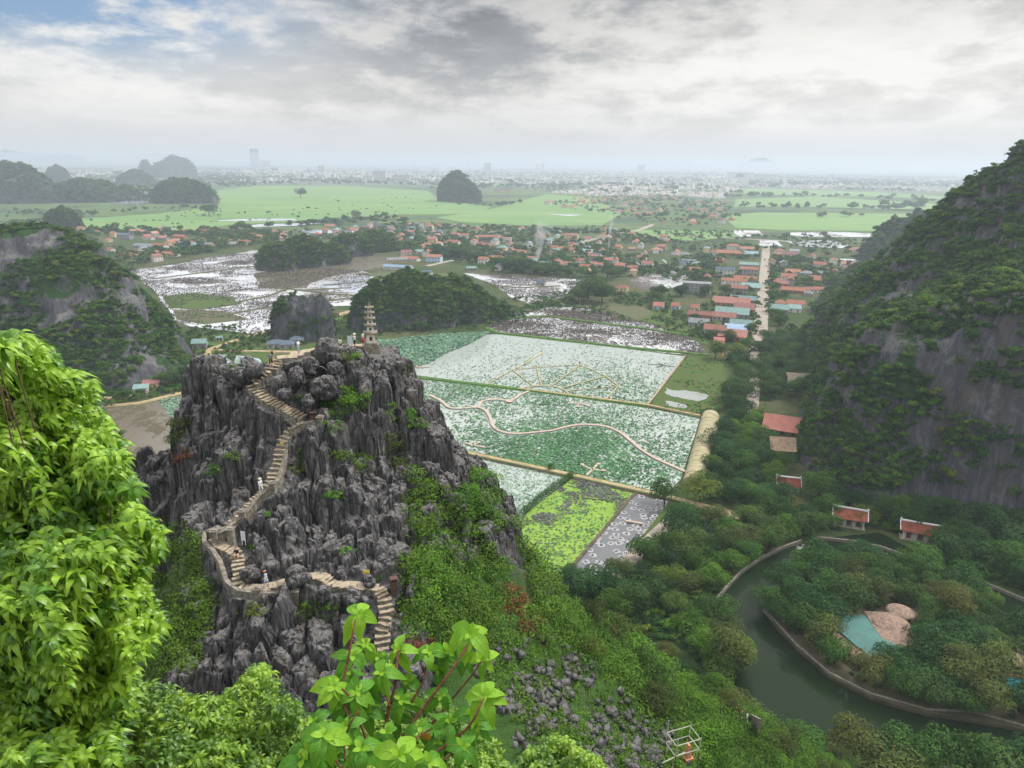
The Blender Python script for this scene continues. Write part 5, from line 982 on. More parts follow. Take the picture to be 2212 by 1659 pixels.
# hanging greenery along dikes, tunnel and mountain foot
def treeline(L, step, s0, s1, jit, seed, zoff=0):
    P = resample([np.array(G(x, y)) for x, y in L], step); rng = np.random.default_rng(seed); P = np.array(P)+rng.normal(size=(len(P), 3))*np.array([jit, jit, 0]); P[:, 2] = zoff; return P, s0+(s1-s0)*rng.random(len(P))
TP, TS = [], []
for i, (L, st, s0, s1, j) in enumerate([([(200, 498), (330, 505), (480, 500), (600, 492), (720, 486), (880, 482)], 14, 6, 11, 16), ([(650, 490), (740, 480), (850, 474)], 9, 6, 12, 9), ([(1060, 495), (1180, 500), (1340, 505)], 9, 5, 8, 8), ([(1400, 470), (1580, 475)], 14, 7, 12, 12),
    ([(1560, 428), (1700, 425), (1900, 430), (2060, 440)], 26, 10, 18, 20), ([(1620, 452), (1700, 450), (1780, 452)], 22, 9, 16, 16), ([(1830, 452), (1900, 454), (2000, 452)], 14, 12, 22, 16), ([(1760, 470), (1850, 468)], 24, 9, 13, 12), ([(940, 412), (1100, 405), (1300, 402), (1560, 405)], 22, 10, 20, 30), ([(180, 470), (300, 455), (440, 450)], 30, 6, 10, 14), ([(470, 405), (700, 392), (930, 403)], 24, 9, 18, 30),
    ([(1000, 444), (1060, 447), (1130, 440)], 18, 7, 12, 9), ([(1500, 520), (1640, 515), (1800, 515)], 12, 4, 8, 10), ([(1580, 536), (1700, 545), (1850, 560)], 10, 4, 8, 12), ([(1150, 590), (1250, 598), (1350, 600)], 7, 4, 7, 7), ([(1340, 640), (1420, 645), (1480, 640), (1560, 640)], 7, 3.5, 6, 6), ([(430, 800), (420, 830), (340, 830)], 6, 3, 5, 3), ([(820, 720), (980, 712), (1100, 700), (1140, 680)], 5, 2, 4, 3),
    ([(1658, 700), (1690, 690), (1700, 730), (1650, 745)], 6, 3, 5, 5), ([(1672, 560), (1668, 620), (1660, 680)], 8, 3.5, 5, 2), ([(1520, 895), (1545, 893)], 4, 2, 3, 1)]):
    P, S = treeline(L, st, s0, s1, j, 200+i); TP.append(P); TS.append(S)
def fillwood(poly, n_, s0, s1, seed, nz=.5, freq=.01):
    rng = np.random.default_rng(seed); c = sample_poly(W2(poly), n_*2, rng); k = fbm(c[:, 0]*freq, c[:, 1]*freq, s=seed, o=3) > nz-.5; c = c[k][:n_]; TP.append(np.c_[c, np.zeros(len(c))]); TS.append(s0+(s1-s0)*rng.random(len(c))**1.5)
V_mid = [(630, 500), (880, 484), (1100, 494), (1345, 502), (1480, 528), (1560, 545), (1540, 640), (1420, 600), (1280, 598), (1060, 592), (960, 560), (860, 545), (820, 520), (640, 520)]
V_left = [(170, 500), (480, 495), (640, 505), (600, 525), (470, 545), (300, 570), (250, 560)]
V_up = [(1170, 440), (1290, 425), (1420, 423), (1575, 440), (1590, 480), (1480, 496), (1370, 480)]
V_right = [(1668, 540), (1840, 575), (1850, 600), (1760, 650), (1720, 680), (1660, 690)]
V_road = [(1440, 560), (1640, 540), (1640, 740), (1530, 745), (1480, 690), (1540, 640)]
fillwood(V_mid, 1900, 3.0, 6.0, 60, .30); fillwood(V_left, 700, 3, 7, 61, .4); fillwood(V_up, 420, 4, 8, 62, .4); fillwood(V_right, 520, 2.5, 5.5, 63, .4); fillwood(V_road, 420, 2, 4.2, 64, .4)
fillwood([(880, 545), (1000, 550), (1100, 590), (1250, 600), (1100, 575)], 120, 4, 8, 65, .3)
fillwood([(20, 460), (170, 450), (200, 500), (180, 560), (0, 480)], 160, 4, 9, 66, .4)
fillwood([(1400, 500), (1640, 500), (1850, 520), (1860, 560), (1680, 545), (1500, 540)], 260, 2.5, 5, 67, .5)
fillwood([(1080, 690), (1110, 670), (1230, 640), (1250, 660), (1150, 668)], 30, 2, 4, 68, .2)
fillwood([(230, 470), (480, 450), (640, 440), (900, 420), (1000, 470), (620, 500), (300, 500)], 60, 2.5, 6, 75, .6)
for i, (poly, n_) in enumerate([([(0, 365), (500, 362), (560, 400), (430, 412), (100, 400)], 2300), ([(480, 362), (1000, 365), (1000, 405), (560, 400)], 2300), ([(1000, 365), (1620, 375), (1600, 425), (1180, 418), (1000, 400)], 2600), ([(1620, 378), (2130, 385), (2120, 418), (1620, 408)], 2300)]): fillwood(poly, n_, 7, 17, 80+i, .5, .002)
fillwood([(-100, 357), (2300, 366), (2300, 380), (-100, 365)], 2200, 16, 40, 90, .5, .001)
TPa, TSa = np.concatenate(TP), np.concatenate(TS)
# the nearest village trees stand as trees of their own, the rest are one mass
di = np.hypot(TPa[:, 0], TPa[:, 1]); near_ = np.argsort(-TSa/di)[:0]
lm_ = np.zeros(len(TPa), bool); cand = np.where((di < 1050) & (di > 380))[0]; cand = cand[np.argsort(-(TSa[cand]/di[cand]))][:60]; lm_[cand] = True
for i in cand:
    key = random.choice(['dark', 'mid', 'dark', 'bright']); q_ = toP((TPa[i][0], TPa[i][1], 0))
    wh = 'beside the straight village road' if 1560 < q_[0] < 1760 and q_[1] > 545 else 'among the middle village houses' if q_[0] > 800 else 'among the left village houses'
    put_tree(key, TPa[i][0], TPa[i][1], 0, TSa[i]/5.2*1.1, '%s garden tree %s' % ({'dark': 'dark green', 'mid': 'green', 'bright': 'fresh green'}[key], near_lm(TPa[i][0], TPa[i][1], VLM)), 'village garden trees')
scatter('distant_trees', TPa[~lm_], TSa[~lm_], cFar, 'trees filling the villages, field edges and the town on the plain', 71, 3, .1)
print('trees', time.time()-T0, len(used))
# ================================================================== LOTUS LEAVES
def discs(P, r, rng, k=6, tilt=.22):
    n_ = len(P); N = unit(np.c_[rng.normal(size=(n_, 2))*tilt, np.ones(n_)]); a = unit(np.cross(N, np.array([1, .1, 0]))); b = np.cross(N, a); th = np.arange(k)*2*math.pi/k
    ph = rng.uniform(0, 6.28, n_); ring = [P+(a*np.cos(ph+t)[:, None]+b*np.sin(ph+t)[:, None])*r[:, None]*(rng.uniform(.8, 1.1, n_)[:, None]) for t in th]
    return np.stack(ring, 1).reshape(-1, 3), np.arange(k*n_).reshape(-1, k)
L_lotus = leafmat('lotus_leaf', (.022, .085, .032), (.11, .26, .105), trans=0, rough=.45, rand=0, patch=.05)
L_lotus2 = leafmat('lotus_leaf_pale', (.05, .13, .08), (.22, .36, .24), trans=0, rough=.4, rand=0, patch=.05)
L_wilt = leafmat('wilted_lotus', (.05, .055, .05), (.16, .16, .14), trans=0, rough=.6, rand=0, patch=.05)
def toPy(x, y):
    w_ = x*_f[0]+y*_f[1]-H*_f[2]; return 829.5-FPX*(x*_u[0]+y*_u[1]-H*_u[2])/w_
def lotus(name, poly, n_, r0, r1, m, label, seed, dens=None, excl=(), zz=.5, z0=.08):
    rng = np.random.default_rng(seed); c = sample_poly([tuple(p[:2]) for p in poly], int(n_*2.4), rng)
    for e in excl: c = c[sdist(c[:, 0], c[:, 1], e[0]) > e[1]]
    pr = .55+.55*fbm(c[:, 0]*.03, c[:, 1]*.03, s=seed, o=3)+.35*vnoise(c[:, 0]*.55, c[:, 1]*.55, s=seed+4)
    if dens is not None: pr = pr*dens(c[:, 0], c[:, 1])
    c = c[rng.random(len(c)) < pr][:n_]; P = np.c_[c, z0+zz*rng.random(len(c))**2]; v, f = discs(P, r0+(r1-r0)*rng.random(len(c)), rng)
    return tag(link(name, mesh(name, v, f, tint=rng.random(len(f))), m), label, kind='stuff')
DK = (W2([(790, 800), (890, 815), (1150, 845), (1400, 877), (1512, 900)]), 2.2)
def C3(cx, cy_): return ((1500+cx/2.212)/1.808, (1150+cy_/2.212)/1.808)
BW = [C3(*p) for p in [(390,875),(500,930),(560,990),(650,995),(750,985),(820,980),(880,1010),(920,1080),(930,1130),(970,1180),(1050,1205),(1150,1215),(1300,1200),(1450,1185),(1600,1145),(1700,1130),(1850,1135),(1950,1155),(2050,1205),(2150,1290),(2212,1345),(2330,1420)]]+[(1482, 1022)]
BR = [C3(*p) for p in [(820,980),(840,930),(900,918),(1000,912),(1080,932),(1130,910),(1180,870),(1250,843)]]
EXB = [(W2(BW), 1.6), (W2(BR), 1.6), DK]
c0 = G(1230, 1000)[:2]
lotus('lotus_leaves', P_low, 36000, .28, .6, L_lotus, 'green lotus leaves crowding the lower pond', 1, lambda x, y: .16+.95*np.exp(-((x-c0[0])**2+((y-c0[1])*1.1)**2)/48**2)+.35*sstep(.0, .5, fbm(x*.02, y*.02, s=2)), EXB)
cL = G(860, 760)[:2]; cR = G(1300, 850)[:2]
lotus('lotus_leaves', P_up, 30000, .28, .62, L_lotus, 'lotus leaves dotted over the upper pond', 2, lambda x, y: .05+.5*np.exp(-((x-cR[0])**2+(y-cR[1])**2)/50**2)+.12*sstep(775, 840, toPy(x, y)), [DK])
lotus('lotus_leaves', poly_px([(800, 738), (960, 722), (1060, 718), (1010, 745), (960, 765), (930, 785), (870, 800), (780, 800)]), 26000, .35, .75, L_lotus2, 'dense lotus bed at the left end of the upper pond', 3, lambda x, y: np.full_like(x, .9), [DK], .9)
lotus('lotus_leaves', P_3, 3400, .2, .4, L_lotus2, 'scattered lily leaves on the pale green pond', 4, lambda x, y: np.full_like(x, .55))
lotus('wilted_lotus_leaves', P_duck, 9000, .2, .5, L_wilt, 'grey wilting leaves across the top of the duckweed pond', 5, lambda x, y: np.where(toPy(x, y) < 1135, 1.0*sstep(-.15, .2, fbm(x*.09, y*.09, s=3)), .05), (), .4)
lotus('lotus_leaves', P_duck, 1900, .2, .45, L_lotus, 'dark leaves poking through the duckweed', 6, lambda x, y: np.full_like(x, .5), (), .4)
lotus('lotus_leaves', poly_px([(340, 862), (520, 850), (500, 1000), (330, 1010), (390, 930)], .1), 8500, .3, .6, L_lotus2, 'pale lotus leaves at the edge of the muddy pond', 7, lambda x, y: np.full_like(x, .9))
lotus('lotus_leaves', poly_px([(512, 770), (558, 777), (566, 797), (504, 802)], .5), 900, .25, .5, L_lotus2, 'lily leaves over half of the small fish pond', 8, None, (), .1, .65)
# dead lotus stalks standing in the flooded fields
def stalks(name, poly, n_, h0, h1, wd, label, seed, thr=-.2):
    rng = np.random.default_rng(seed); c = sample_poly(W2(poly), n_*2, rng); c = c[fbm(c[:, 0]*.03, c[:, 1]*.03, s=seed, o=4) > thr][:n_]; n_ = len(c); P = np.c_[c, np.full(n_, .05)]
    a = rng.uniform(0, 6.28, n_); t = np.c_[np.cos(a), np.sin(a), np.zeros(n_)]*wd*rng.uniform(.5, 1.4, (n_, 1)); top = np.c_[rng.normal(size=(n_, 2))*.35, rng.uniform(h0, h1, n_)]
    v = np.stack([P-t*.4, P+t*.4, P+t+top, P-t+top], 1).reshape(-1, 3); return tag(link(name, mesh(name, v, np.arange(4*n_).reshape(-1, 4), tint=rng.random(n_)), M_stalk), label, kind='stuff')
M_stalk = leafmat('dead_stalks', (.035, .03, .028), (.14, .12, .10), trans=0, rand=0)
stalks('dead_lotus_stalks', [(1130, 676), (1180, 664), (1300, 664), (1370, 690), (1430, 706), (1500, 722), (1525, 768), (1400, 757), (1230, 738), (1075, 716), (1050, 702)], 16000, .3, .9, .22, 'dead lotus stalks in the dark flooded field', 1, -.35)
stalks('dead_lotus_stalks', [(285, 585), (420, 562), (545, 541), (640, 575), (780, 585), (830, 610), (800, 645), (640, 668), (600, 712), (540, 722), (470, 712), (370, 692), (340, 640)], 26000, .3, .9, .4, 'dead lotus stalks in the wide flooded field on the left', 2, -.2)
stalks('dead_lotus_stalks', [(1000, 590), (1120, 596), (1260, 604), (1225, 640), (1140, 655), (1080, 625)], 5000, .3, .9, .4, 'dead lotus stalks in the field behind the long hill', 3, -.1)
# lily clusters on the grey pond
rng = np.random.default_rng(44); cs = poisson([p[:2] for p in P_lily], 2.3, 60, 5); k = 0; PP = []; RR = []
M_lily = leafmat('grey_lily_pads', (.24, .235, .25), (.46, .44, .48), trans=0, rand=0); VV = []; 
for x, y in cs:
    m_ = 70; a = rng.uniform(0, 6.28, m_); rr = .25+1.05*np.sqrt(rng.random(m_)); PP.append(np.c_[x+rr*np.cos(a), y+rr*np.sin(a), np.full(m_, .09)+.03*rng.random(m_)]); RR.append(.16+.1*rng.random(m_))
v, f = discs(np.concatenate(PP), np.concatenate(RR), rng, 6, .03); tag(link('lily_pads', mesh('lily_pads', v, f, tint=rng.random(len(f))), M_lily), 'pale lily pads floating in round clusters on the grey pond', kind='stuff')
v, f, t = bush_arrays(np.array([(x, y, .15) for x, y in cs]), np.full(len(cs), .42), 90, .3, rng, flat=.9); tag(link('lily_plants', mesh('lily_plants', v, f, tint=t), L_dark), 'dark upright leaves at the centre of every lily cluster', kind='stuff')
print('lotus', time.time()-T0)
# ================================================================== WALKWAYS AND POND STRUCTURES
M_deck = simple('bamboo_deck', (.44, .36, .29), (.33, .27, .22), .8, .85, 0, .1, .0, stretch=(1, 1, 1)); M_post = simple('dark_post', (.06, .05, .04), (.04, .035, .03), 2); M_bamboo = simple('bamboo', (.42, .36, .20), (.30, .26, .15), 1.5)
def deck(parent, L, wd, h=.75, mat_=None, post=True, world=False):
    P = resample([np.array(p) for p in (L if world else poly_px(L))], 1.2)
    if len(P) > 6:                                                    # smooth the bends
        A = np.array(P); 
        for _ in range(6): A[1:-1] = A[1:-1]*.5+(A[:-2]+A[2:])*.25
        P = list(A)
    mb = MB(); v = []; f = []; pm = MB()
    for i, p in enumerate(P):
        d = unit((P[min(i+1, len(P)-1)]-P[max(i-1, 0)])[:2]); nn = np.array([-d[1], d[0]])
        for s_, z in ((wd/2, h-.14), (wd/2, h), (-wd/2, h), (-wd/2, h-.14)): v.append((p[0]+nn[0]*s_, p[1]+nn[1]*s_, z))
        if i % 2 == 0 and post:
            for s_ in (-wd/2+.06, wd/2-.06): x, y = p[0]+nn[0]*s_, p[1]+nn[1]*s_; pm.box(x-.07, x+.07, y-.07, y+.07, -.1, h-.145)
    for i in range(len(P)-1):
        for k in range(4): f.append((i*4+k, i*4+4+k, i*4+4+(k+1) % 4, i*4+(k+1) % 4))
    f += [(0, 1, 2, 3), tuple(len(P)*4-1-k for k in range(4))]; mb.add(v, f); mb.build('deck', [mat_ or M_deck], parent)
    if post: pm.build('posts', [M_post], parent)['kind'] = 'stuff'
b = empty('boardwalk', (0, 0, 0)); tag(b, 'winding pale bamboo boardwalk snaking across the lower lotus pond', 'boardwalk'); deck(b, BW, 1.5); deck(b, BR, 1.5)
q = MB(); g = G(*C3(1085, 932)); q.lathe([(1.9, .62), (1.9, .78)], 10, c=(g[0], g[1])); q.build('landing', [M_deck], b)
fan = empty('bamboo_path', (0, 0, 0)); tag(fan, 'fan shaped bamboo footpath standing in the upper lotus pond', 'bamboo path')
for L in ([(880,785),(1110,655)], [(1110,655),(1320,635)], [(1320,635),(1500,622),(1690,612)], [(1690,612),(1800,655),(1915,710)], [(1915,710),(2025,795)], [(2025,795),(1905,920)], [(1160,825),(1250,800),(1330,795),(1450,795),(1530,815),(1580,845),(1605,882)], [(1110,655),(1290,795)], [(1320,640),(1340,720),(1360,790)], [(1690,615),(1450,790)], [(1915,710),(1540,812)], [(2025,795),(1580,838)], [(1150,640),(1260,575),(1375,505)]):
    deck(fan, [C3(*p) for p in L], .8, .55, M_bamboo, post=False)
for (x, y) in ((1690, 605), (1318, 630), (1140, 645)):
    g = G(*C3(x, y)); q = MB(); q.box(g[0]-.5, g[0]+.5, g[1]-.5, g[1]+.5, .5, 1.2+(x > 1600)*1.0, t=.25); q.build('marker', [simple('red_brown_thatch', (.30, .14, .09))], fan)
def platform(L, lb, pads=()):
    o = empty('viewing_platform', (0, 0, 0)); tag(o, lb, 'platform', 'small branching platforms in the ponds')
    for l in L: deck(o, [C3(*p) for p in l], 1.0, .6, M_deck, post=False)
    for p in pads: g = G(*C3(*p)); q = MB(); q.lathe([(.95, .5), (.95, .66)], 8, c=(g[0], g[1])); q.build('pad', [M_deck], o)
platform([[(1595, 945), (1700, 948), (1770, 972)], [(1715, 925), (1665, 975)]], 'crossed wooden platform below the fan path', [(1597, 946), (1772, 972), (1668, 975)])
platform([[(1710, 1480), (1790, 1522), (1900, 1530)], [(1850, 1470), (1750, 1570)]], 'crossed wooden platform beside the dirt dike', [(1712, 1478), (1898, 1530), (1852, 1472)])
platform([[(820, 1285), (755, 1320)], [(700, 1290), (780, 1315), (860, 1325)]], 'forked platform beside the crag\'s right edge', [(855, 1325), (820, 1285)])
platform([[(260, 635), (320, 635), (395, 630)], [(275, 615), (300, 640)]], 'small platform left in the upper lotus pond')
platform([[(2005, 625), (2110, 640), (2300, 670)]] if False else [[C for C in [(2000, 1335), (2000, 1336)]]] if False else [[(2085, 1965), (2140, 1972), (2240, 1990)]], 'narrow plank walkway across the grey lily pond')
o = empty('branch_sculpture', (0, 0, 0)); tag(o, 'dark forked branch shaped walkway at the upper pond\'s right bank', 'walkway')
def C4(cx, cy_): return ((2400+cx/2.765)/1.808, (1150+cy_/2.765)/1.808)
for L in ([(365, 757), (500, 768), (650, 787)], [(475, 745), (520, 763)], [(445, 792), (520, 775)]): deck(o, [C4(*p) for p in L], .6, .5, M_post, post=False)
# tunnel greenhouse
ga, gb = G(1535, 900), G(1497, 1048); ax = gb-ga; L_ = np.linalg.norm(ax); gh = empty('greenhouse', ga, math.atan2(ax[1], ax[0])); tag(gh, 'long round topped tunnel greenhouse with dusty straw coloured cover', 'greenhouse')
M_cov = simple('dusty_film', (.40, .37, .24), (.30, .27, .16), .5, .6, .3, 0, stretch=(1.5, .4, 1)); rg = np.random.default_rng(2); v = []; nxx = 60; na = 14; W_ = 4.3
for i in range(nxx+1):
    for k in range(na+1):
        t = math.pi*k/na; rr = 1+.012*math.sin(i*2.1)+.01*rg.normal(); v.append((L_*i/nxx, W_*math.cos(t)*rr, 3.6*math.sin(t)*rr**2))
link('cover', mesh('cover', v, gridfaces(na+1, nxx+1), True), M_cov, gh)
q = MB()
for i in range(0, nxx+1, 4): q.tube([(L_*i/nxx, (W_+.06)*math.cos(t), 3.68*math.sin(t)) for t in np.linspace(0, math.pi, 13)], .05, 4)
q.build('hoops', [M_stone], gh)['kind'] = 'stuff'
q = MB(); q.add([(L_+.02, W_*math.cos(t), 3.6*math.sin(t)) for t in np.linspace(0, math.pi, 13)], [list(range(13))]); q.add([(-.02, W_*math.cos(t), 3.6*math.sin(t)) for t in np.linspace(0, math.pi, 13)], [list(range(12, -1, -1))]); q.build('end_wall', [M_cov], gh)
# stone banks of the green pond, bridge, island buildings
def bank(L, lb, h=1.15, wd=.6): o = strip('stone_bank', poly_px(L, .0), wd, h, M_wall, label=lb, kind='thing', cat='bank', taper=.02, side=M_stone, rag=.08); o['group'] = 'stone banks round the green pond'
bank([(1535, 1312), (1570, 1272), (1600, 1240), (1640, 1212), (1690, 1187), (1730, 1172)], 'low stone bank along the wooded left shore of the green pond'); bank([(1760, 1165), (1830, 1172), (1900, 1185), (2000, 1222), (2060, 1245), (2120, 1262), (2212, 1300), (2300, 1345)], 'stone embankment along the far channel under the mountain')
bank([(1650, 1322), (1675, 1350), (1720, 1400), (1790, 1460), (1880, 1506), (2000, 1540), (2100, 1545), (2212, 1576)], 'stone edging round the near side of the island')
br = empty('bridge', (0, 0, 0)); tag(br, 'pale arched footbridge with white railings leading to the island', 'bridge'); pa, pb = G(1725, 1192), G(1790, 1232)
n_ = 14; L = [pa+(pb-pa)*i/n_+np.array([0, 0, 1.5+1.0*math.sin(math.pi*i/n_)]) for i in range(n_+1)]; d = unit((pb-pa)[:2]); nn = np.array([-d[1], d[0], 0]); q = MB(); v = []; f = []
for p in L: v += [p+nn*1.2, p-nn*1.2, p-nn*1.2-np.array([0, 0, .3]), p+nn*1.2-np.array([0, 0, .3])]
for i in range(n_):
    for k in range(4): f.append((i*4+k, i*4+4+k, i*4+4+(k+1) % 4, i*4+(k+1) % 4))
q.add(v, f); q.build('deck', [M_conc], br)
for s_ in (-1, 1):
    q = MB(); up = np.array([0, 0, .95]); q.tube([p+nn*1.15*s_+up for p in L], .07, 5); q.tube([p+nn*1.15*s_+up*.5 for p in L], .05, 5)
    for p in L[::1]: q.tube([p+nn*1.15*s_, p+nn*1.15*s_+up], .06, 5)
    q.build('railing', [simple('white_paint', (.7, .7, .72), (.6, .6, .62)) if s_ < 0 else MATS['white_paint']], br)
M_teal = simple('teal_metal_roof', (.12, .27, .26), (.10, .22, .22), .3, .45, 0, .1, .4); M_thatch = simple('thatch', (.30, .215, .165), (.17, .12, .10), 1.6, .95, .6, .05, stretch=(1, 1, .3)); M_thatch2 = simple('grey_thatch', (.25, .21, .16), (.15, .13, .10), 1.4, .95, .6, .05)
def slabroof(name, parent, P, th, m): return sheetroof(name, parent, P, th, m)
def sheetroof(name, parent, P, th, m):
    n_ = len(P); v = [tuple(p) for p in P]+[(p[0], p[1], p[2]-th) for p in P]; f = [list(range(n_)), list(range(2*n_-1, n_-1, -1))]+[[i, n_+i, n_+(i+1) % n_, (i+1) % n_] for i in range(n_)]
    return link(name, mesh(name, v, f), m, parent)
rs = empty('restaurant', (0, 0, 0)); tag(rs, 'thatched island restaurant with a long curved teal metal roof strip', 'restaurant')
def arc(c, r0, r1, a0, a1, z0, z1, n_=10):
    o = []; 
    for i in range(n_): t = a0+(a1-a0)*i/(n_-1); o.append((c[0]+r1*math.cos(t), c[1]+r1*math.sin(t), z1))
    for i in range(n_-1, -1, -1): t = a0+(a1-a0)*i/(n_-1); o.append((c[0]+r0*math.cos(t), c[1]+r0*math.sin(t), z0))
    return o
def quadstrip(name, A, B, za, zb, m, parent, th=.15):
    v = []; f = []; n_ = len(A)
    for a, b_ in zip(A, B): v += [(a[0], a[1], za), (b_[0], b_[1], zb), (b_[0], b_[1], zb-th), (a[0], a[1], za-th)]
    for i in range(n_-1):
        for k in range(4): f.append((i*4+k, i*4+(k+1) % 4, i*4+4+(k+1) % 4, i*4+4+k))
    f += [(3, 2, 1, 0), tuple(n_*4-4+k for k in range(4))]; return link(name, mesh(name, v, f), m, parent)
zr = 4.2
eT = [G(1800, 1330, zr), G(1812, 1362, zr), (G(1850, 1395, zr)), G(1884, 1420, zr)]; eT2 = [G(1868, 1328, zr+1), G(1885, 1352, zr+1), G(1905, 1378, zr+1), G(1950, 1400, zr+1)]
quadstrip('metal_roof', eT, eT2, zr, zr+1.0, M_teal, rs)
t1 = [G(1866, 1318, zr+1.1), G(1886, 1350, zr+1.1), G(1908, 1380, zr+1.1), G(1960, 1404, zr+1.1)]; t2 = [G(1935, 1322, zr+2.6), G(1955, 1345, zr+2.6), G(1975, 1365, zr+2.6), G(1998, 1385, zr+2.6)]
quadstrip('thatch_roof', t1, t2, zr+.9, zr+2.4, M_thatch, rs, .4)
q = MB()
for a in (G(1812, 1345, 0), G(1850, 1400, 0), G(1900, 1400, 0), G(1960, 1350, 0), G(1880, 1335, 0), G(1930, 1395, 0)): q.tube([(a[0], a[1], .9), (a[0], a[1], 4.6)], .14, 6)
q.build('posts', [M_bark], rs)['kind'] = 'stuff'
q = MB(); a = G(1790, 1345, 3.2); b_ = G(1848, 1408, 3.2); sheetroof('lower_thatch', rs, [G(1790, 1335, 3.2), G(1804, 1331, 3.9), G(1815, 1362, 3.9), G(1886, 1424, 3.9), G(1860, 1430, 3.2), G(1800, 1385, 3.2)], .3, M_thatch)
def conehut(x, y, r, h, z, lb, m=None):
    g = G(x, y, z); e = empty('thatched_hut', (g[0], g[1], 1.0)); tag(e, lb, 'hut', 'round thatched huts on the island'); rg = np.random.default_rng(int(x)); zb = z-1.0
    q = MB(); prof = [(r, zb), (r*1.03, zb+.25), (r*.82, zb+h*.35), (r*.5, zb+h*.7), (r*.16, zb+h*.97), (.05, zb+h)]; q.lathe(prof, 18); o = q.build('thatch_roof', [m or M_thatch], e, True)
    q = MB()
    for k in range(6): q.tube([(r*.8*math.cos(k*1.05), r*.8*math.sin(k*1.05), -.2), (r*.8*math.cos(k*1.05), r*.8*math.sin(k*1.05), zb)], .12, 5)
    q.build('posts', [M_bark], e)['kind'] = 'stuff'
conehut(1925, 1350, 5.0, 2.2, 4.8, 'large round thatched hut behind the teal roof'); conehut(1945, 1322, 3.6, 1.8, 4.4, 'smaller round thatched hut behind the large one'); conehut(2195, 1425, 3.2, 1.5, 3.6, 'pale thatched parasol hut near the blue pool'); conehut(2065, 1390, 3.0, 1.2, 3.4, 'thatched hut half hidden among the island trees')
sheet('patio', poly_px([(2095, 1440), (2150, 1395), (2250, 1400), (2300, 1500), (2180, 1490), (2110, 1465)], 1.1), simple('terracotta_paving', (.24, .17, .13), (.19, .14, .11), .5, .9, 0, 0, .0, world=True), thick=.3)
pl = empty('swimming_pool', (0, 0, 0)); tag(pl, 'small turquoise pool with a scalloped orange rim', 'pool'); g = G(2200, 1490, 1.2); rim = []
for k in range(40): t = 2*math.pi*k/40; r_ = 5.2*(1+.16*abs(math.sin(t*2.5))); rim.append((g[0]+r_*math.cos(t), g[1]+r_*math.sin(t)*.9))
q = MB(); q.add([(x, y, 1.25) for x, y in rim], [list(range(40))]); q.build('pool_water', [simple('turquoise_water', (.05, .36, .36), (.04, .30, .32), .4, .08, 0, 0, .9)], pl)
q = MB(); v = []; f = []
for x, y in rim: dx_, dy_ = x-g[0], y-g[1]; l = math.hypot(dx_, dy_); ux, uy = dx_/l, dy_/l; v += [(x, y, 1.15), (x, y, 1.5), (x+ux*.6, y+uy*.6, 1.5), (x+ux*.6, y+uy*.6, 1.1)]
for k in range(40): j = (k+1) % 40; f += [(k*4+a, j*4+a, j*4+(a+1) % 4, k*4+(a+1) % 4) for a in range(3)]
q.add(v, f); q.build('pool_rim', [simple('orange_tile', (.55, .27, .06), (.5, .22, .05))], pl)
print('structures', time.time()-T0)
# ================================================================== HOUSES
RC = {'orange': simple('orange_tiles', (.32, .14, .095), (.24, .11, .08), .9, .8, .3, .12), 'redbrown': simple('red_brown_roof', (.27, .13, .105), (.20, .095, .08), .6, .75, 0, .1), 'maroon': simple('maroon_roof', (.24, .11, .105), (.18, .08, .08), .6, .7, 0, .1), 'teal': simple('teal_sheet_roof', (.18, .27, .26), (.13, .21, .205), .4, .6, 0, .15), 'grey': simple('grey_roof', (.20, .21, .225), (.15, .16, .17), .5, .8, 0, .15), 'blue': simple('blue_sheet_roof', (.24, .33, .46), (.18, .26, .38), .5, .6, 0, .1), 'slate': simple('slate_blue_roof', (.10, .13, .17), (.08, .10, .135), .5, .7, 0, .1), 'pink': simple('salmon_tiles', (.38, .21, .165), (.30, .16, .12), .8, .8, .3, .1)}
WC = {'white': simple('white_wall', (.66, .65, .62), (.5, .49, .46), .4, .85, 0, .06), 'cream': simple('cream_wall', (.60, .49, .29), (.5, .4, .25), .4, .85, 0, .1), 'grey': simple('grey_wall', (.33, .33, .34), (.22, .22, .22), .4, .9, 0, .1), 'blue': simple('pale_blue_wall', (.40, .52, .68), (.34, .45, .6), .4, .85, 0, .05), 'brick': simple('brick_wall', (.36, .19, .12), (.28, .15, .1), .6, .9, 0, .1)}
M_glass = simple('dark_window', (.05, .06, .075), (.035, .04, .05), 1, .25, 0, 0, .6); M_door = simple('brown_door', (.14, .08, .05), (.1, .06, .04), 1, .6)
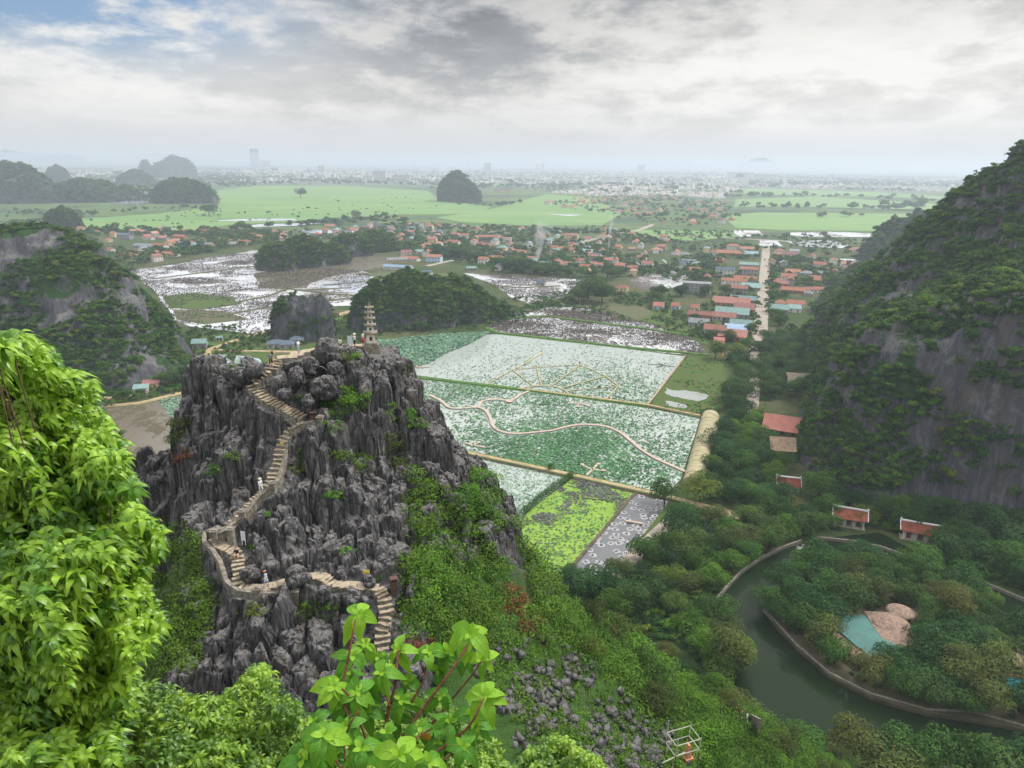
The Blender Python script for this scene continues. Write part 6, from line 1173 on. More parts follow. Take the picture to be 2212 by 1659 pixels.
def house(x, y, w, d, h, rz, roof, wall, kind='gable', label='', group=None, parts=True, z=0.0, rh=None, name='house', cat='house', porch=False):
    e = empty(name, (x, y, z), rz) if parts else None; rh = rh if rh is not None else (.30*d if kind != 'flat' else .25); hw, hd = w/2, d/2
    a = MB(); a.box(-hw, hw, -hd, hd, -.3, h)
    if kind == 'gable': a.add([(-hw, -hd, h), (-hw, hd, h), (-hw, 0, h+rh*.94)], [(0, 1, 2), (2, 1, 0)]); a.add([(hw, -hd, h), (hw, hd, h), (hw, 0, h+rh*.94)], [(0, 1, 2), (2, 1, 0)])
    o_ = .45; r = MB(); t = .14
    if kind == 'gable':
        sl_ = rh/hd; ye = -hd-o_; ze = h-o_*sl_+.05
        for s_ in (1, -1):
            v = [(-hw-o_, s_*ye, ze), (hw+o_, s_*ye, ze), (hw+o_, 0, h+rh+.05), (-hw-o_, 0, h+rh+.05)]; v += [(p[0], p[1], p[2]+t) for p in v]; r.add(v, [(3, 2, 1, 0), (4, 5, 6, 7), (0, 1, 5, 4), (1, 2, 6, 5), (3, 0, 4, 7)] if s_ == 1 else [(0, 1, 2, 3), (7, 6, 5, 4), (4, 5, 1, 0), (5, 6, 2, 1), (7, 4, 0, 3)])
    elif kind == 'hip':
        k = min(hw*.75, hd); v = [(-hw-o_, -hd-o_, h), (hw+o_, -hd-o_, h), (hw+o_, hd+o_, h), (-hw-o_, hd+o_, h), (-hw+k, 0, h+rh), (hw-k, 0, h+rh)]
        r.add(v, [(3, 2, 1, 0), (0, 1, 5, 4), (1, 2, 5), (2, 3, 4, 5), (3, 0, 4)])
    elif kind == 'shed':
        v = [(-hw-o_, -hd-o_, h), (hw+o_, -hd-o_, h), (hw+o_, hd+o_, h+rh), (-hw-o_, hd+o_, h+rh)]; v += [(p[0], p[1], p[2]+t) for p in v]; r.add(v, [(3, 2, 1, 0), (4, 5, 6, 7), (0, 1, 5, 4), (1, 2, 6, 5), (2, 3, 7, 6), (3, 0, 4, 7)])
    else: r.box(-hw-.15, hw+.15, -hd-.15, hd+.15, h+.003, h+rh+.1)
    if not parts:
        m_ = MB(); m_.v = a.v+r.v; m_.f = a.f+[[i+len(a.v) for i in q_] for q_ in r.f]; m_.mi = [0]*len(a.f)+[1]*len(r.f)
        ns = max(1, int(h/3.1)); nw = max(1, int(w/3.4))
        for s_ in range(ns):
            for k in range(nw):
                for yy in (-hd,): xx = -hw+w*(k+.5)/nw; m_.box(xx-.5, xx+.5, yy-.04, yy+.02, s_*3.1+.9, s_*3.1+2.2, 2)
        o = m_.build(name, [WC[wall], RC[roof], M_glass], loc=(x, y, z), rz=rz); return tag(o, label, cat, group)
    tag(e, label, cat, group); a.build('walls', [WC[wall]], e); r.build('roof', [RC[roof]], e)
    ns = max(1, int(round(h/3.2))); nw = max(2, int(w/3.6)); k_ = 0
    for s_ in range(ns):
        for k in range(nw):
            xx = -hw+w*(k+.5)/nw
            if s_ == 0 and k == nw//2: q = MB(); q.box(xx-.6, xx+.6, -hd-.05, -hd+.02, .0, 2.3); q.build('door', [M_door], e); continue
            q = MB(); q.box(xx-.55, xx+.55, -hd-.04, -hd+.02, s_*3.2+.9, s_*3.2+2.2); q.build('window', [M_glass], e); k_ += 1
        if d > 5: q = MB(); q.box(-hw-.04, -hw+.02, -.55, .55, s_*3.2+.9, s_*3.2+2.2); q.build('window', [M_glass], e)
    return e
RZ = -math.atan2(*(G(1655, 530)-G(1640, 740))[:2])+0           # the village road's own direction
names = {'orange': 'orange tiled', 'redbrown': 'red brown roofed', 'maroon': 'maroon roofed', 'teal': 'teal roofed', 'grey': 'grey roofed', 'blue': 'blue roofed', 'slate': 'slate roofed', 'pink': 'salmon tiled'}
def hpx(reg, cx, cy_, wpx, dep_, st, roof, wall, kind, lb, rz=None, hh=None, group=None):
    x0, y0, sc = {1: (0, 500, 2.212), 2: (1000, 500, 2.212), 3: (2000, 500, 2.212), 4: (3000, 500, 2.212), 5: (2400, 1150, 2.765), 6: (0, 1150, 2.212)}[reg]
    px, py = (x0+cx/sc)/1.808, (y0+cy_/sc)/1.808; g = G(px, py); w = wpx/sc/1.808*np.linalg.norm(g-np.array([0, 0, H]))/FPX; dr = unit(g[:2]); g2 = g[:2]+dr*dep_/2
    return house(g2[0], g2[1], w, dep_, hh or st*3.2, RZ if rz is None else rz, roof, wall, kind, lb, group)
GR = 'houses along the straight village road'
for a in [(3,1590,1430,225,14,3,'grey','grey','flat','long three storey grey block beside the trees'), (3,1915,1375,200,8,2,'orange','white','gable','orange tiled two storey house with a row of dark windows'), (3,1925,1440,185,9,2,'redbrown','grey','gable','grey two storey house with red brown roof near the road'), (3,1838,1275,150,9,2,'slate','white','gable','white villa with slate blue roof and pointed gable'),
 (3,1905,1055,95,9,2,'orange','white','hip','white house with wide tiled roof at the far road end'), (3,1860,1100,230,12,1,'orange','brick','hip','long low orange tiled hall'), (3,2050,1065,150,10,1,'pink','white','gable','salmon tiled house by the far end of the road'), (3,2060,1110,110,10,1,'teal','grey','shed','teal roofed shed beside the far road'), (3,2045,1205,150,8,1,'teal','grey','shed','long pale teal shed left of the road'), (3,2040,1270,140,9,2,'redbrown','grey','gable','brown roofed house halfway along the road'),
 (3,2010,1325,170,8,1,'orange','grey','gable','orange roofed long house halfway along the road'), (3,2060,1405,150,10,1,'teal','grey','shed','wide teal roofed shed by the road'), (3,1792,1165,65,8,1,'orange','brick','gable','small orange tiled house among trees'), (3,1500,1165,160,10,1,'grey','blue','flat','low pale blue grey shed amid gardens'), (3,1485,1110,80,9,1,'grey','white','hip','white house with grey hipped roof'), (3,1245,1075,100,10,1,'orange','grey','hip','orange hip roofed hall beside the clearing'),
 (3,635,1085,120,8,1,'teal','white','shed','teal roofed white shed left of the smoke'), (3,575,1165,95,8,1,'orange','white','gable','orange tiled house under the trees'), (3,690,1200,70,8,1,'redbrown','brick','shed','red roofed hut by the white shed'), (3,835,1185,75,8,2,'orange','grey','gable','tall grey house with orange roof'), (3,930,1235,85,9,2,'orange','grey','gable','bare concrete house with orange tiled gable'), (3,1040,1235,85,9,1,'orange','white','gable','white house with orange gable and terrace'), (3,795,970,120,9,2,'pink','white','flat','salmon topped house behind the smoke plume'), (3,500,960,140,9,2,'orange','cream','hip','cream house with wide orange roof'), (3,180,1150,90,8,1,'orange','white','gable','white house left of the smoke plume'), (3,80,1090,80,8,1,'orange','cream','gable','orange tiled house at the village middle'),
 (3,365,1070,60,8,2,'orange','cream','gable','cream narrow house beside the smoke'), (3,700,905,90,8,1,'grey','white','flat','flat roofed white house near the rice plain'), (3,525,900,65,8,2,'grey','white','flat','white block near the rice plain'), (3,950,1410,95,9,1,'redbrown','cream','hip','small shrine with curved red brown roof beside the huge tree'), (3,1265,1570,85,9,1,'orange','blue','gable','pale blue house with orange roof at the marsh edge'), (3,1412,1570,68,8,1,'orange','blue','gable','little blue walled house with orange roof'), (3,250,1365,70,6,1,'slate','grey','gable','lone grey hut standing in the flooded field'),
 (5,868,185,85,8,1,'orange','white','gable','orange roofed house beside the open timber frame'), (5,1385,95,250,10,1,'teal','grey','gable','long teal roofed shed at the road'), (5,1255,135,370,12,1,'redbrown','brick','shed','long red brown roofed hall'), (5,1392,200,205,14,1,'maroon','brick','gable','maroon roofed market hall by the road'), (5,1265,250,330,14,1,'teal','grey','gable','largest teal roofed workshop'), (5,1180,285,230,10,1,'redbrown','teal' if False else 'grey','gable','brown roofed workshop next to the teal one'), (5,910,350,205,9,1,'grey','grey','gable','grey house with three dark windows at the marsh edge'), (5,930,262,260,8,1,'redbrown','brick','gable','row of red brown roofs behind the grey house'),
 (5,1075,475,215,10,2,'redbrown','grey','gable','two storey bare concrete house with brown roof'), (5,1360,375,215,11,1,'teal','grey','gable','dark teal roofed hall close to the road'), (5,1300,430,215,9,1,'blue','brick','shed','blue roofed shed by the road end'), (5,1265,505,285,11,1,'redbrown','brick','shed','red brown roofed stalls at the end of the road'), (5,1120,585,100,9,1,'orange','brick','shed','orange red awning beside the parked cars'), (5,1785,135,95,9,1,'orange','white','hip','orange hip roofed house right of the road'), (5,1950,140,170,9,1,'orange','white','gable','long orange roofed house under the mountain'), (5,1765,200,190,11,1,'teal','grey','gable','dark green roofed shed right of the road'), (5,1940,195,120,8,1,'teal','white','shed','pale green shed under the mountain'),
 (4,195,1110,85,9,1,'maroon','white','gable','maroon roofed house among the gardens'), (4,225,1085,70,8,1,'grey','white','shed','grey sheet roofed shed among the gardens'), (4,755,1070,90,10,1,'pink','white','hip','salmon roofed house by the hazy ridge'), (4,495,1250,105,10,1,'maroon','white','hip','pink red roofed villa right of the road'), (4,210,1265,115,9,1,'orange','white','gable','orange tiled house on the right side of the road'), (4,330,1280,90,9,1,'grey','grey','hip','grey roofed house beside the orange one'), (4,170,1335,110,9,2,'orange','white','gable','white two storey house with orange gable right of the road'), (4,400,1340,80,14,1,'orange','brick','gable','orange roofed block amid palms'), (4,565,1380,95,10,1,'orange','white','gable','orange roofed house beside the dirt yard'), (4,210,1430,180,9,1,'orange','brick','gable','long orange roofed house near the road'), (4,355,1425,70,8,1,'redbrown','white','gable','small white gabled house beside the long one'), (4,440,1425,90,8,1,'orange','white','gable','orange roofed house with white front'), (4,545,1440,115,9,1,'teal','white','shed','teal roofed shed below the dirt yard'), (4,720,1275,70,9,1,'slate','white','gable','slate roofed hut at the mountain foot'), (4,575,1475,60,8,1,'pink','white','gable','small salmon roof at the mountain foot'), (4,105,1370,110,8,1,'redbrown','brick','gable','brown roofed barn beside the road'),
 (1,1475,1110,140,9,1,'orange','white','gable','white house with orange roof alone at the field edge'), (1,1390,1060,115,10,2,'orange','white','gable','white two storey house behind the field edge one'), (1,1105,1120,150,10,1,'orange','cream','hip','orange roofed house with yellow front below the hill'), (1,960,1070,45,8,1,'orange','white','gable','orange roof peeping over the left hill'), (1,1270,1040,220,10,1,'grey','grey','gable','long grey brown roofed row'), (1,1085,960,120,9,2,'slate','grey','gable','blue grey house with gable'), (1,1200,925,140,9,2,'pink','grey','gable','salmon roofed house in the left village'), (1,820,915,90,9,1,'orange','cream','gable','orange roofed house at the rice plain\'s near edge'), (1,1290,965,80,8,1,'orange','white','gable','orange gabled pair of roofs'), (1,1560,955,110,9,1,'orange','brick','gable','orange roofed house with brick wall'), (1,1450,900,80,9,2,'slate','white','gable','white narrow house with slate roof'), (1,1620,905,80,9,1,'orange','cream','gable','cream house with orange roof in the left village'), (1,1760,905,140,9,1,'orange','cream','gable','long cream school like building'), (1,1520,1060,80,8,1,'teal','white','gable','teal roofed hut among trees'), (1,1660,1025,100,9,1,'teal','white','hip','teal roofed pavilion in the left village'), (1,2125,1005,100,9,1,'orange','white','gable','orange roofed white house near the wooded low hill'), (1,2190,940,60,8,1,'orange','cream','gable','orange roofed cream house behind the low hill'), (1,1730,375+10,60,7,1,'slate','grey','gable','x')][:-1]:
    hpx(*a, group=GR if a[0] in (4, 5) or (a[0] == 3 and a[1] > 1750) else 'village houses')
for a in [(2,280,925,80,9,2,'pink','white','flat','white house with red trim behind the wooded low hill'), (2,1165,905,50,9,3,'grey','white','gable','tall white narrow house above the wooded hill'), (2,1040,855,40,8,3,'slate','grey','flat','tall dark narrow tower house'), (2,1330,1150,180,9,1,'orange','white','gable','orange roofed row house with blue porch'), (2,1540,1160,130,10,2,'orange','blue','gable','pale blue two storey house with orange roof'), (2,1420,1090,130,10,1,'teal','white','hip','dark green roofed hall beside the maroon roofed house'), (2,1220,1160,170,8,1,'grey','cream','gable','row of yellow gabled cottages'), (2,1300,1095,90,9,1,'maroon','white','gable','maroon roofed house beside the green hall'), (2,1970,1180,90,9,2,'orange','white','gable','white house with orange roof and dark windows'), (2,2070,1145,80,9,1,'orange','white','gable','orange roofed house next to the white one'), (2,1825,1130,100,9,3,'grey','white','flat','tall white block with balconies'), (2,1570,1095,85,9,2,'slate','white','hip','white house with slate hipped roof'), (2,2080,1095,110,9,1,'slate','white','hip','slate roofed villa beside the tall white block'), (2,1860,1235,80,6,1,'teal','slate' if False else 'grey','gable','teal roofed hut at the flooded field edge'), (2,1480,1275,80,8,1,'slate','white','gable','white hut with slate gable peeping over the long hill'), (2,1700,1020,120,9,2,'orange','white','hip','broad white house with red trimmed terrace'), (2,1810,960,60,8,2,'orange','white','gable','white house amid orange roofs'), (2,1985,1030,80,8,1,'orange','brick','hip','orange hipped roof among dark trees'), (2,2000,975,150,9,2,'orange','grey','gable','long grey house with orange roof'), (2,2170,985,70,9,2,'orange','white','flat','white block at the village middle'), (2,1555,930,90,9,2,'slate','grey','flat','dark topped three part house'), (2,1340,930,50,8,2,'orange','grey','gable','grey house with small orange gable'), (2,640,860,80,8,1,'orange','cream','gable','orange roofs before the rice plain'), (2,840,890,60,8,1,'orange','cream','gable','bright orange roofed house'), (2,800,920,80,9,2,'slate','white','flat','white house with dark balcony'), (2,700,920,50,8,1,'orange','white','gable','small orange roof left of the dark balcony house'), (2,600,915,45,8,2,'orange','white','gable','narrow orange roofed house'), (2,1430,870,40,8,3,'maroon','white','flat','tall narrow white house with red bands'), (2,1230,1225,260,7,1,'blue','white','gable','long low blue grey roofed row behind the long hill'), (2,1250,1045,130,9,1,'slate','white','hip','slate roofed pavilion with orange front')]:
    hpx(*a, rz=random.uniform(-.5, .3), group='village houses')
# remaining village houses, small in the picture
HX = []
def fillhouses(poly, n_, dmin, seed, where, group, roofs, walls, smin=.85, smax=1.3):
    rg = random.Random(seed); pts = poisson(W2(poly), dmin, n_, seed, [], HX); HX.extend(pts)
    for x, y in pts:
        roof, wall = rg.choice(roofs), rg.choice(walls); st = rg.choice([1, 1, 1, 2, 2]); s = rg.uniform(smin, smax)
        house(x, y, 11*s, 8*s, st*3.2, RZ+rg.choice([0, math.pi/2])+rg.uniform(-.15, .15), roof, wall, rg.choice(['gable', 'gable', 'hip']) if st < 3 else 'flat', '%s %s%s house %s' % (names[roof], 'two storey ' if st == 2 else 'long ' if s > (smin+smax)/2 else 'small ', wall, near_lm(x, y, VLM)), group, parts=False)
OR = ['orange', 'orange', 'orange', 'pink', 'redbrown', 'grey']
fillhouses(V_mid, 150, 12, 1, 'scattered among the middle village trees', 'small houses of the middle village', OR+['teal', 'slate'], ['white', 'white', 'cream', 'grey'])
fillhouses(V_left, 34, 16, 2, 'in the village beyond the left hill', 'small houses of the left village', OR, ['white', 'cream', 'grey'])
fillhouses(V_up, 70, 26, 3, 'in the hamlet beyond the rice fields', 'small houses of the far hamlet', ['orange', 'pink', 'orange', 'redbrown'], ['cream', 'cream', 'white'], 1.3, 2.0)
fillhouses(V_right, 20, 14, 4, 'in the gardens right of the road', 'small houses right of the road', OR, ['white', 'grey'])
# landmark buildings by the mountain foot
def bigroof(px, py, w, d, h, rz, lb, roofm, wallm, rh, ridge=True, cat='temple', name='temple'):
    g = G(px, py); e = empty(name, (g[0], g[1], 0), rz); tag(e, lb, cat); hw, hd = w/2, d/2; a = MB(); a.box(-hw*.8, hw*.8, -hd*.45, hd*.8, -.3, h); a.build('walls', [wallm], e)
    a = MB(); a.box(-hw, hw, -hd, hd, -.4, .35); a.build('base', [M_conc], e)
    for k in range(4): q = MB(); xx = -hw*.85+w*.85*k/3; q.box(xx-.22, xx+.22, -hd*.85-.22, -hd*.85+.22, .353, h); q.build('column', [wallm], e)
    for k in range(3): q = MB(); xx = -hw*.57+w*.57*k/2; q.box(xx-.75, xx+.75, -hd*.45-.05, -hd*.45+.02, .35, h*.8); q.build('door', [M_door], e)
    r = MB(); o_ = .7; n_ = 8; t = .25
    for s_ in (1, -1):
        v = []; f = []
        for i in range(n_+1):
            u = i/n_; yy = (hd+o_)*(1-u); zz = h+.1+rh*(u**1.25); lift = .35*(1-u)
            for j in range(9): xx = -1+2*j/8; v.append((xx*(hw+o_*.6), -s_*yy, zz+lift*abs(xx)**4))
        b0 = len(v); v += [(p[0], p[1], p[2]+t) for p in v]
        for i in range(n_):
            for j in range(8): c_ = i*9+j; f.append((c_, c_+1, c_+10, c_+9)); f.append((b0+c_+9, b0+c_+10, b0+c_+1, b0+c_))
        for j in range(8): f.append((j, j+1, b0+j+1, b0+j))
        r.add(v, f)
    rf = r.build('roof', [roofm], e)
    if ridge:
        q = MB(); q.box(-hw-o_*.6, hw+o_*.6, -.2, .2, h+rh+.36, h+rh+.85); 
        for s_ in (1, -1):
            for s2 in (1, -1): q.tube([(s2*(hw+o_*.55), 0, h+rh+.6), (s2*(hw+o_*.55), -s_*hd*.5, h+rh*.42+.55), (s2*(hw+o_*.55), -s_*(hd+o_), h+.75)], .17, 5)
            q.box(s_*(hw+o_*.4)-.3, s_*(hw+o_*.4)+.3, -.25, .25, h+rh+.853, h+rh+1.4, t=.1)
        q.build('ridge', [MATS['white_paint']], rf)
    return e
M_tmp = simple('temple_tiles', (.22, .07, .045), (.13, .05, .035), .5, .8, .4, 0)
bigroof(1700, 1062, 8.2, 5.5, 3.2, R(-14), 'small temple with red tiled roof and white ridges at the mountain foot', M_tmp, WC['white'], 2.4)
bigroof(1832, 1132, 10.5, 6.5, 3.2, R(-22), 'red roofed pavilion half hidden by trees under the cliff', M_tmp, WC['white'], 2.4)
bigroof(1985, 1165, 12, 5, 3.2, R(-22), 'long red roof glimpsed between trees right of the pavilion', M_tmp, WC['white'], 2.4)
e = bigroof(1690, 935, 17, 15, 3.4, R(-25), 'large salmon roofed building beside the cliff', simple('salmon_big_roof', (.34, .155, .115), (.28, .125, .10), .3, .8, .2, 0), WC['cream'], 5.0, False, 'building', 'building')
e = bigroof(1735, 838, 20, 12, 4, R(-6), 'thatched longhouse with open front under the mountain', M_thatch2, M_bark, 4.5, False, 'longhouse', 'longhouse')
e = bigroof(1685, 985, 10, 9, 4, R(-8), 'steep thatched cottage tucked against the cliff', simple('golden_thatch', (.34, .25, .16), (.20, .15, .11), 1.2, .95, .6, 0), M_bark, 4.6, False, 'cottage', 'cottage')
# hut row under the left hill, teal sheds and blue pavilions behind the crag
for (px, py, w, d, h, rz, ro, wa, ki, lb) in ((306, 848, 7, 5, 3.0, .30, 'teal', 'white', 'shed', 'white hut with teal roof edge under the left hill'), (328, 838, 8, 5, 3.0, .30, 'maroon', 'cream', 'shed', 'dull red roofed stall under the left hill'), (350, 832, 10, 7, 3.0, .30, 'teal', 'brick', 'shed', 'teal roofed cafe shelter under the left hill'), (378, 822, 8, 6, 3.0, .30, 'teal', 'brick', 'shed', 'darker teal shelter at the end of the cafe'),
    (433, 752, 9, 7, 4.2, .2, 'teal', 'grey', 'gable', 'teal metal shed at the left hill corner'), (475, 736, 4, 3, 2.5, .2, 'teal', 'grey', 'gable', 'tiny teal shed beside the track')):
    g = G(px, py); house(g[0], g[1], w, d, h, rz, ro, wa, ki, lb, 'huts under the left hill', rh=.9 if ki == 'shed' else None, name='hut', cat='hut')
for (px, py, w, lb) in ((597, 750, 11, 'blue roofed pavilion beyond the couple on the crag'), (620, 752, 9, 'open blue roofed shelter joined to the pavilion'), (642, 742, 9, 'blue roofed hut behind the standing man')):
    g = G(px, py); house(g[0], g[1], w, 8, 3.4, .25, 'slate', 'grey', 'hip', lb, 'blue roofed pavilions behind the crag', rh=2.0, name='pavilion', cat='pavilion')
print('houses', time.time()-T0)
# ================================================================== TOWN ON THE PLAIN
def vary(name, c1, c2, c3):
    m, n, b, o = new_mat(name); t = n.n('ShaderNodeAttribute', attribute_name='tint').outputs['Fac']
    col = n.mix(n.ramp(t, .3, .35), c1, c2); col = n.mix(n.ramp(t, .72, .75), col, c3); n.l(col, b.inputs['Base Color']); b.inputs['Roughness'].default_value = .85; return m
M_town = vary('town_plaster', (.62, .60, .56), (.50, .44, .36), (.42, .44, .47)); M_townroof = vary('town_roofs', (.42, .40, .38), (.38, .17, .11), (.24, .26, .28))
def townbox(P, W_, D_, Hh, A, rng):
    n_ = len(P); c, s = np.cos(A), np.sin(A); q = []
    for sx_, sy_ in ((-.5, -.5), (.5, -.5), (.5, .5), (-.5, .5)): q.append(np.c_[P[:, 0]+sx_*W_*c-sy_*D_*s, P[:, 1]+sx_*W_*s+sy_*D_*c])
    v = np.concatenate([np.stack([np.c_[k, np.full(n_, -.5)] for k in q], 1), np.stack([np.c_[k, Hh] for k in q], 1)], 1).reshape(-1, 3)
    b = np.arange(n_)[:, None]*8; f = np.concatenate([b+np.array([0, 1, 5, 4]), b+np.array([1, 2, 6, 5]), b+np.array([2, 3, 7, 6]), b+np.array([3, 0, 4, 7]), b+np.array([4, 5, 6, 7])], 0); mi = np.r_[np.zeros(4*n_), np.ones(n_)]
    return v, f, mi
def town(name, poly, n_, seed, hmean, label, wmin=7, wmax=16, thr=-.25, freq=.002):
    rng = np.random.default_rng(seed); c = sample_poly(W2(poly), n_*2, rng); k = fbm(c[:, 0]*freq, c[:, 1]*freq, s=seed, o=4) > thr; c = c[k][:n_]; n_ = len(c); Hh = hmean*(.55+rng.exponential(.45, n_)); v, f, mi = townbox(c, rng.uniform(wmin, wmax, n_), rng.uniform(wmin, wmax*1.3, n_), Hh, rng.uniform(-.5, .5, n_), rng)
    t = rng.random(n_); o = link(name, mesh(name, v, f, mi=mi, tint=np.r_[np.tile(t, 4), rng.random(n_)]), [M_town, M_townroof]); return tag(o, label, kind='stuff')
town('town_buildings', [(560, 362), (1000, 364), (1620, 374), (1600, 402), (1100, 399), (960, 398), (620, 382)], 5200, 1, 10, 'dense pale city buildings across the middle of the plain')
town('town_buildings', [(440, 372), (620, 366), (900, 378), (930, 400), (700, 392), (560, 396), (440, 386)], 900, 2, 8, 'scattered pale buildings before the city', thr=0)
town('town_buildings', [(1180, 418), (1300, 402), (1600, 405), (1560, 430), (1420, 422), (1290, 424)], 700, 3, 7, 'outskirts of the city behind the hamlet', 8, 14, -.1)
town('town_buildings', [(1620, 378), (2130, 388), (2120, 416), (1620, 405)], 1500, 4, 7, 'sparse buildings of the hazy right hand suburbs', thr=-.05)
town('town_buildings', [(0, 368), (430, 366), (440, 384), (300, 398), (150, 384), (0, 380)], 650, 5, 7, 'sparse buildings among the distant left hills', thr=.0)
town('town_buildings', [(0, 356), (2212, 366), (2212, 376), (1000, 366), (0, 364)], 2400, 6, 14, 'farthest city blocks melting into the haze', 12, 30, -.2, .0006)
def block(px, pf, wpx, topy, dep_, wall, lb, name='building', win=(6, 4), cat='building', roof='grey', rz=0.0):
    g = G(px, pf); dd = np.linalg.norm(g-np.array([0, 0, H])); w_ = wpx*dd/FPX; dt = D(px, topy); h = H+dt[2]/np.hypot(dt[0], dt[1])*np.hypot(g[0], g[1]); e = empty(name, (g[0], g[1], 0), rz); tag(e, lb, cat)
    q = MB(); q.box(-w_/2, w_/2, 0, dep_, -1, h); q.build('walls', [WC[wall]], e); q = MB(); q.box(-w_/2-1, w_/2+1, -1, dep_+1, h+.01, h+1.5); q.build('roof', [RC[roof]], e)
    for i in range(win[1]):
        q = MB()
        for k in range(win[0]): x0 = -w_/2+w_*(k+.25)/win[0]; q.box(x0, x0+w_*.5/win[0], -.3, .1, h*(i+.3)/win[1], h*(i+.75)/win[1])
        q.build('window_row', [M_glass], e)
    return e
block(552, 364, 17, 322, 30, 'blue', 'tall pale glass tower standing above the city skyline', win=(3, 12), name='tower', cat='tower'); block(575, 366, 20, 347, 40, 'white', 'wide pale block beside the tall tower', win=(6, 5)); block(565, 368, 26, 358, 30, 'white', 'low podium hall below the tall tower', win=(8, 2))
block(820, 392, 26, 371, 30, 'white', 'white ten storey hospital block in the plain', win=(6, 8)); block(795, 394, 20, 380, 30, 'white', 'white wing left of the hospital block', win=(5, 4)); block(770, 396, 36, 387, 30, 'white', 'low white halls left of the hospital', win=(8, 2)); block(866, 390, 36, 379, 30, 'cream', 'long white building right of the hospital', win=(9, 3)); block(680, 391, 34, 384, 40, 'white', 'low white hall at the rice plain\'s far edge', win=(6, 2))
block(1085, 416, 34, 408, 20, 'cream', 'yellow school with rows of windows beside the domed hill', win=(9, 3)); block(1160, 371, 6, 354, 20, 'white', 'left one of two slim towers over the city', win=(2, 8)); block(1172, 371, 7, 353, 20, 'white', 'right one of two slim towers over the city', win=(2, 8)); block(1053, 372, 14, 352, 30, 'grey', 'grey block above the city rooftops behind the domed hill', win=(4, 6)); block(695, 374, 12, 358, 30, 'cream', 'yellow apartment block on the skyline', win=(3, 5))
block(1338, 397, 12, 383, 20, 'white', 'white seven storey block in mid town', win=(3, 5)); block(1600, 388, 50, 373, 60, 'white', 'row of hazy apartment slabs below the pale lone hill', win=(10, 8)); block(1652, 390, 44, 377, 60, 'white', 'second hazy apartment slab below the pale lone hill', win=(9, 7)); block(1505, 420, 20, 410, 30, 'white', 'white sports hall at the city edge', win=(4, 2)); block(1385, 372, 16, 352+4, 30, 'grey', 'pale block breaking the skyline right of the twin towers', win=(4, 5))
M_mast = simple('mast_steel', (.32, .2, .2), (.3, .3, .3))
for px, pf, pt, lb, wd in ((1013, 372, 330, 'tall red and white lattice mast above the city', 2.2), (897, 372, 343, 'thin radio mast left of the tall one', 1.6), (1488, 376, 348, 'short mast right of mid town', 2.5), (1605, 372, 333, 'tallest slim chimney beside the pale lone hill', 7), (1598, 372, 350, 'shorter chimney beside the tallest one', 7), (1170+195, 372, 357, 'small antenna mast over mid town', 2)):
    g = G(px, pf); dt = D(px, pt); h = H+dt[2]/np.hypot(dt[0], dt[1])*np.hypot(g[0], g[1]); q = MB()
    if wd > 5: q.lathe([(wd, 0), (wd*.7, h)], 10)
    else:
        for a in range(3): c_, s_ = math.cos(a*2.1)*wd*1.6, math.sin(a*2.1)*wd*1.6; q.tube([(c_, s_, 0), (c_*.25, s_*.25, h*.98)], [wd*.5, wd*.3], 4)
        for k in range(8): zz = h*(k+.5)/8; ww = wd*1.6*(1-.75*zz/h); q.tube([(ww, 0, zz), (-ww*.5, ww*.87, zz+h*.05), (-ww*.5, -ww*.87, zz+h*.1), (ww, 0, zz+h*.12)], wd*.2, 4)
        q.tube([(0, 0, h*.9), (0, 0, h)], wd*.35, 4)
    tag(q.build('mast' if wd < 5 else 'chimney', [M_mast], loc=(g[0], g[1], 0)), lb, 'mast' if wd < 5 else 'chimney')
# cars, motorbikes and poles on the straight road
CC = {'white': simple('white_car_paint', (.7, .7, .7), (.66, .66, .66), 1, .3, 0, 0, .5), 'dark': simple('dark_car_paint', (.04, .045, .06), (.05, .05, .06), 1, .3, 0, 0, .5), 'yellow': simple('yellow_car_paint', (.62, .42, .05), (.6, .4, .05), 1, .3, 0, 0, .5)}
M_tyre = simple('tyre', (.02, .02, .02)); 
def car(x, y, rz, col, lb, z=.32):
    e = empty('car', (x, y, z), rz); tag(e, lb, 'car', 'cars on and beside the village road'); q = MB(); q.box(-.9, .9, -2.2, 2.2, .32, .85, t=.06); q.box(-.82, .82, -1.2, 1.55, .853, 1.42, t=.28); q.build('body', [CC[col]], e)
    q = MB(); q.box(-.70, .70, -1.13, -1.0, .95, 1.3, t=.02); q.build('windscreen', [M_glass], e)
    for sx_ in (-1, 1):
        for sy_ in (-1, 1): q = MB(); q.M = Matrix.Translation((sx_*.85, sy_*1.4, .33))@Matrix.Rotation(math.pi/2, 4, 'Y'); q.lathe([(.33, -.1), (.33, .1)], 10); q.build('wheel', [M_tyre], e)
for px, py, col, lb in ((1648, 612, 'white', 'white van halfway along the straight road'), (1652, 562, 'dark', 'dark car near the far end of the straight road'), (1656, 545, 'white', 'white car at the far end of the straight road'), (1560, 770, 'yellow', 'yellow car parked under the trees at the road end'), (1577, 772, 'white', 'white car parked beside the yellow one'), (1571, 779, 'dark', 'dark car parked below the white one'), (1627, 857, 'white', 'white van on the shaded lane by the mango tree'), (1659, 588, 'dark', 'dark car parked on the right kerb of the straight road')):
    g = G(px, py); car(g[0], g[1], RZ, col, lb)
for i, (px, py) in enumerate(((1620, 705), (1626, 670), (1631, 640), (1636, 612), (1640, 588), (1644, 566), (1666, 640), (1668, 600))):
    g = G(px, py); q = MB(); q.tube([(0, 0, 0), (0, 0, 8)], [.16, .1], 6); q.box(-.9, .9, -.06, .06, 7.2, 7.35); tag(q.build('utility_pole', [M_conc], loc=(g[0], g[1], 0), rz=RZ), 'grey utility pole on the %s verge of the straight village road' % ('left' if i < 6 else 'right'), 'pole', 'poles along the straight road')
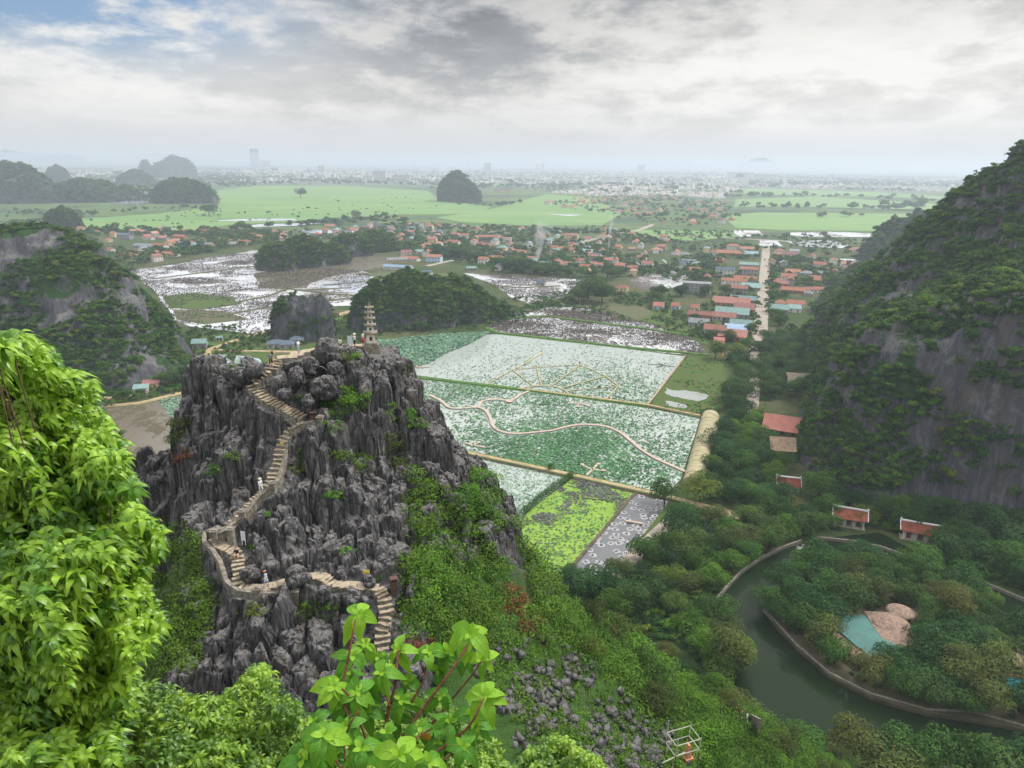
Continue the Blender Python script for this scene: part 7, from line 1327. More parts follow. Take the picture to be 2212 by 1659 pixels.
# steel scaffold on the lower slope
P, _ = hits([1470], [1650]); P = P[0]; q = MB(); e = empty('scaffold', P, R(20)); tag(e, 'white and rusty tubular scaffold tower on the rocky lower slope', 'scaffold'); M_pipew = simple('white_pipe', (.36, .38, .36), (.4, .38, .33)); M_rust = simple('rusty_steel', (.12, .06, .04), (.08, .05, .04)); M_board = simple('orange_board', (.5, .24, .14), (.42, .2, .12))
for x, y, hh in ((-1.2, -.8, 3.8), (1.2, -.8, 3.2), (1.2, .8, 3.4), (-1.2, .8, 4.4)): q = MB(); q.tube([(x, y, -1), (x, y, hh*.55)], .05, 5); q.build('leg', [M_rust], e); q = MB(); q.tube([(x, y, hh*.55), (x+.1, y, hh)], .04, 5); q.build('upright', [M_pipew], e)
for z_ in (2.0, 3.1):
    for a, b_ in (((-1.2, -.8), (1.2, -.8)), ((1.2, -.8), (1.2, .8)), ((1.2, .8), (-1.2, .8)), ((-1.2, .8), (-1.2, -.8))): q = MB(); q.tube([(a[0], a[1], z_), (b_[0], b_[1], z_)], .035, 5); q.build('rail', [M_pipew], e)
q = MB(); q.tube([(-2.6, -.8, 1.7), (-.2, -.7, 2.0)], .05, 5); q.build('rail', [M_pipew], e); q = MB(); q.box(.2, 1.0, -.5, .3, .6, .75); q.box(.35, .8, -.4, .2, .75, 2.1, t=.12); q.build('board', [M_board], e)
# steps on the lower path
stp = empty('terrace_steps', (0, 0, 0)); A = hit(1522, 1505, hillz); B = hit(1600, 1560, hillz); A[2] -= 0; tag(stp, 'broad pale steps of the lower path beside a stone parapet', 'staircase'); n_ = 11; dv = (B-A)/n_; d = unit(dv[:2]); nn = np.array([-d[1], d[0]]); q = MB()
for i in range(n_):
    a = A+dv*i+np.array([0, 0, .8]); v = []
    for u, s_ in ((0, -2.2), (1.0, -2.2), (1.0, 1.6), (0, 1.6)): v.append((a[0]+dv[0]*u+nn[0]*s_, a[1]+dv[1]*u+nn[1]*s_, a[2]))
    v += [(p[0], p[1], p[2]-2.0) for p in v]; q.add(v, [(0, 1, 2, 3), (0, 4, 5, 1), (1, 5, 6, 2), (2, 6, 7, 3), (3, 7, 4, 0)])
q.build('steps', [M_step], stp)
wl = [A+dv*i+np.array([nn[0]*1.9, nn[1]*1.9, .8]) for i in range(n_+2)]; wallline('stone_wall', wl, .8, .35, 'dark stone parapet with pillars along the lower steps', pil=[wl[2], wl[7]], m=M_wall)
print('town etc', time.time()-T0)
# ================================================================== PEOPLE
def capsule(bm, a, b, ra, rb, seg=10):
    a, b = Vector(a), Vector(b); d = b-a; L = d.length; d = d.normalized() if L > 1e-6 else Vector((0, 0, 1)); u = d.orthogonal().normalized(); w_ = d.cross(u); rings = []
    prof = [(-ra*math.cos(t), ra*math.sin(t)) for t in (.25, .8)]+[(0, ra), (L, rb)]+[(L+rb*math.sin(t), rb*math.cos(t)) for t in (.8, 1.3)]
    for z, r in prof: rings.append([bm.verts.new(a+d*z+(u*math.cos(2*math.pi*k/seg)+w_*math.sin(2*math.pi*k/seg))*r) for k in range(seg)])
    for i in range(len(rings)-1):
        for k in range(seg): bm.faces.new((rings[i][k], rings[i][(k+1) % seg], rings[i+1][(k+1) % seg], rings[i+1][k]))
    bm.faces.new(rings[0][::-1]); bm.faces.new(rings[-1])
def ellip(bm, c, r, rot=None):
    m = Matrix.Translation(c)@(rot or Matrix.Identity(4))@Matrix.Diagonal((r[0], r[1], r[2], 1)); bmesh.ops.create_icosphere(bm, subdivisions=3, radius=1, matrix=m)
CLOTH = {}
def cm_(key):
    tab = {'skin': (.55, .33, .23), 'skin2': (.48, .28, .19), 'white': (.72, .72, .72), 'black': (.018, .018, .02), 'grey': (.20, .22, .25), 'lblue': (.50, .56, .72), 'blue': (.07, .13, .40), 'tan': (.55, .38, .22), 'red': (.50, .05, .08), 'dhair': (.018, .013, .01), 'bhair': (.16, .09, .04), 'straw': (.66, .58, .42), 'orange': (.75, .27, .13), 'pink': (.6, .3, .28), 'palejean': (.40, .46, .58)}
    if key not in CLOTH: CLOTH[key] = simple('cloth_'+key, tab[key], [c*.8 for c in tab[key]], 12, .8, 0, .2, 0)
    return CLOTH[key]
STAND = dict(pel=(0, 0, .93), che=(0, 0, 1.28), nk=(0, 0, 1.46), hd=(0, -.01, 1.60), sL=(.17, 0, 1.40), eL=(.23, .03, 1.13), wL=(.23, -.05, .88), sR=(-.17, 0, 1.40), eR=(-.23, .03, 1.13), wR=(-.23, -.05, .88), hL=(.09, 0, .92), kL=(.11, -.01, .50), aL=(.12, 0, .09), hR=(-.09, 0, .92), kR=(-.11, -.01, .50), aR=(-.12, 0, .09))
def person(loc, rz, label, cloth, pose=None, hair='dhair', longhair=False, hat=None, pack=None, bag=None, voxel=.009, scale=1.0, group=None, skirt=None):
    J = dict(STAND); J.update(pose or {}); J = {k: Vector(v) for k, v in J.items()}; fine = voxel < .015; bm = bmesh.new(); B = []
    def seg(a, b, ra, rb, reg): capsule(bm, a, b, ra, rb); B.append((a, b, (ra+rb)/2, reg))
    up = (J['che']-J['pel']).normalized(); sh = (J['sL']-J['sR']).normalized()
    seg(J['pel']-sh*.05, J['pel']+sh*.05, .115, .115, 'hips'); seg(J['pel'], J['che'], .12, .135, 'top'); seg(J['che']-sh*.06, J['che']+sh*.06, .115, .115, 'top'); seg(J['sR']*.75+J['sL']*.25-up*.03, J['sL']*.75+J['sR']*.25-up*.03, .075, .075, 'top')
    seg(J['che']+up*.08, J['nk'], .07, .052, 'skin'); seg(J['nk'], J['hd']-Vector((0, 0, .05)), .05, .05, 'skin')
    hf = Vector((0, -1, 0)) if 'face' not in J else J['face'].normalized(); ellip(bm, J['hd'], (.078, .095, .118)); B.append((J['hd']-Vector((0, 0, .03)), J['hd']+Vector((0, 0, .03)), .09, 'skin'))
    if fine:
        side = hf.cross(Vector((0, 0, 1))).normalized(); capsule(bm, J['hd']+hf*.085+Vector((0, 0, .01)), J['hd']+hf*.108-Vector((0, 0, .022)), .009, .014, 6); capsule(bm, J['hd']+hf*.08-side*.02-Vector((0, 0, .055)), J['hd']+hf*.08+side*.02-Vector((0, 0, .055)), .012, .012, 6); capsule(bm, J['hd']+hf*.06-Vector((0, 0, .085)), J['hd']+hf*.07-Vector((0, 0, .09)), .025, .02, 6)
        for s_ in (-1, 1): ellip(bm, J['hd']+side*.08*s_, (.014, .022, .03))
    for s_ in 'LR':
        seg(J['s'+s_], J['e'+s_], .052, .042, 'sleeve'); seg(J['e'+s_], J['w'+s_], .04, .027, 'fore')
        d = (J['w'+s_]-J['e'+s_]).normalized(); q = d.orthogonal().normalized(); sd_ = d.cross(Vector((1, 0, 0))).normalized() if abs(d.x) < .9 else d.cross(Vector((0, 1, 0))).normalized(); seg(J['w'+s_], J['w'+s_]+d*.075, .03, .034, 'skin'); pal = J['w'+s_]+d*.08
        if fine:
            for k, (off, ln) in enumerate(((-.028, .062), (-.01, .074), (.009, .070), (.027, .055))): f0 = pal+sd_*off; f1 = f0+d*ln*.55; curl = d.cross(sd_)*(.018); f2 = f1+d*ln*.42+curl; capsule(bm, f0, f1, .0095, .009, 6); capsule(bm, f1, f2, .009, .008, 6)
            t0 = J['w'+s_]+d*.035-sd_*.032; t1 = t0-sd_*.03+d*.03; capsule(bm, t0, t1, .012, .0105, 6); capsule(bm, t1, t1+d*.03, .0105, .009, 6)
        seg(J['h'+s_], J['k'+s_], .085, .058, 'thigh'); seg(J['k'+s_], J['a'+s_], .056, .036, 'calf')
        ft = Vector((0, -.16, -.035)) if 'foot'+s_ not in J else J['foot'+s_]; seg(J['a'+s_]+Vector((0, .03, -.04)), J['a'+s_]+ft, .042, .036, 'shoe')
    me0 = bpy.data.meshes.new('body'); bm.to_mesh(me0); bm.free(); tmp = bpy.data.objects.new('body', me0); COL.objects.link(tmp); md = tmp.modifiers.new('r', 'REMESH'); md.mode = 'VOXEL'; md.voxel_size = voxel; md.use_smooth_shade = True
    if fine: ms_ = tmp.modifiers.new('s', 'SMOOTH'); ms_.factor = .5; ms_.iterations = 2
    dg = bpy.context.evaluated_depsgraph_get(); me = bpy.data.meshes.new_from_object(tmp.evaluated_get(dg)); bpy.data.objects.remove(tmp); bpy.data.meshes.remove(me0)
    slots = []; idx = {}
    def slot(k):
        if k not in idx: idx[k] = len(slots); slots.append(cm_(k))
        return idx[k]
    C_ = np.empty(len(me.polygons)*3, np.float32); me.polygons.foreach_get('center', C_); C_ = C_.reshape(-1, 3); best = np.full(len(C_), 9.); reg = np.zeros(len(C_), int); regs = []
    for i, (a, b, r_, rg_) in enumerate(B):
        a_, b_ = np.array(a), np.array(b); ab = b_-a_; t = np.clip(((C_-a_)@ab)/(ab@ab+1e-9), 0, 1); dd = np.linalg.norm(C_-a_-t[:, None]*ab, axis=1)-r_; m = dd < best; best = np.where(m, dd, best); reg = np.where(m, i, reg)
    cl = dict(hips=cloth.get('bottom', 'black'), top=cloth.get('top', 'white'), skin='skin', sleeve=cloth.get('sleeve', cloth.get('top', 'white')), fore=cloth.get('fore', 'skin'), thigh=cloth.get('thigh', cloth.get('bottom', 'black')), calf=cloth.get('calf', 'skin'), shoe=cloth.get('shoe', 'white'))
    for k in range(len(B)): slot(cl[B[k][3]])
    me.materials.clear(); [me.materials.append(s_) for s_ in slots]; me.polygons.foreach_set('material_index', np.array([idx[cl[B[k][3]]] for k in reg], np.int32)); me.name = 'person'
    o = bpy.data.objects.new('person', me); COL.objects.link(o); o.location = tuple(float(v) for v in loc); o.rotation_euler = (0, 0, rz); o.scale = (scale,)*3; tag(o, label, 'person', group)
    hd = J['hd']
    if hair:
        bm = bmesh.new(); ellip(bm, hd-hf*.018+Vector((0, 0, .022)), (.088, .098, .112))
        if longhair: ellip(bm, hd-hf*.07-Vector((0, 0, .09)), (.085, .04, .15))
        for v in bm.verts:
            q = v.co-hd
            if q.dot(hf) > .045 and q.z < .055: v.co -= hf*(q.dot(hf)-.03)
            if q.z < -.05 and not longhair: v.co.z = hd.z-.05
        hm = bpy.data.meshes.new('hair'); bm.to_mesh(hm); bm.free(); link('hair', hm, cm_(hair), o)
    if hat:
        q = MB(); q.M = Matrix.Translation(hd+Vector((0, 0, .055)))@Matrix.Rotation(.12, 4, 'X')
        if hat[1] == 'brim': q.lathe([(.19, -.01), (.19, .0), (.105, .02), (.1, .075), (.07, .105), (.01, .112)], 14)
        else: q.lathe([(.104, -.01), (.102, .03), (.085, .075), (.02, .095)], 12); q.M = Matrix.Identity(4); c_ = hd+hf*.13+Vector((0, 0, .055)); q.box(c_.x-.07, c_.x+.07, c_.y-.06, c_.y+.06, c_.z-.008, c_.z+.006)
        q.build('hat', [cm_(hat[0])], o, True)
    if pack: q = MB(); c_ = J['che']-hf*.2; q.box(c_.x-.13, c_.x+.13, c_.y-.085, c_.y+.085, c_.z-.28, c_.z+.12, t=.02); q.build('backpack', [cm_(pack)], o)
    if bag: q = MB(); c_ = J['pel']+Vector((.2, .03, .12)); q.box(c_.x-.05, c_.x+.05, c_.y-.14, c_.y+.14, c_.z-.16, c_.z+.1, t=.02); q.tube([c_+Vector((0, -.1, .1)), J['sL']+Vector((0, 0, .05)), c_+Vector((0, .1, .1))], .01, 4); q.build('bag', [cm_(bag)], o)
    if skirt:
        q = MB(); p = J['pel']; q.M = Matrix.Translation((p.x, p.y, 0)); q.lathe([(.22, p.z-skirt[1]), (.18, p.z-skirt[1]*.5), (.135, p.z+.07)], 14); q.build('skirt', [cm_(skirt[0])], o, True)
    return o
def P3(x, y, dz=0): p = hit(x, y, hillz); return (p[0], p[1], p[2]+dz)
def onpath(x, y, dz=.05):
    p = hit(x, y, hillz); j = np.argmin(np.hypot(PATHPTS[:, 0]-p[0], PATHPTS[:, 1]-p[1])); q = PATHPTS[j]; return (q[0], q[1], q[2]+dz)
gP = 'visitors on the crag'
person(onpath(585, 797, .12), R(15), 'man in grey shirt and black shorts with dark backpack standing at the top of the stairs', dict(top='grey', bottom='black', fore='skin'), dict(aL=(.15, -.05, .09), face=(-.2, -1, 0)), pack='black', hair='bhair', group=gP)
person(onpath(607, 790, .2), R(-20), 'woman in black top and tan shorts, hand on hip, beside the backpacked man', dict(top='black', sleeve='skin', bottom='tan', fore='skin'), dict(eL=(.33, .06, 1.16), wL=(.16, -.02, 1.0)), longhair=True, hair='bhair', group=gP, scale=.96)
person(P3(646, 773, .35), R(75), 'man in pale shirt and light blue shorts looking at his phone on the summit', dict(top='white', bottom='palejean', fore='skin'), dict(eL=(.2, -.1, 1.15), wL=(.1, -.32, 1.24), eR=(-.2, -.1, 1.15), wR=(-.08, -.32, 1.26), hd=(0, -.03, 1.6)), pack='blue', hair='bhair', group=gP)
def above(px, py, d, dz=0):
    p = V(px, py, d); return (p[0], p[1], p[2]+dz)
person(above(767, 752, 82.5), R(-65), 'person in white shirt, black shorts and white sun hat taking a photo near the pagoda', dict(top='white', bottom='black', shoe='black'), dict(eL=(.22, -.16, 1.32), wL=(.08, -.3, 1.52), eR=(-.22, -.16, 1.32), wR=(-.08, -.3, 1.52)), hat=('white', 'brim'), group=gP)
person(above(785, 746, 83.5), R(-110), 'woman in white top and red skirt posing against the pagoda with raised arm', dict(top='white', bottom='red'), dict(eR=(-.3, -.02, 1.55), wR=(-.12, -.05, 1.72)), skirt=('red', .5), group=gP, scale=.95)
person(above(736, 760, 83.5), R(160), 'person whose dark haired head and shoulders show above the summit boulder', dict(top='white', bottom='black'), group=gP)
person(onpath(566, 1070, .1), R(50), 'person all in white with a straw sun hat climbing down the middle of the stairs', dict(top='white', bottom='white', calf='white', fore='white'), dict(kL=(.11, -.16, .55), aL=(.11, -.12, .2), eR=(-.22, -.15, 1.2), wR=(-.16, -.36, 1.1), pel=(0, 0, .93)), hat=('straw', 'brim'), group=gP)
person(onpath(505, 1130, .15), R(75), 'person in black shirt and dark cap leaning on the parapet above the bend', dict(top='black', bottom='grey'), dict(che=(0, -.12, 1.24), nk=(0, -.2, 1.40), hd=(0, -.27, 1.53), sL=(.17, -.16, 1.34), sR=(-.17, -.16, 1.34), eL=(.22, -.28, 1.1), wL=(.12, -.45, .98), eR=(-.22, -.28, 1.1), wR=(-.12, -.45, .98)), hat=('grey', 'cap'), group=gP)
person(onpath(508, 1206, -.12), R(8), 'woman in black top and pink shorts sitting on the bend of the stone path', dict(top='black', bottom='pink', fore='skin', thigh='skin'), dict(pel=(0, .1, .50), che=(0, .02, .84), nk=(0, -.03, 1.0), hd=(0, -.07, 1.14), sL=(.17, -.0, .95), sR=(-.17, .0, .95), eL=(.2, -.2, .72), wL=(.05, -.36, .66), eR=(-.2, -.2, .72), wR=(-.05, -.36, .64), hL=(.09, .08, .48), kL=(.13, -.34, .5), aL=(.12, -.30, .09), hR=(-.09, .08, .48), kR=(-.13, -.34, .5), aR=(-.12, -.30, .09)), hair='bhair', group=gP)
person(onpath(578, 1266, .08), R(-70), 'woman in pale blue dress and orange cap walking along the path with a white bag', dict(top='lblue', bottom='lblue', thigh='lblue'), dict(kL=(.1, -.16, .5), aL=(.1, -.24, .09), kR=(-.1, .04, .5), aR=(-.1, .26, .13), eL=(.22, -.1, 1.15), wL=(.2, -.26, .96), eR=(-.22, .12, 1.15), wR=(-.22, .1, .9)), hat=('orange', 'cap'), bag='white', longhair=True, skirt=('lblue', .36), group=gP, scale=.95)
gD = 'people far below on the paths'
for (cx, cy_, rz, lb, cl, hg, z) in ((1071, 930, 20, 'tiny person in white on the lower curve of the boardwalk', dict(top='white', bottom='black'), None, .78), (1283, 1035, 0, 'tiny person in dark clothes walking along the dirt dike', dict(top='black', bottom='black', calf='black'), None, .98), (1374, 1055, 60, 'tiny person near the corner of the duckweed pond dike', dict(top='grey', bottom='black', calf='black'), None, .98), (1387, 1058, 0, 'tiny dark figure farther along the dirt dike', dict(top='black', bottom='blue', calf='blue'), None, .98), (1431, 1074, 30, 'tiny person in pale blue near the dike end', dict(top='lblue', bottom='lblue', calf='lblue'), None, .98), (1436, 1077, -40, 'tiny person in white beside the pale blue one', dict(top='white', bottom='grey', calf='grey'), None, .98), (1477, 1088, 0, 'tiny visitor in white on the pale lane corner', dict(top='white', bottom='black'), ('white', 'brim'), .6), (1565, 1118, 20, 'tiny person in red top at the clearing', dict(top='red', bottom='black', calf='black'), None, .4), (1358, 1152-30, 0, 'tiny person in a pale conical hat on the duckweed dike', dict(top='white', bottom='black', calf='black'), ('straw', 'brim'), .55),
    (1272, 963+0, 0, 'tiny person in white at the crossed platform by the dirt dike', dict(top='white', bottom='grey'), None, .7), (1646, 665, 0, 'tiny figure walking on the straight village road', dict(top='black', bottom='black', calf='black'), None, .35), (1641, 700, 0, 'tiny figure on the near part of the straight village road', dict(top='blue', bottom='black', calf='black'), None, .35)):
    g = G(cx, cy_, z); person(g, R(rz), lb, cl, hat=hg, voxel=.035, group=gD, hair='dhair', longhair=False)
for (px, py, rz, lb, cl, bg) in ((1519, 1520, 30, 'person in black standing on the pale lower steps', dict(top='black', bottom='black', calf='black'), None), (1603, 1550, 70, 'person with blue skirt walking down the lower path', dict(top='pink', bottom='blue'), None), (1614, 1556, 75, 'person in white blouse walking beside the blue skirted one', dict(top='white', bottom='white', calf='black'), None)):
    t_ = np.argmin([np.linalg.norm(toP(A+dv*i+np.array([0, 0, .8]))-np.array([px, py])) for i in range(14)]); p = A+dv*t_+np.array([0, 0, .82]); person(p, R(rz), lb, cl, voxel=.02, group='people on the lower steps')
print('people', time.time()-T0)
# ================================================================== FOREGROUND PLANTS
def leaf_surface(name, C, N, Lf, nl, rng, width=.34, arch=.95, droop=1.45, age=None, aspect=None, az0=None, el_j=.25, rows=6, jag=0.0):
    """rosettes of curved blades: C centres, N axes, Lf leaf length per rosette, nl blades each"""
    C, N = np.repeat(C, nl, 0), unit(np.repeat(N, nl, 0)); Lf = np.repeat(Lf, nl)*rng.uniform(.72, 1.12, len(C)); m = len(C); a = (np.tile(np.arange(nl), m//nl)*2.399+np.repeat(rng.uniform(0, 6.28, m//nl), nl)+rng.normal(size=m)*.25)
    ref = unit(np.cross(N, unit(rng.normal(size=(m, 3))*0+np.array([.31, .9, .2])))); b = np.cross(N, ref); rad = ref*np.cos(a)[:, None]+b*np.sin(a)[:, None]; cr = np.cross(N, rad); ar = arch+rng.normal(size=m)*el_j; dr = droop+rng.normal(size=m)*.2
    S = np.linspace(0, 1, rows); V_, UV = [], []; tw = rng.normal(size=m)*.25
    for s in S:
        p = C+rad*(Lf*(s*.95-.12*s*s))[:, None]+N*(Lf*(ar*s-dr*s*s))[:, None]; wd = width*.5*(math.sin(math.pi*min(s*1.02, 1)**.78))**.8 if 0 < s < 1 else (.03 if s == 0 else .0)
        wd = wd*(1+jag*math.sin(s*60)); c2 = cr*math.cos(0)+N*tw[:, None]
        for e in (-1, 0, 1): V_.append(p+c2*(e*wd*Lf)[:, None]+N*((abs(e)*wd*.28)*Lf)[:, None]); UV.append(np.c_[np.full(m, s), np.full(m, float(e)), rng.random(m)*0+s])
    v = np.stack(V_, 1); uv = np.stack(UV, 1); k = rows*3; base = np.arange(m)[:, None]*k; q = []
    for i in range(rows-1):
        for e in (0, 1): q.append(base+np.array([i*3+e, i*3+e+1, i*3+4+e, i*3+3+e]))
    f = np.stack(q, 1).reshape(-1, 4); t = np.repeat((age if age is not None else rng.random(m//nl)).repeat(nl)+rng.normal(size=m)*.08, (rows-1)*2)
    me = mesh(name, v.reshape(-1, 3), f, True, tint=np.clip(t, 0, 1)); at = me.attributes.new('luv', 'FLOAT_VECTOR', 'POINT'); at.data.foreach_set('vector', uv.reshape(-1).astype(np.float32)); return me
def bigleaf(name, dark, mid, light, vein=.35, rough=.38, spec=.45, trans=.28, lat=26, bs=.35):
    m, n, b, o = new_mat(name); t = n.n('ShaderNodeAttribute', attribute_name='tint').outputs['Fac']; uv = n.n('ShaderNodeAttribute', attribute_name='luv').outputs['Vector']; sp = n.n('ShaderNodeSeparateXYZ'); n.l(uv, sp.inputs[0])
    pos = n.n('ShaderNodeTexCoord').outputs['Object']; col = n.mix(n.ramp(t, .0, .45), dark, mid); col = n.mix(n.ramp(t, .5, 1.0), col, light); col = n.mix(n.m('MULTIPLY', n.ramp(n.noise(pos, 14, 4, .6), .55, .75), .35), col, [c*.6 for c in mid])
    au = n.m('ABSOLUTE', sp.outputs[1]); mid_ = n.ramp(au, .10, .02); ph = n.m('SINE', n.m('MULTIPLY', n.m('SUBTRACT', sp.outputs[0], n.m('MULTIPLY', au, .16)), float(lat)*2)); latv = n.ramp(ph, .86, .99)
    col = n.mix(n.m('MULTIPLY', mid_, vein*1.4), col, [min(1, c*1.6+.03) for c in light]); col = n.mix(n.m('MULTIPLY', latv, vein*.5), col, [min(1, c*1.3+.02) for c in light])
    n.l(col, b.inputs['Base Color']); b.inputs['Roughness'].default_value = rough; b.inputs['Specular IOR Level'].default_value = spec; bump(n, b, n.m('SUBTRACT', 1.0, n.m('ADD', n.m('MULTIPLY', latv, .6), mid_)), bs, .004)
    tr = n.n('ShaderNodeBsdfTranslucent'); n.l(n.mix(.35, col, (.30, .55, .02)), tr.inputs[0]); mx = n.n('ShaderNodeMixShader'); mx.inputs[0].default_value = trans; n.l(b.outputs[0], mx.inputs[1]); n.l(tr.outputs[0], mx.inputs[2]); n.l(mx.outputs[0], o.inputs[0]); return m
M_fl = bigleaf('glossy_leaf', (.008, .034, .008), (.065, .175, .018), (.235, .40, .03), lat=9, bs=.15)
M_fl2 = bigleaf('small_glossy_leaf', (.010, .036, .008), (.07, .16, .018), (.22, .36, .03), lat=9, bs=.1)
M_ser = bigleaf('broad_serrated_leaf', (.035, .12, .018), (.085, .25, .025), (.24, .44, .03), vein=.3, rough=.55, spec=.3, lat=15, bs=.7, trans=.35)
M_twig = simple('twig', (.17, .12, .08), (.10, .07, .05), 20, .8, .4, 0); M_rstem = simple('red_brown_stem', (.19, .085, .05), (.12, .06, .045), 30, .8, .5, 0)
def rosebush(label, poly, dfun, n_, layers, Lf, root, m, seed, width=.34, nl=7, gap=1.0, Lj=.15, fr=.0, twigs=60, name='shrub', litfun=None, gamma=1.0):
    rng = np.random.default_rng(seed); e = empty(name, root); tag(e, label, 'shrub'); Cs, Ns, Ages = [], [], []
    for k in range(layers):
        c = sample_poly(poly, n_, rng)
        for x, y in c:
            ed = float(sdist(np.array(x), np.array(y), poly, True)); d = dfun(x, y)+k*.26*gap+rng.uniform(-.2, .2)*gap
            p = V(x, y, d); Cs.append(p); out = _r*(x-np.mean([q[0] for q in poly]))/600
            Ns.append(np.array([0, -.35, 1.0])+out*.5+rng.normal(size=3)*.22); li = fbm(np.array([x/90.]), np.array([y/90.]), s=seed, o=2)[0]
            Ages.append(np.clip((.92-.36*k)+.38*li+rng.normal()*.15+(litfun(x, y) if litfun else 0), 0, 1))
    C, N = np.array(Cs), np.array(Ns); rt = np.array(root, float); me = leaf_surface('leaves', C-rt, N, Lf*(1+rng.normal(size=len(C))*Lj), nl, rng, width, age=np.array(Ages)); me.materials.append(m); link('leaves', me, parent=e)
    q = MB(); idx = rng.choice(len(C), min(twigs, len(C)), False); hubs = [rt+(C[j]-rt)*rng.uniform(.5, .72)+np.array([0, .25, -.1])+rng.normal(size=3)*.1 for j in rng.choice(len(C), 9, False)]
    cam0 = np.array([0, 0, H]); hubs = [cam0+(h_-cam0)*1.22 for h_ in hubs]
    for h_ in hubs: q.tube([Vector(rt-rt), Vector((h_-rt)*.5+rng.normal(size=3)*.06), Vector(h_-rt)], [.016, .011, .007], 6)
    for j in idx:
        h_ = min(hubs, key=lambda a: np.linalg.norm(a-C[j])); c_ = C[j]; mid = (h_+c_)/2+np.array([0, 0, -.05])+rng.normal(size=3)*.04; q.tube([Vector(h_-rt), Vector(mid-rt), Vector(c_-rt+N[j]*-.02)], [.006, .004, .0025], 5)
    q.build('branches', [M_twig], e, True); return e
LB = [(-40, 700), (0, 726), (40, 728), (70, 742), (110, 762), (118, 800), (180, 812), (200, 836), (212, 880), (240, 930), (272, 965), (262, 1010), (292, 1060), (288, 1095), (345, 1150), (352, 1185), (312, 1235), (318, 1290), (352, 1345), (320, 1392), (285, 1440), (275, 1540), (240, 1720), (-40, 1720)]
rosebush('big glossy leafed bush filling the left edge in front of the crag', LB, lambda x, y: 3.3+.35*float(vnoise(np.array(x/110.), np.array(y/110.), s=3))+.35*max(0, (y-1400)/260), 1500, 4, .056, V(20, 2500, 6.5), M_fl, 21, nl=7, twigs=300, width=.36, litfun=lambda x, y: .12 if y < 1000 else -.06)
LB2 = [(-40, 1380), (80, 1330), (200, 1390), (255, 1440), (290, 1470), (345, 1478), (420, 1508), (470, 1500), (520, 1478), (545, 1435), (572, 1440), (600, 1475), (648, 1530), (680, 1580), (700, 1680), (-40, 1700)]
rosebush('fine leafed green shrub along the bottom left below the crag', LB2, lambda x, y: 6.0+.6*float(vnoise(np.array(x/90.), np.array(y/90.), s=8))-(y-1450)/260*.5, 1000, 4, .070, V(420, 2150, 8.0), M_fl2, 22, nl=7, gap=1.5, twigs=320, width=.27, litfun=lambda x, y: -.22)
LB3 = [(640, 1570), (720, 1560), (800, 1555), (870, 1492), (930, 1500), (985, 1535), (1010, 1575), (1060, 1590), (1075, 1620), (1110, 1690), (640, 1690)]
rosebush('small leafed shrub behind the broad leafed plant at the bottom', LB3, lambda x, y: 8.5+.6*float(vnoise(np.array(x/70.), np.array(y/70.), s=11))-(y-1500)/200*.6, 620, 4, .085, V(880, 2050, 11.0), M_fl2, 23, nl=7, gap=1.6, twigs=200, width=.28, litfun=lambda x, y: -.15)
LB4 = [(1100, 1690), (1120, 1640), (1175, 1600), (1210, 1590), (1240, 1610), (1290, 1640), (1330, 1690)]
rosebush('small leafed shrub at the bottom edge right of the broad leafed plant', LB4, lambda x, y: 11+.6*float(vnoise(np.array(x/70.), np.array(y/70.), s=12)), 260, 4, .11, V(1210, 2000, 14.0), M_fl2, 24, nl=7, gap=2, twigs=60)
def K(cx, cy_): return ((1000+cx/1.843)/1.808, (2200+cy_/1.843)/1.808)
rng = np.random.default_rng(77); root = V(*K(880, 1900), 2.5); bp = empty('broad_leafed_plant', root); tag(bp, 'bright broad leafed plant with red brown stems in the bottom centre', 'plant')
for L, d0, r_ in (([(850, 1800), (885, 1475), (925, 1200), (960, 1030), (1000, 900), (1015, 700), (1030, 625)], 2.4, .011), ([(885, 1400), (1030, 1290), (1100, 1180), (1230, 1010), (1340, 860), (1440, 720), (1545, 560)], 2.35, .009), ([(1120, 1500), (1230, 1400), (1400, 1290), (1520, 1190), (1570, 1120), (1640, 970)], 2.2, .008), ([(880, 1385), (790, 1260), (750, 1140), (720, 1000), (620, 905)], 2.3, .008), ([(700, 1200), (615, 950), (625, 850), (660, 700), (690, 540), (715, 400)], 2.3, .008), ([(745, 1150), (760, 900), (765, 720), (785, 600)], 2.4, .006), ([(1180, 1260), (1330, 1080), (1450, 930), (1560, 800), (1625, 700)], 2.45, .007), ([(690, 1600), (640, 1400), (635, 1270), (680, 1150), (740, 1060)], 2.2, .006), ([(1010, 1320), (1120, 1280), (1230, 1210), (1380, 1130)], 2.3, .006), ([(900, 1500), (980, 1340), (1030, 1390)], 2.1, .006), ([(1120, 1000), (1200, 860), (1240, 650)], 2.4, .006), ([(640, 1500), (560, 1400), (490, 1260)], 2.15, .006), ([(960, 1030), (920, 900), (900, 790)], 2.35, .005), ([(1190, 1420), (1330, 1420), (1500, 1330)], 2.2, .005)):
    P = [V(*K(x, y), d0+.03*math.sin(i))-root for i, (x, y) in enumerate(L)]; q = MB(); q.tube([Vector(p) for p in P], [r_*.62*(1-.5*i/len(P)) for i in range(len(P))], 7); q.build('stem', [M_rstem], bp, True)
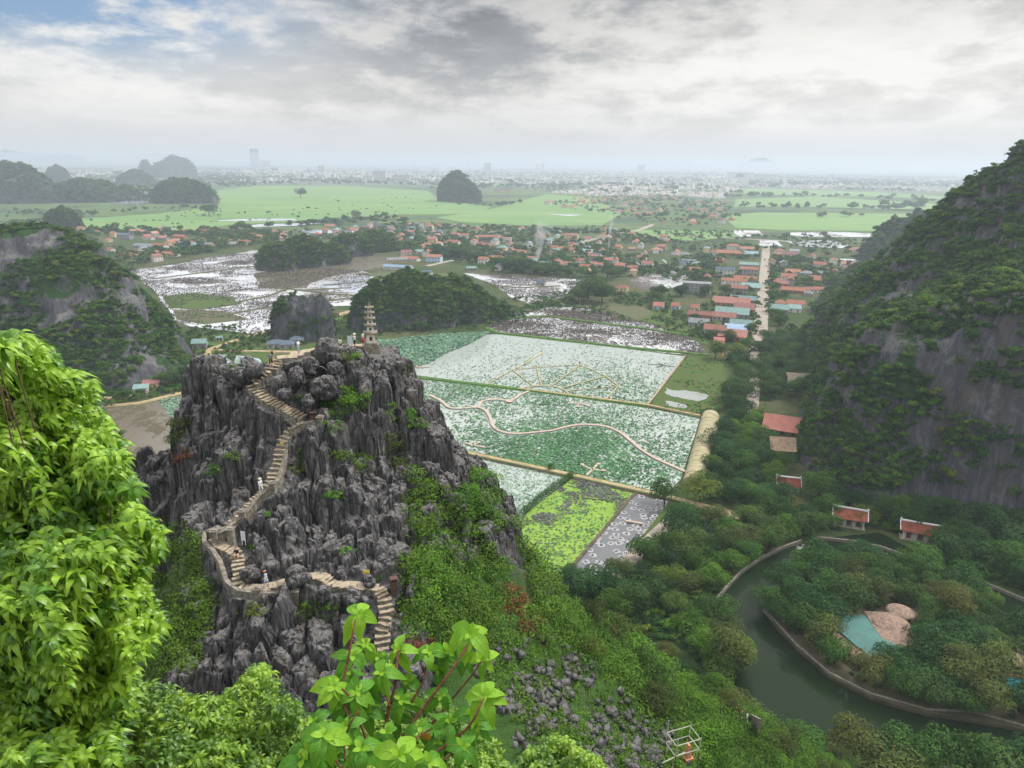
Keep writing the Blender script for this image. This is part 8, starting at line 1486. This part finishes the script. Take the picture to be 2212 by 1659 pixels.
CL = [((740, 370), 2.3, .125, 6, .9), ((1545, 515), 2.35, .135, 7, .8), ((1245, 640), 2.4, .115, 5, .75), ((1625, 700), 2.45, .105, 4, .85), ((1645, 960), 2.2, .125, 6, .8), ((1030, 625), 2.4, .105, 5, .85), ((790, 590), 2.4, .085, 4, .85), ((560, 895), 2.3, .12, 6, .85), ((690, 670), 2.35, .115, 5, .6), ((905, 790), 2.35, .11, 5, .75), ((490, 1245), 2.15, .135, 6, .75), ((1030, 1390), 2.05, .125, 6, .85), ((1045, 985), 2.4, .11, 4, .6), ((725, 935), 2.3, .12, 5, .6), ((860, 880), 2.4, .12, 4, .35), ((1385, 1145), 2.3, .105, 4, .5), ((1490, 1320), 2.2, .115, 4, .5), ((640, 1020), 2.35, .135, 5, .35), ((1310, 1290), 2.35, .095, 4, .3), ((1400, 640), 2.45, .125, 4, .45), ((1480, 640), 2.45, .13, 4, .35), ((790, 1060), 2.4, .12, 4, .25), ((360, 1340), 2.2, .12, 4, .25), ((1020, 1130), 2.45, .10, 3, .3), ((1560, 1060), 2.3, .12, 3, .3), ((560, 1380), 2.25, .125, 4, .35), ((880, 560+120), 2.45, .09, 3, .5), ((1300, 780), 2.5, .10, 3, .25), ((660, 1180), 2.25, .11, 5, .45), ((940, 1220), 2.25, .10, 4, .4), ((1180, 1180), 2.35, .10, 4, .45), ((1100, 860), 2.45, .09, 4, .5), ((420, 1140), 2.3, .10, 4, .4), ((1330, 960), 2.4, .095, 4, .5), ((760, 1340), 2.15, .11, 5, .5), ((1250, 1440), 2.15, .12, 5, .6), ((330, 1420), 2.2, .13, 5, .3), ((1600, 1180), 2.3, .09, 4, .4), ((660, 780), 2.35, .09, 4, .55)]
for (c, d, L_, nl, age) in CL:
    L_ *= .68; nl += 1
    p = V(*K(*c), d)-root; N = np.array([rng.normal()*.25, -.55, 1.0]); me = leaf_surface('leaf_cluster', np.array([p]), np.array([N]), np.array([L_]), nl, rng, .50, arch=.22, droop=1.05, age=np.array([age]), rows=8, el_j=.22, jag=.05); me.materials.append(M_ser); link('leaf_cluster', me, parent=bp)
    me = leaf_surface('leaf_buds', np.array([p+N*.006]), np.array([N]), np.array([L_*.4]), 3, rng, .5, arch=1.0, droop=.6, age=np.array([1.0]), rows=6); me.materials.append(M_ser); link('leaf_buds', me, parent=bp)
def yellowleaf(px, py, d, L_, N, lab, m):
    p = V(px, py, d); me = leaf_surface('leaf', np.zeros((1, 3)), np.array([N]), np.array([L_]), 1, np.random.default_rng(3), .5, arch=.2, droop=.4, age=np.array([.5])); me.materials.append(m); o = link('leaf', me, parent=bp); o.location = tuple(float(v) for v in (p-root)); o['label'] = lab
M_yl = simple('yellowed_leaf', (.55, .30, .03), (.40, .22, .04), 30, .6, 0, 0); yellowleaf(*K(1250, 1220), 2.3, .075, (.0, -1, .3), 'single yellowed leaf', M_yl)
print('foreground', time.time()-T0)
# ================================================================== SMOKE
def smoke(px, py, w_, h_, dens, lb, seed):
    g = G(px, py); bm = bmesh.new(); bmesh.ops.create_icosphere(bm, subdivisions=3, radius=1)
    for v in bm.verts: t = (v.co.z+1)/2; s_ = .25+.95*t; v.co.x = v.co.x*w_*s_+w_*.5*t; v.co.y *= w_*s_; v.co.z = t*h_
    me = bpy.data.meshes.new('smoke'); bm.to_mesh(me); bm.free(); m = bpy.data.materials.new('smoke'); m.use_nodes = True; m.node_tree.nodes.clear(); n = NT(m.node_tree); o_ = n.n('ShaderNodeOutputMaterial'); pv = n.n('ShaderNodeVolumePrincipled'); n.l(pv.outputs[0], o_.inputs['Volume'])
    gen = n.n('ShaderNodeTexCoord').outputs['Generated']; ob = n.n('ShaderNodeTexCoord').outputs['Object']; sp = n.n('ShaderNodeSeparateXYZ'); n.l(gen, sp.inputs[0]); cx = n.m('ADD', .36, n.m('MULTIPLY', sp.outputs[2], .2)); r = n.m('SQRT', n.m('ADD', n.m('POWER', n.m('SUBTRACT', sp.outputs[0], cx), 2), n.m('POWER', n.m('SUBTRACT', sp.outputs[1], .5), 2)))
    core = n.ramp(n.m('DIVIDE', r, n.m('ADD', .08, n.m('MULTIPLY', sp.outputs[2], .34))), 1.0, .1); d_ = n.m('MULTIPLY', core, n.ramp(n.noise(ob, .07, 4, .6), .36, .7)); d_ = n.m('MULTIPLY', d_, n.ramp(sp.outputs[2], 1.0, .15))
    n.l(n.m('MULTIPLY', d_, dens), pv.inputs['Density']); pv.inputs['Color'].default_value = (.9, .93, 1, 1); m.cycles.volume_step_rate = 1.0
    tag(link('smoke', me, m, loc=(g[0], g[1], 0)), lb, kind='stuff')
smoke(1155, 572, 20, 62, .3, 'blue white smoke drifting up between the village houses', 1); smoke(1312, 545, 9, 62, .5, 'thin column of smoke beside the salmon topped house', 2)
print('smoke', time.time()-T0)
# ================================================================== HAZE
mh = bpy.data.materials.new('haze_air'); mh.use_nodes = True; mh.node_tree.nodes.clear(); n = NT(mh.node_tree)
o_ = n.n('ShaderNodeOutputMaterial'); pv = n.n('ShaderNodeVolumePrincipled'); n.l(pv.outputs[0], o_.inputs['Volume'])
pv.inputs['Color'].default_value = (.76, .88, 1.0, 1); pv.inputs['Density'].default_value = 1.6e-4; pv.inputs['Anisotropy'].default_value = .25
mb = MB(); mb.box(-36000, 36000, -420, 40000, -9, 205); hz_ = mb.build('haze', [mh]); tag(hz_, 'pale blue haze over the plain', kind='stuff')
# things that still share a label are told apart by their place in the photo
by = {}
for o in bpy.data.objects:
    if o.get('category') and o.get('label') and o.parent is None: by.setdefault(o['label'], []).append(o)
ORD = ['leftmost', 'second from the left', 'third from the left', 'fourth from the left', 'fifth from the left', 'sixth from the left', 'seventh from the left', 'eighth from the left', 'ninth from the left', 'tenth from the left', 'eleventh from the left', 'twelfth from the left']
for lb, L in by.items():
    if len(L) < 2: continue
    L.sort(key=lambda o: toP(np.array(o.location))[0])
    for i, o in enumerate(L):
        sfx = (['left one', 'right one'][i] if len(L) == 2 else 'rightmost' if i == len(L)-1 else ORD[min(i, 11)]); o['label'] = ' '.join(lb.split()[:16-len(sfx.split())])+', '+sfx
zmax = max((mtn[2].max(), lh[2].max())); print('zmax', zmax)
print('done', time.time()-T0, len(bpy.data.objects))
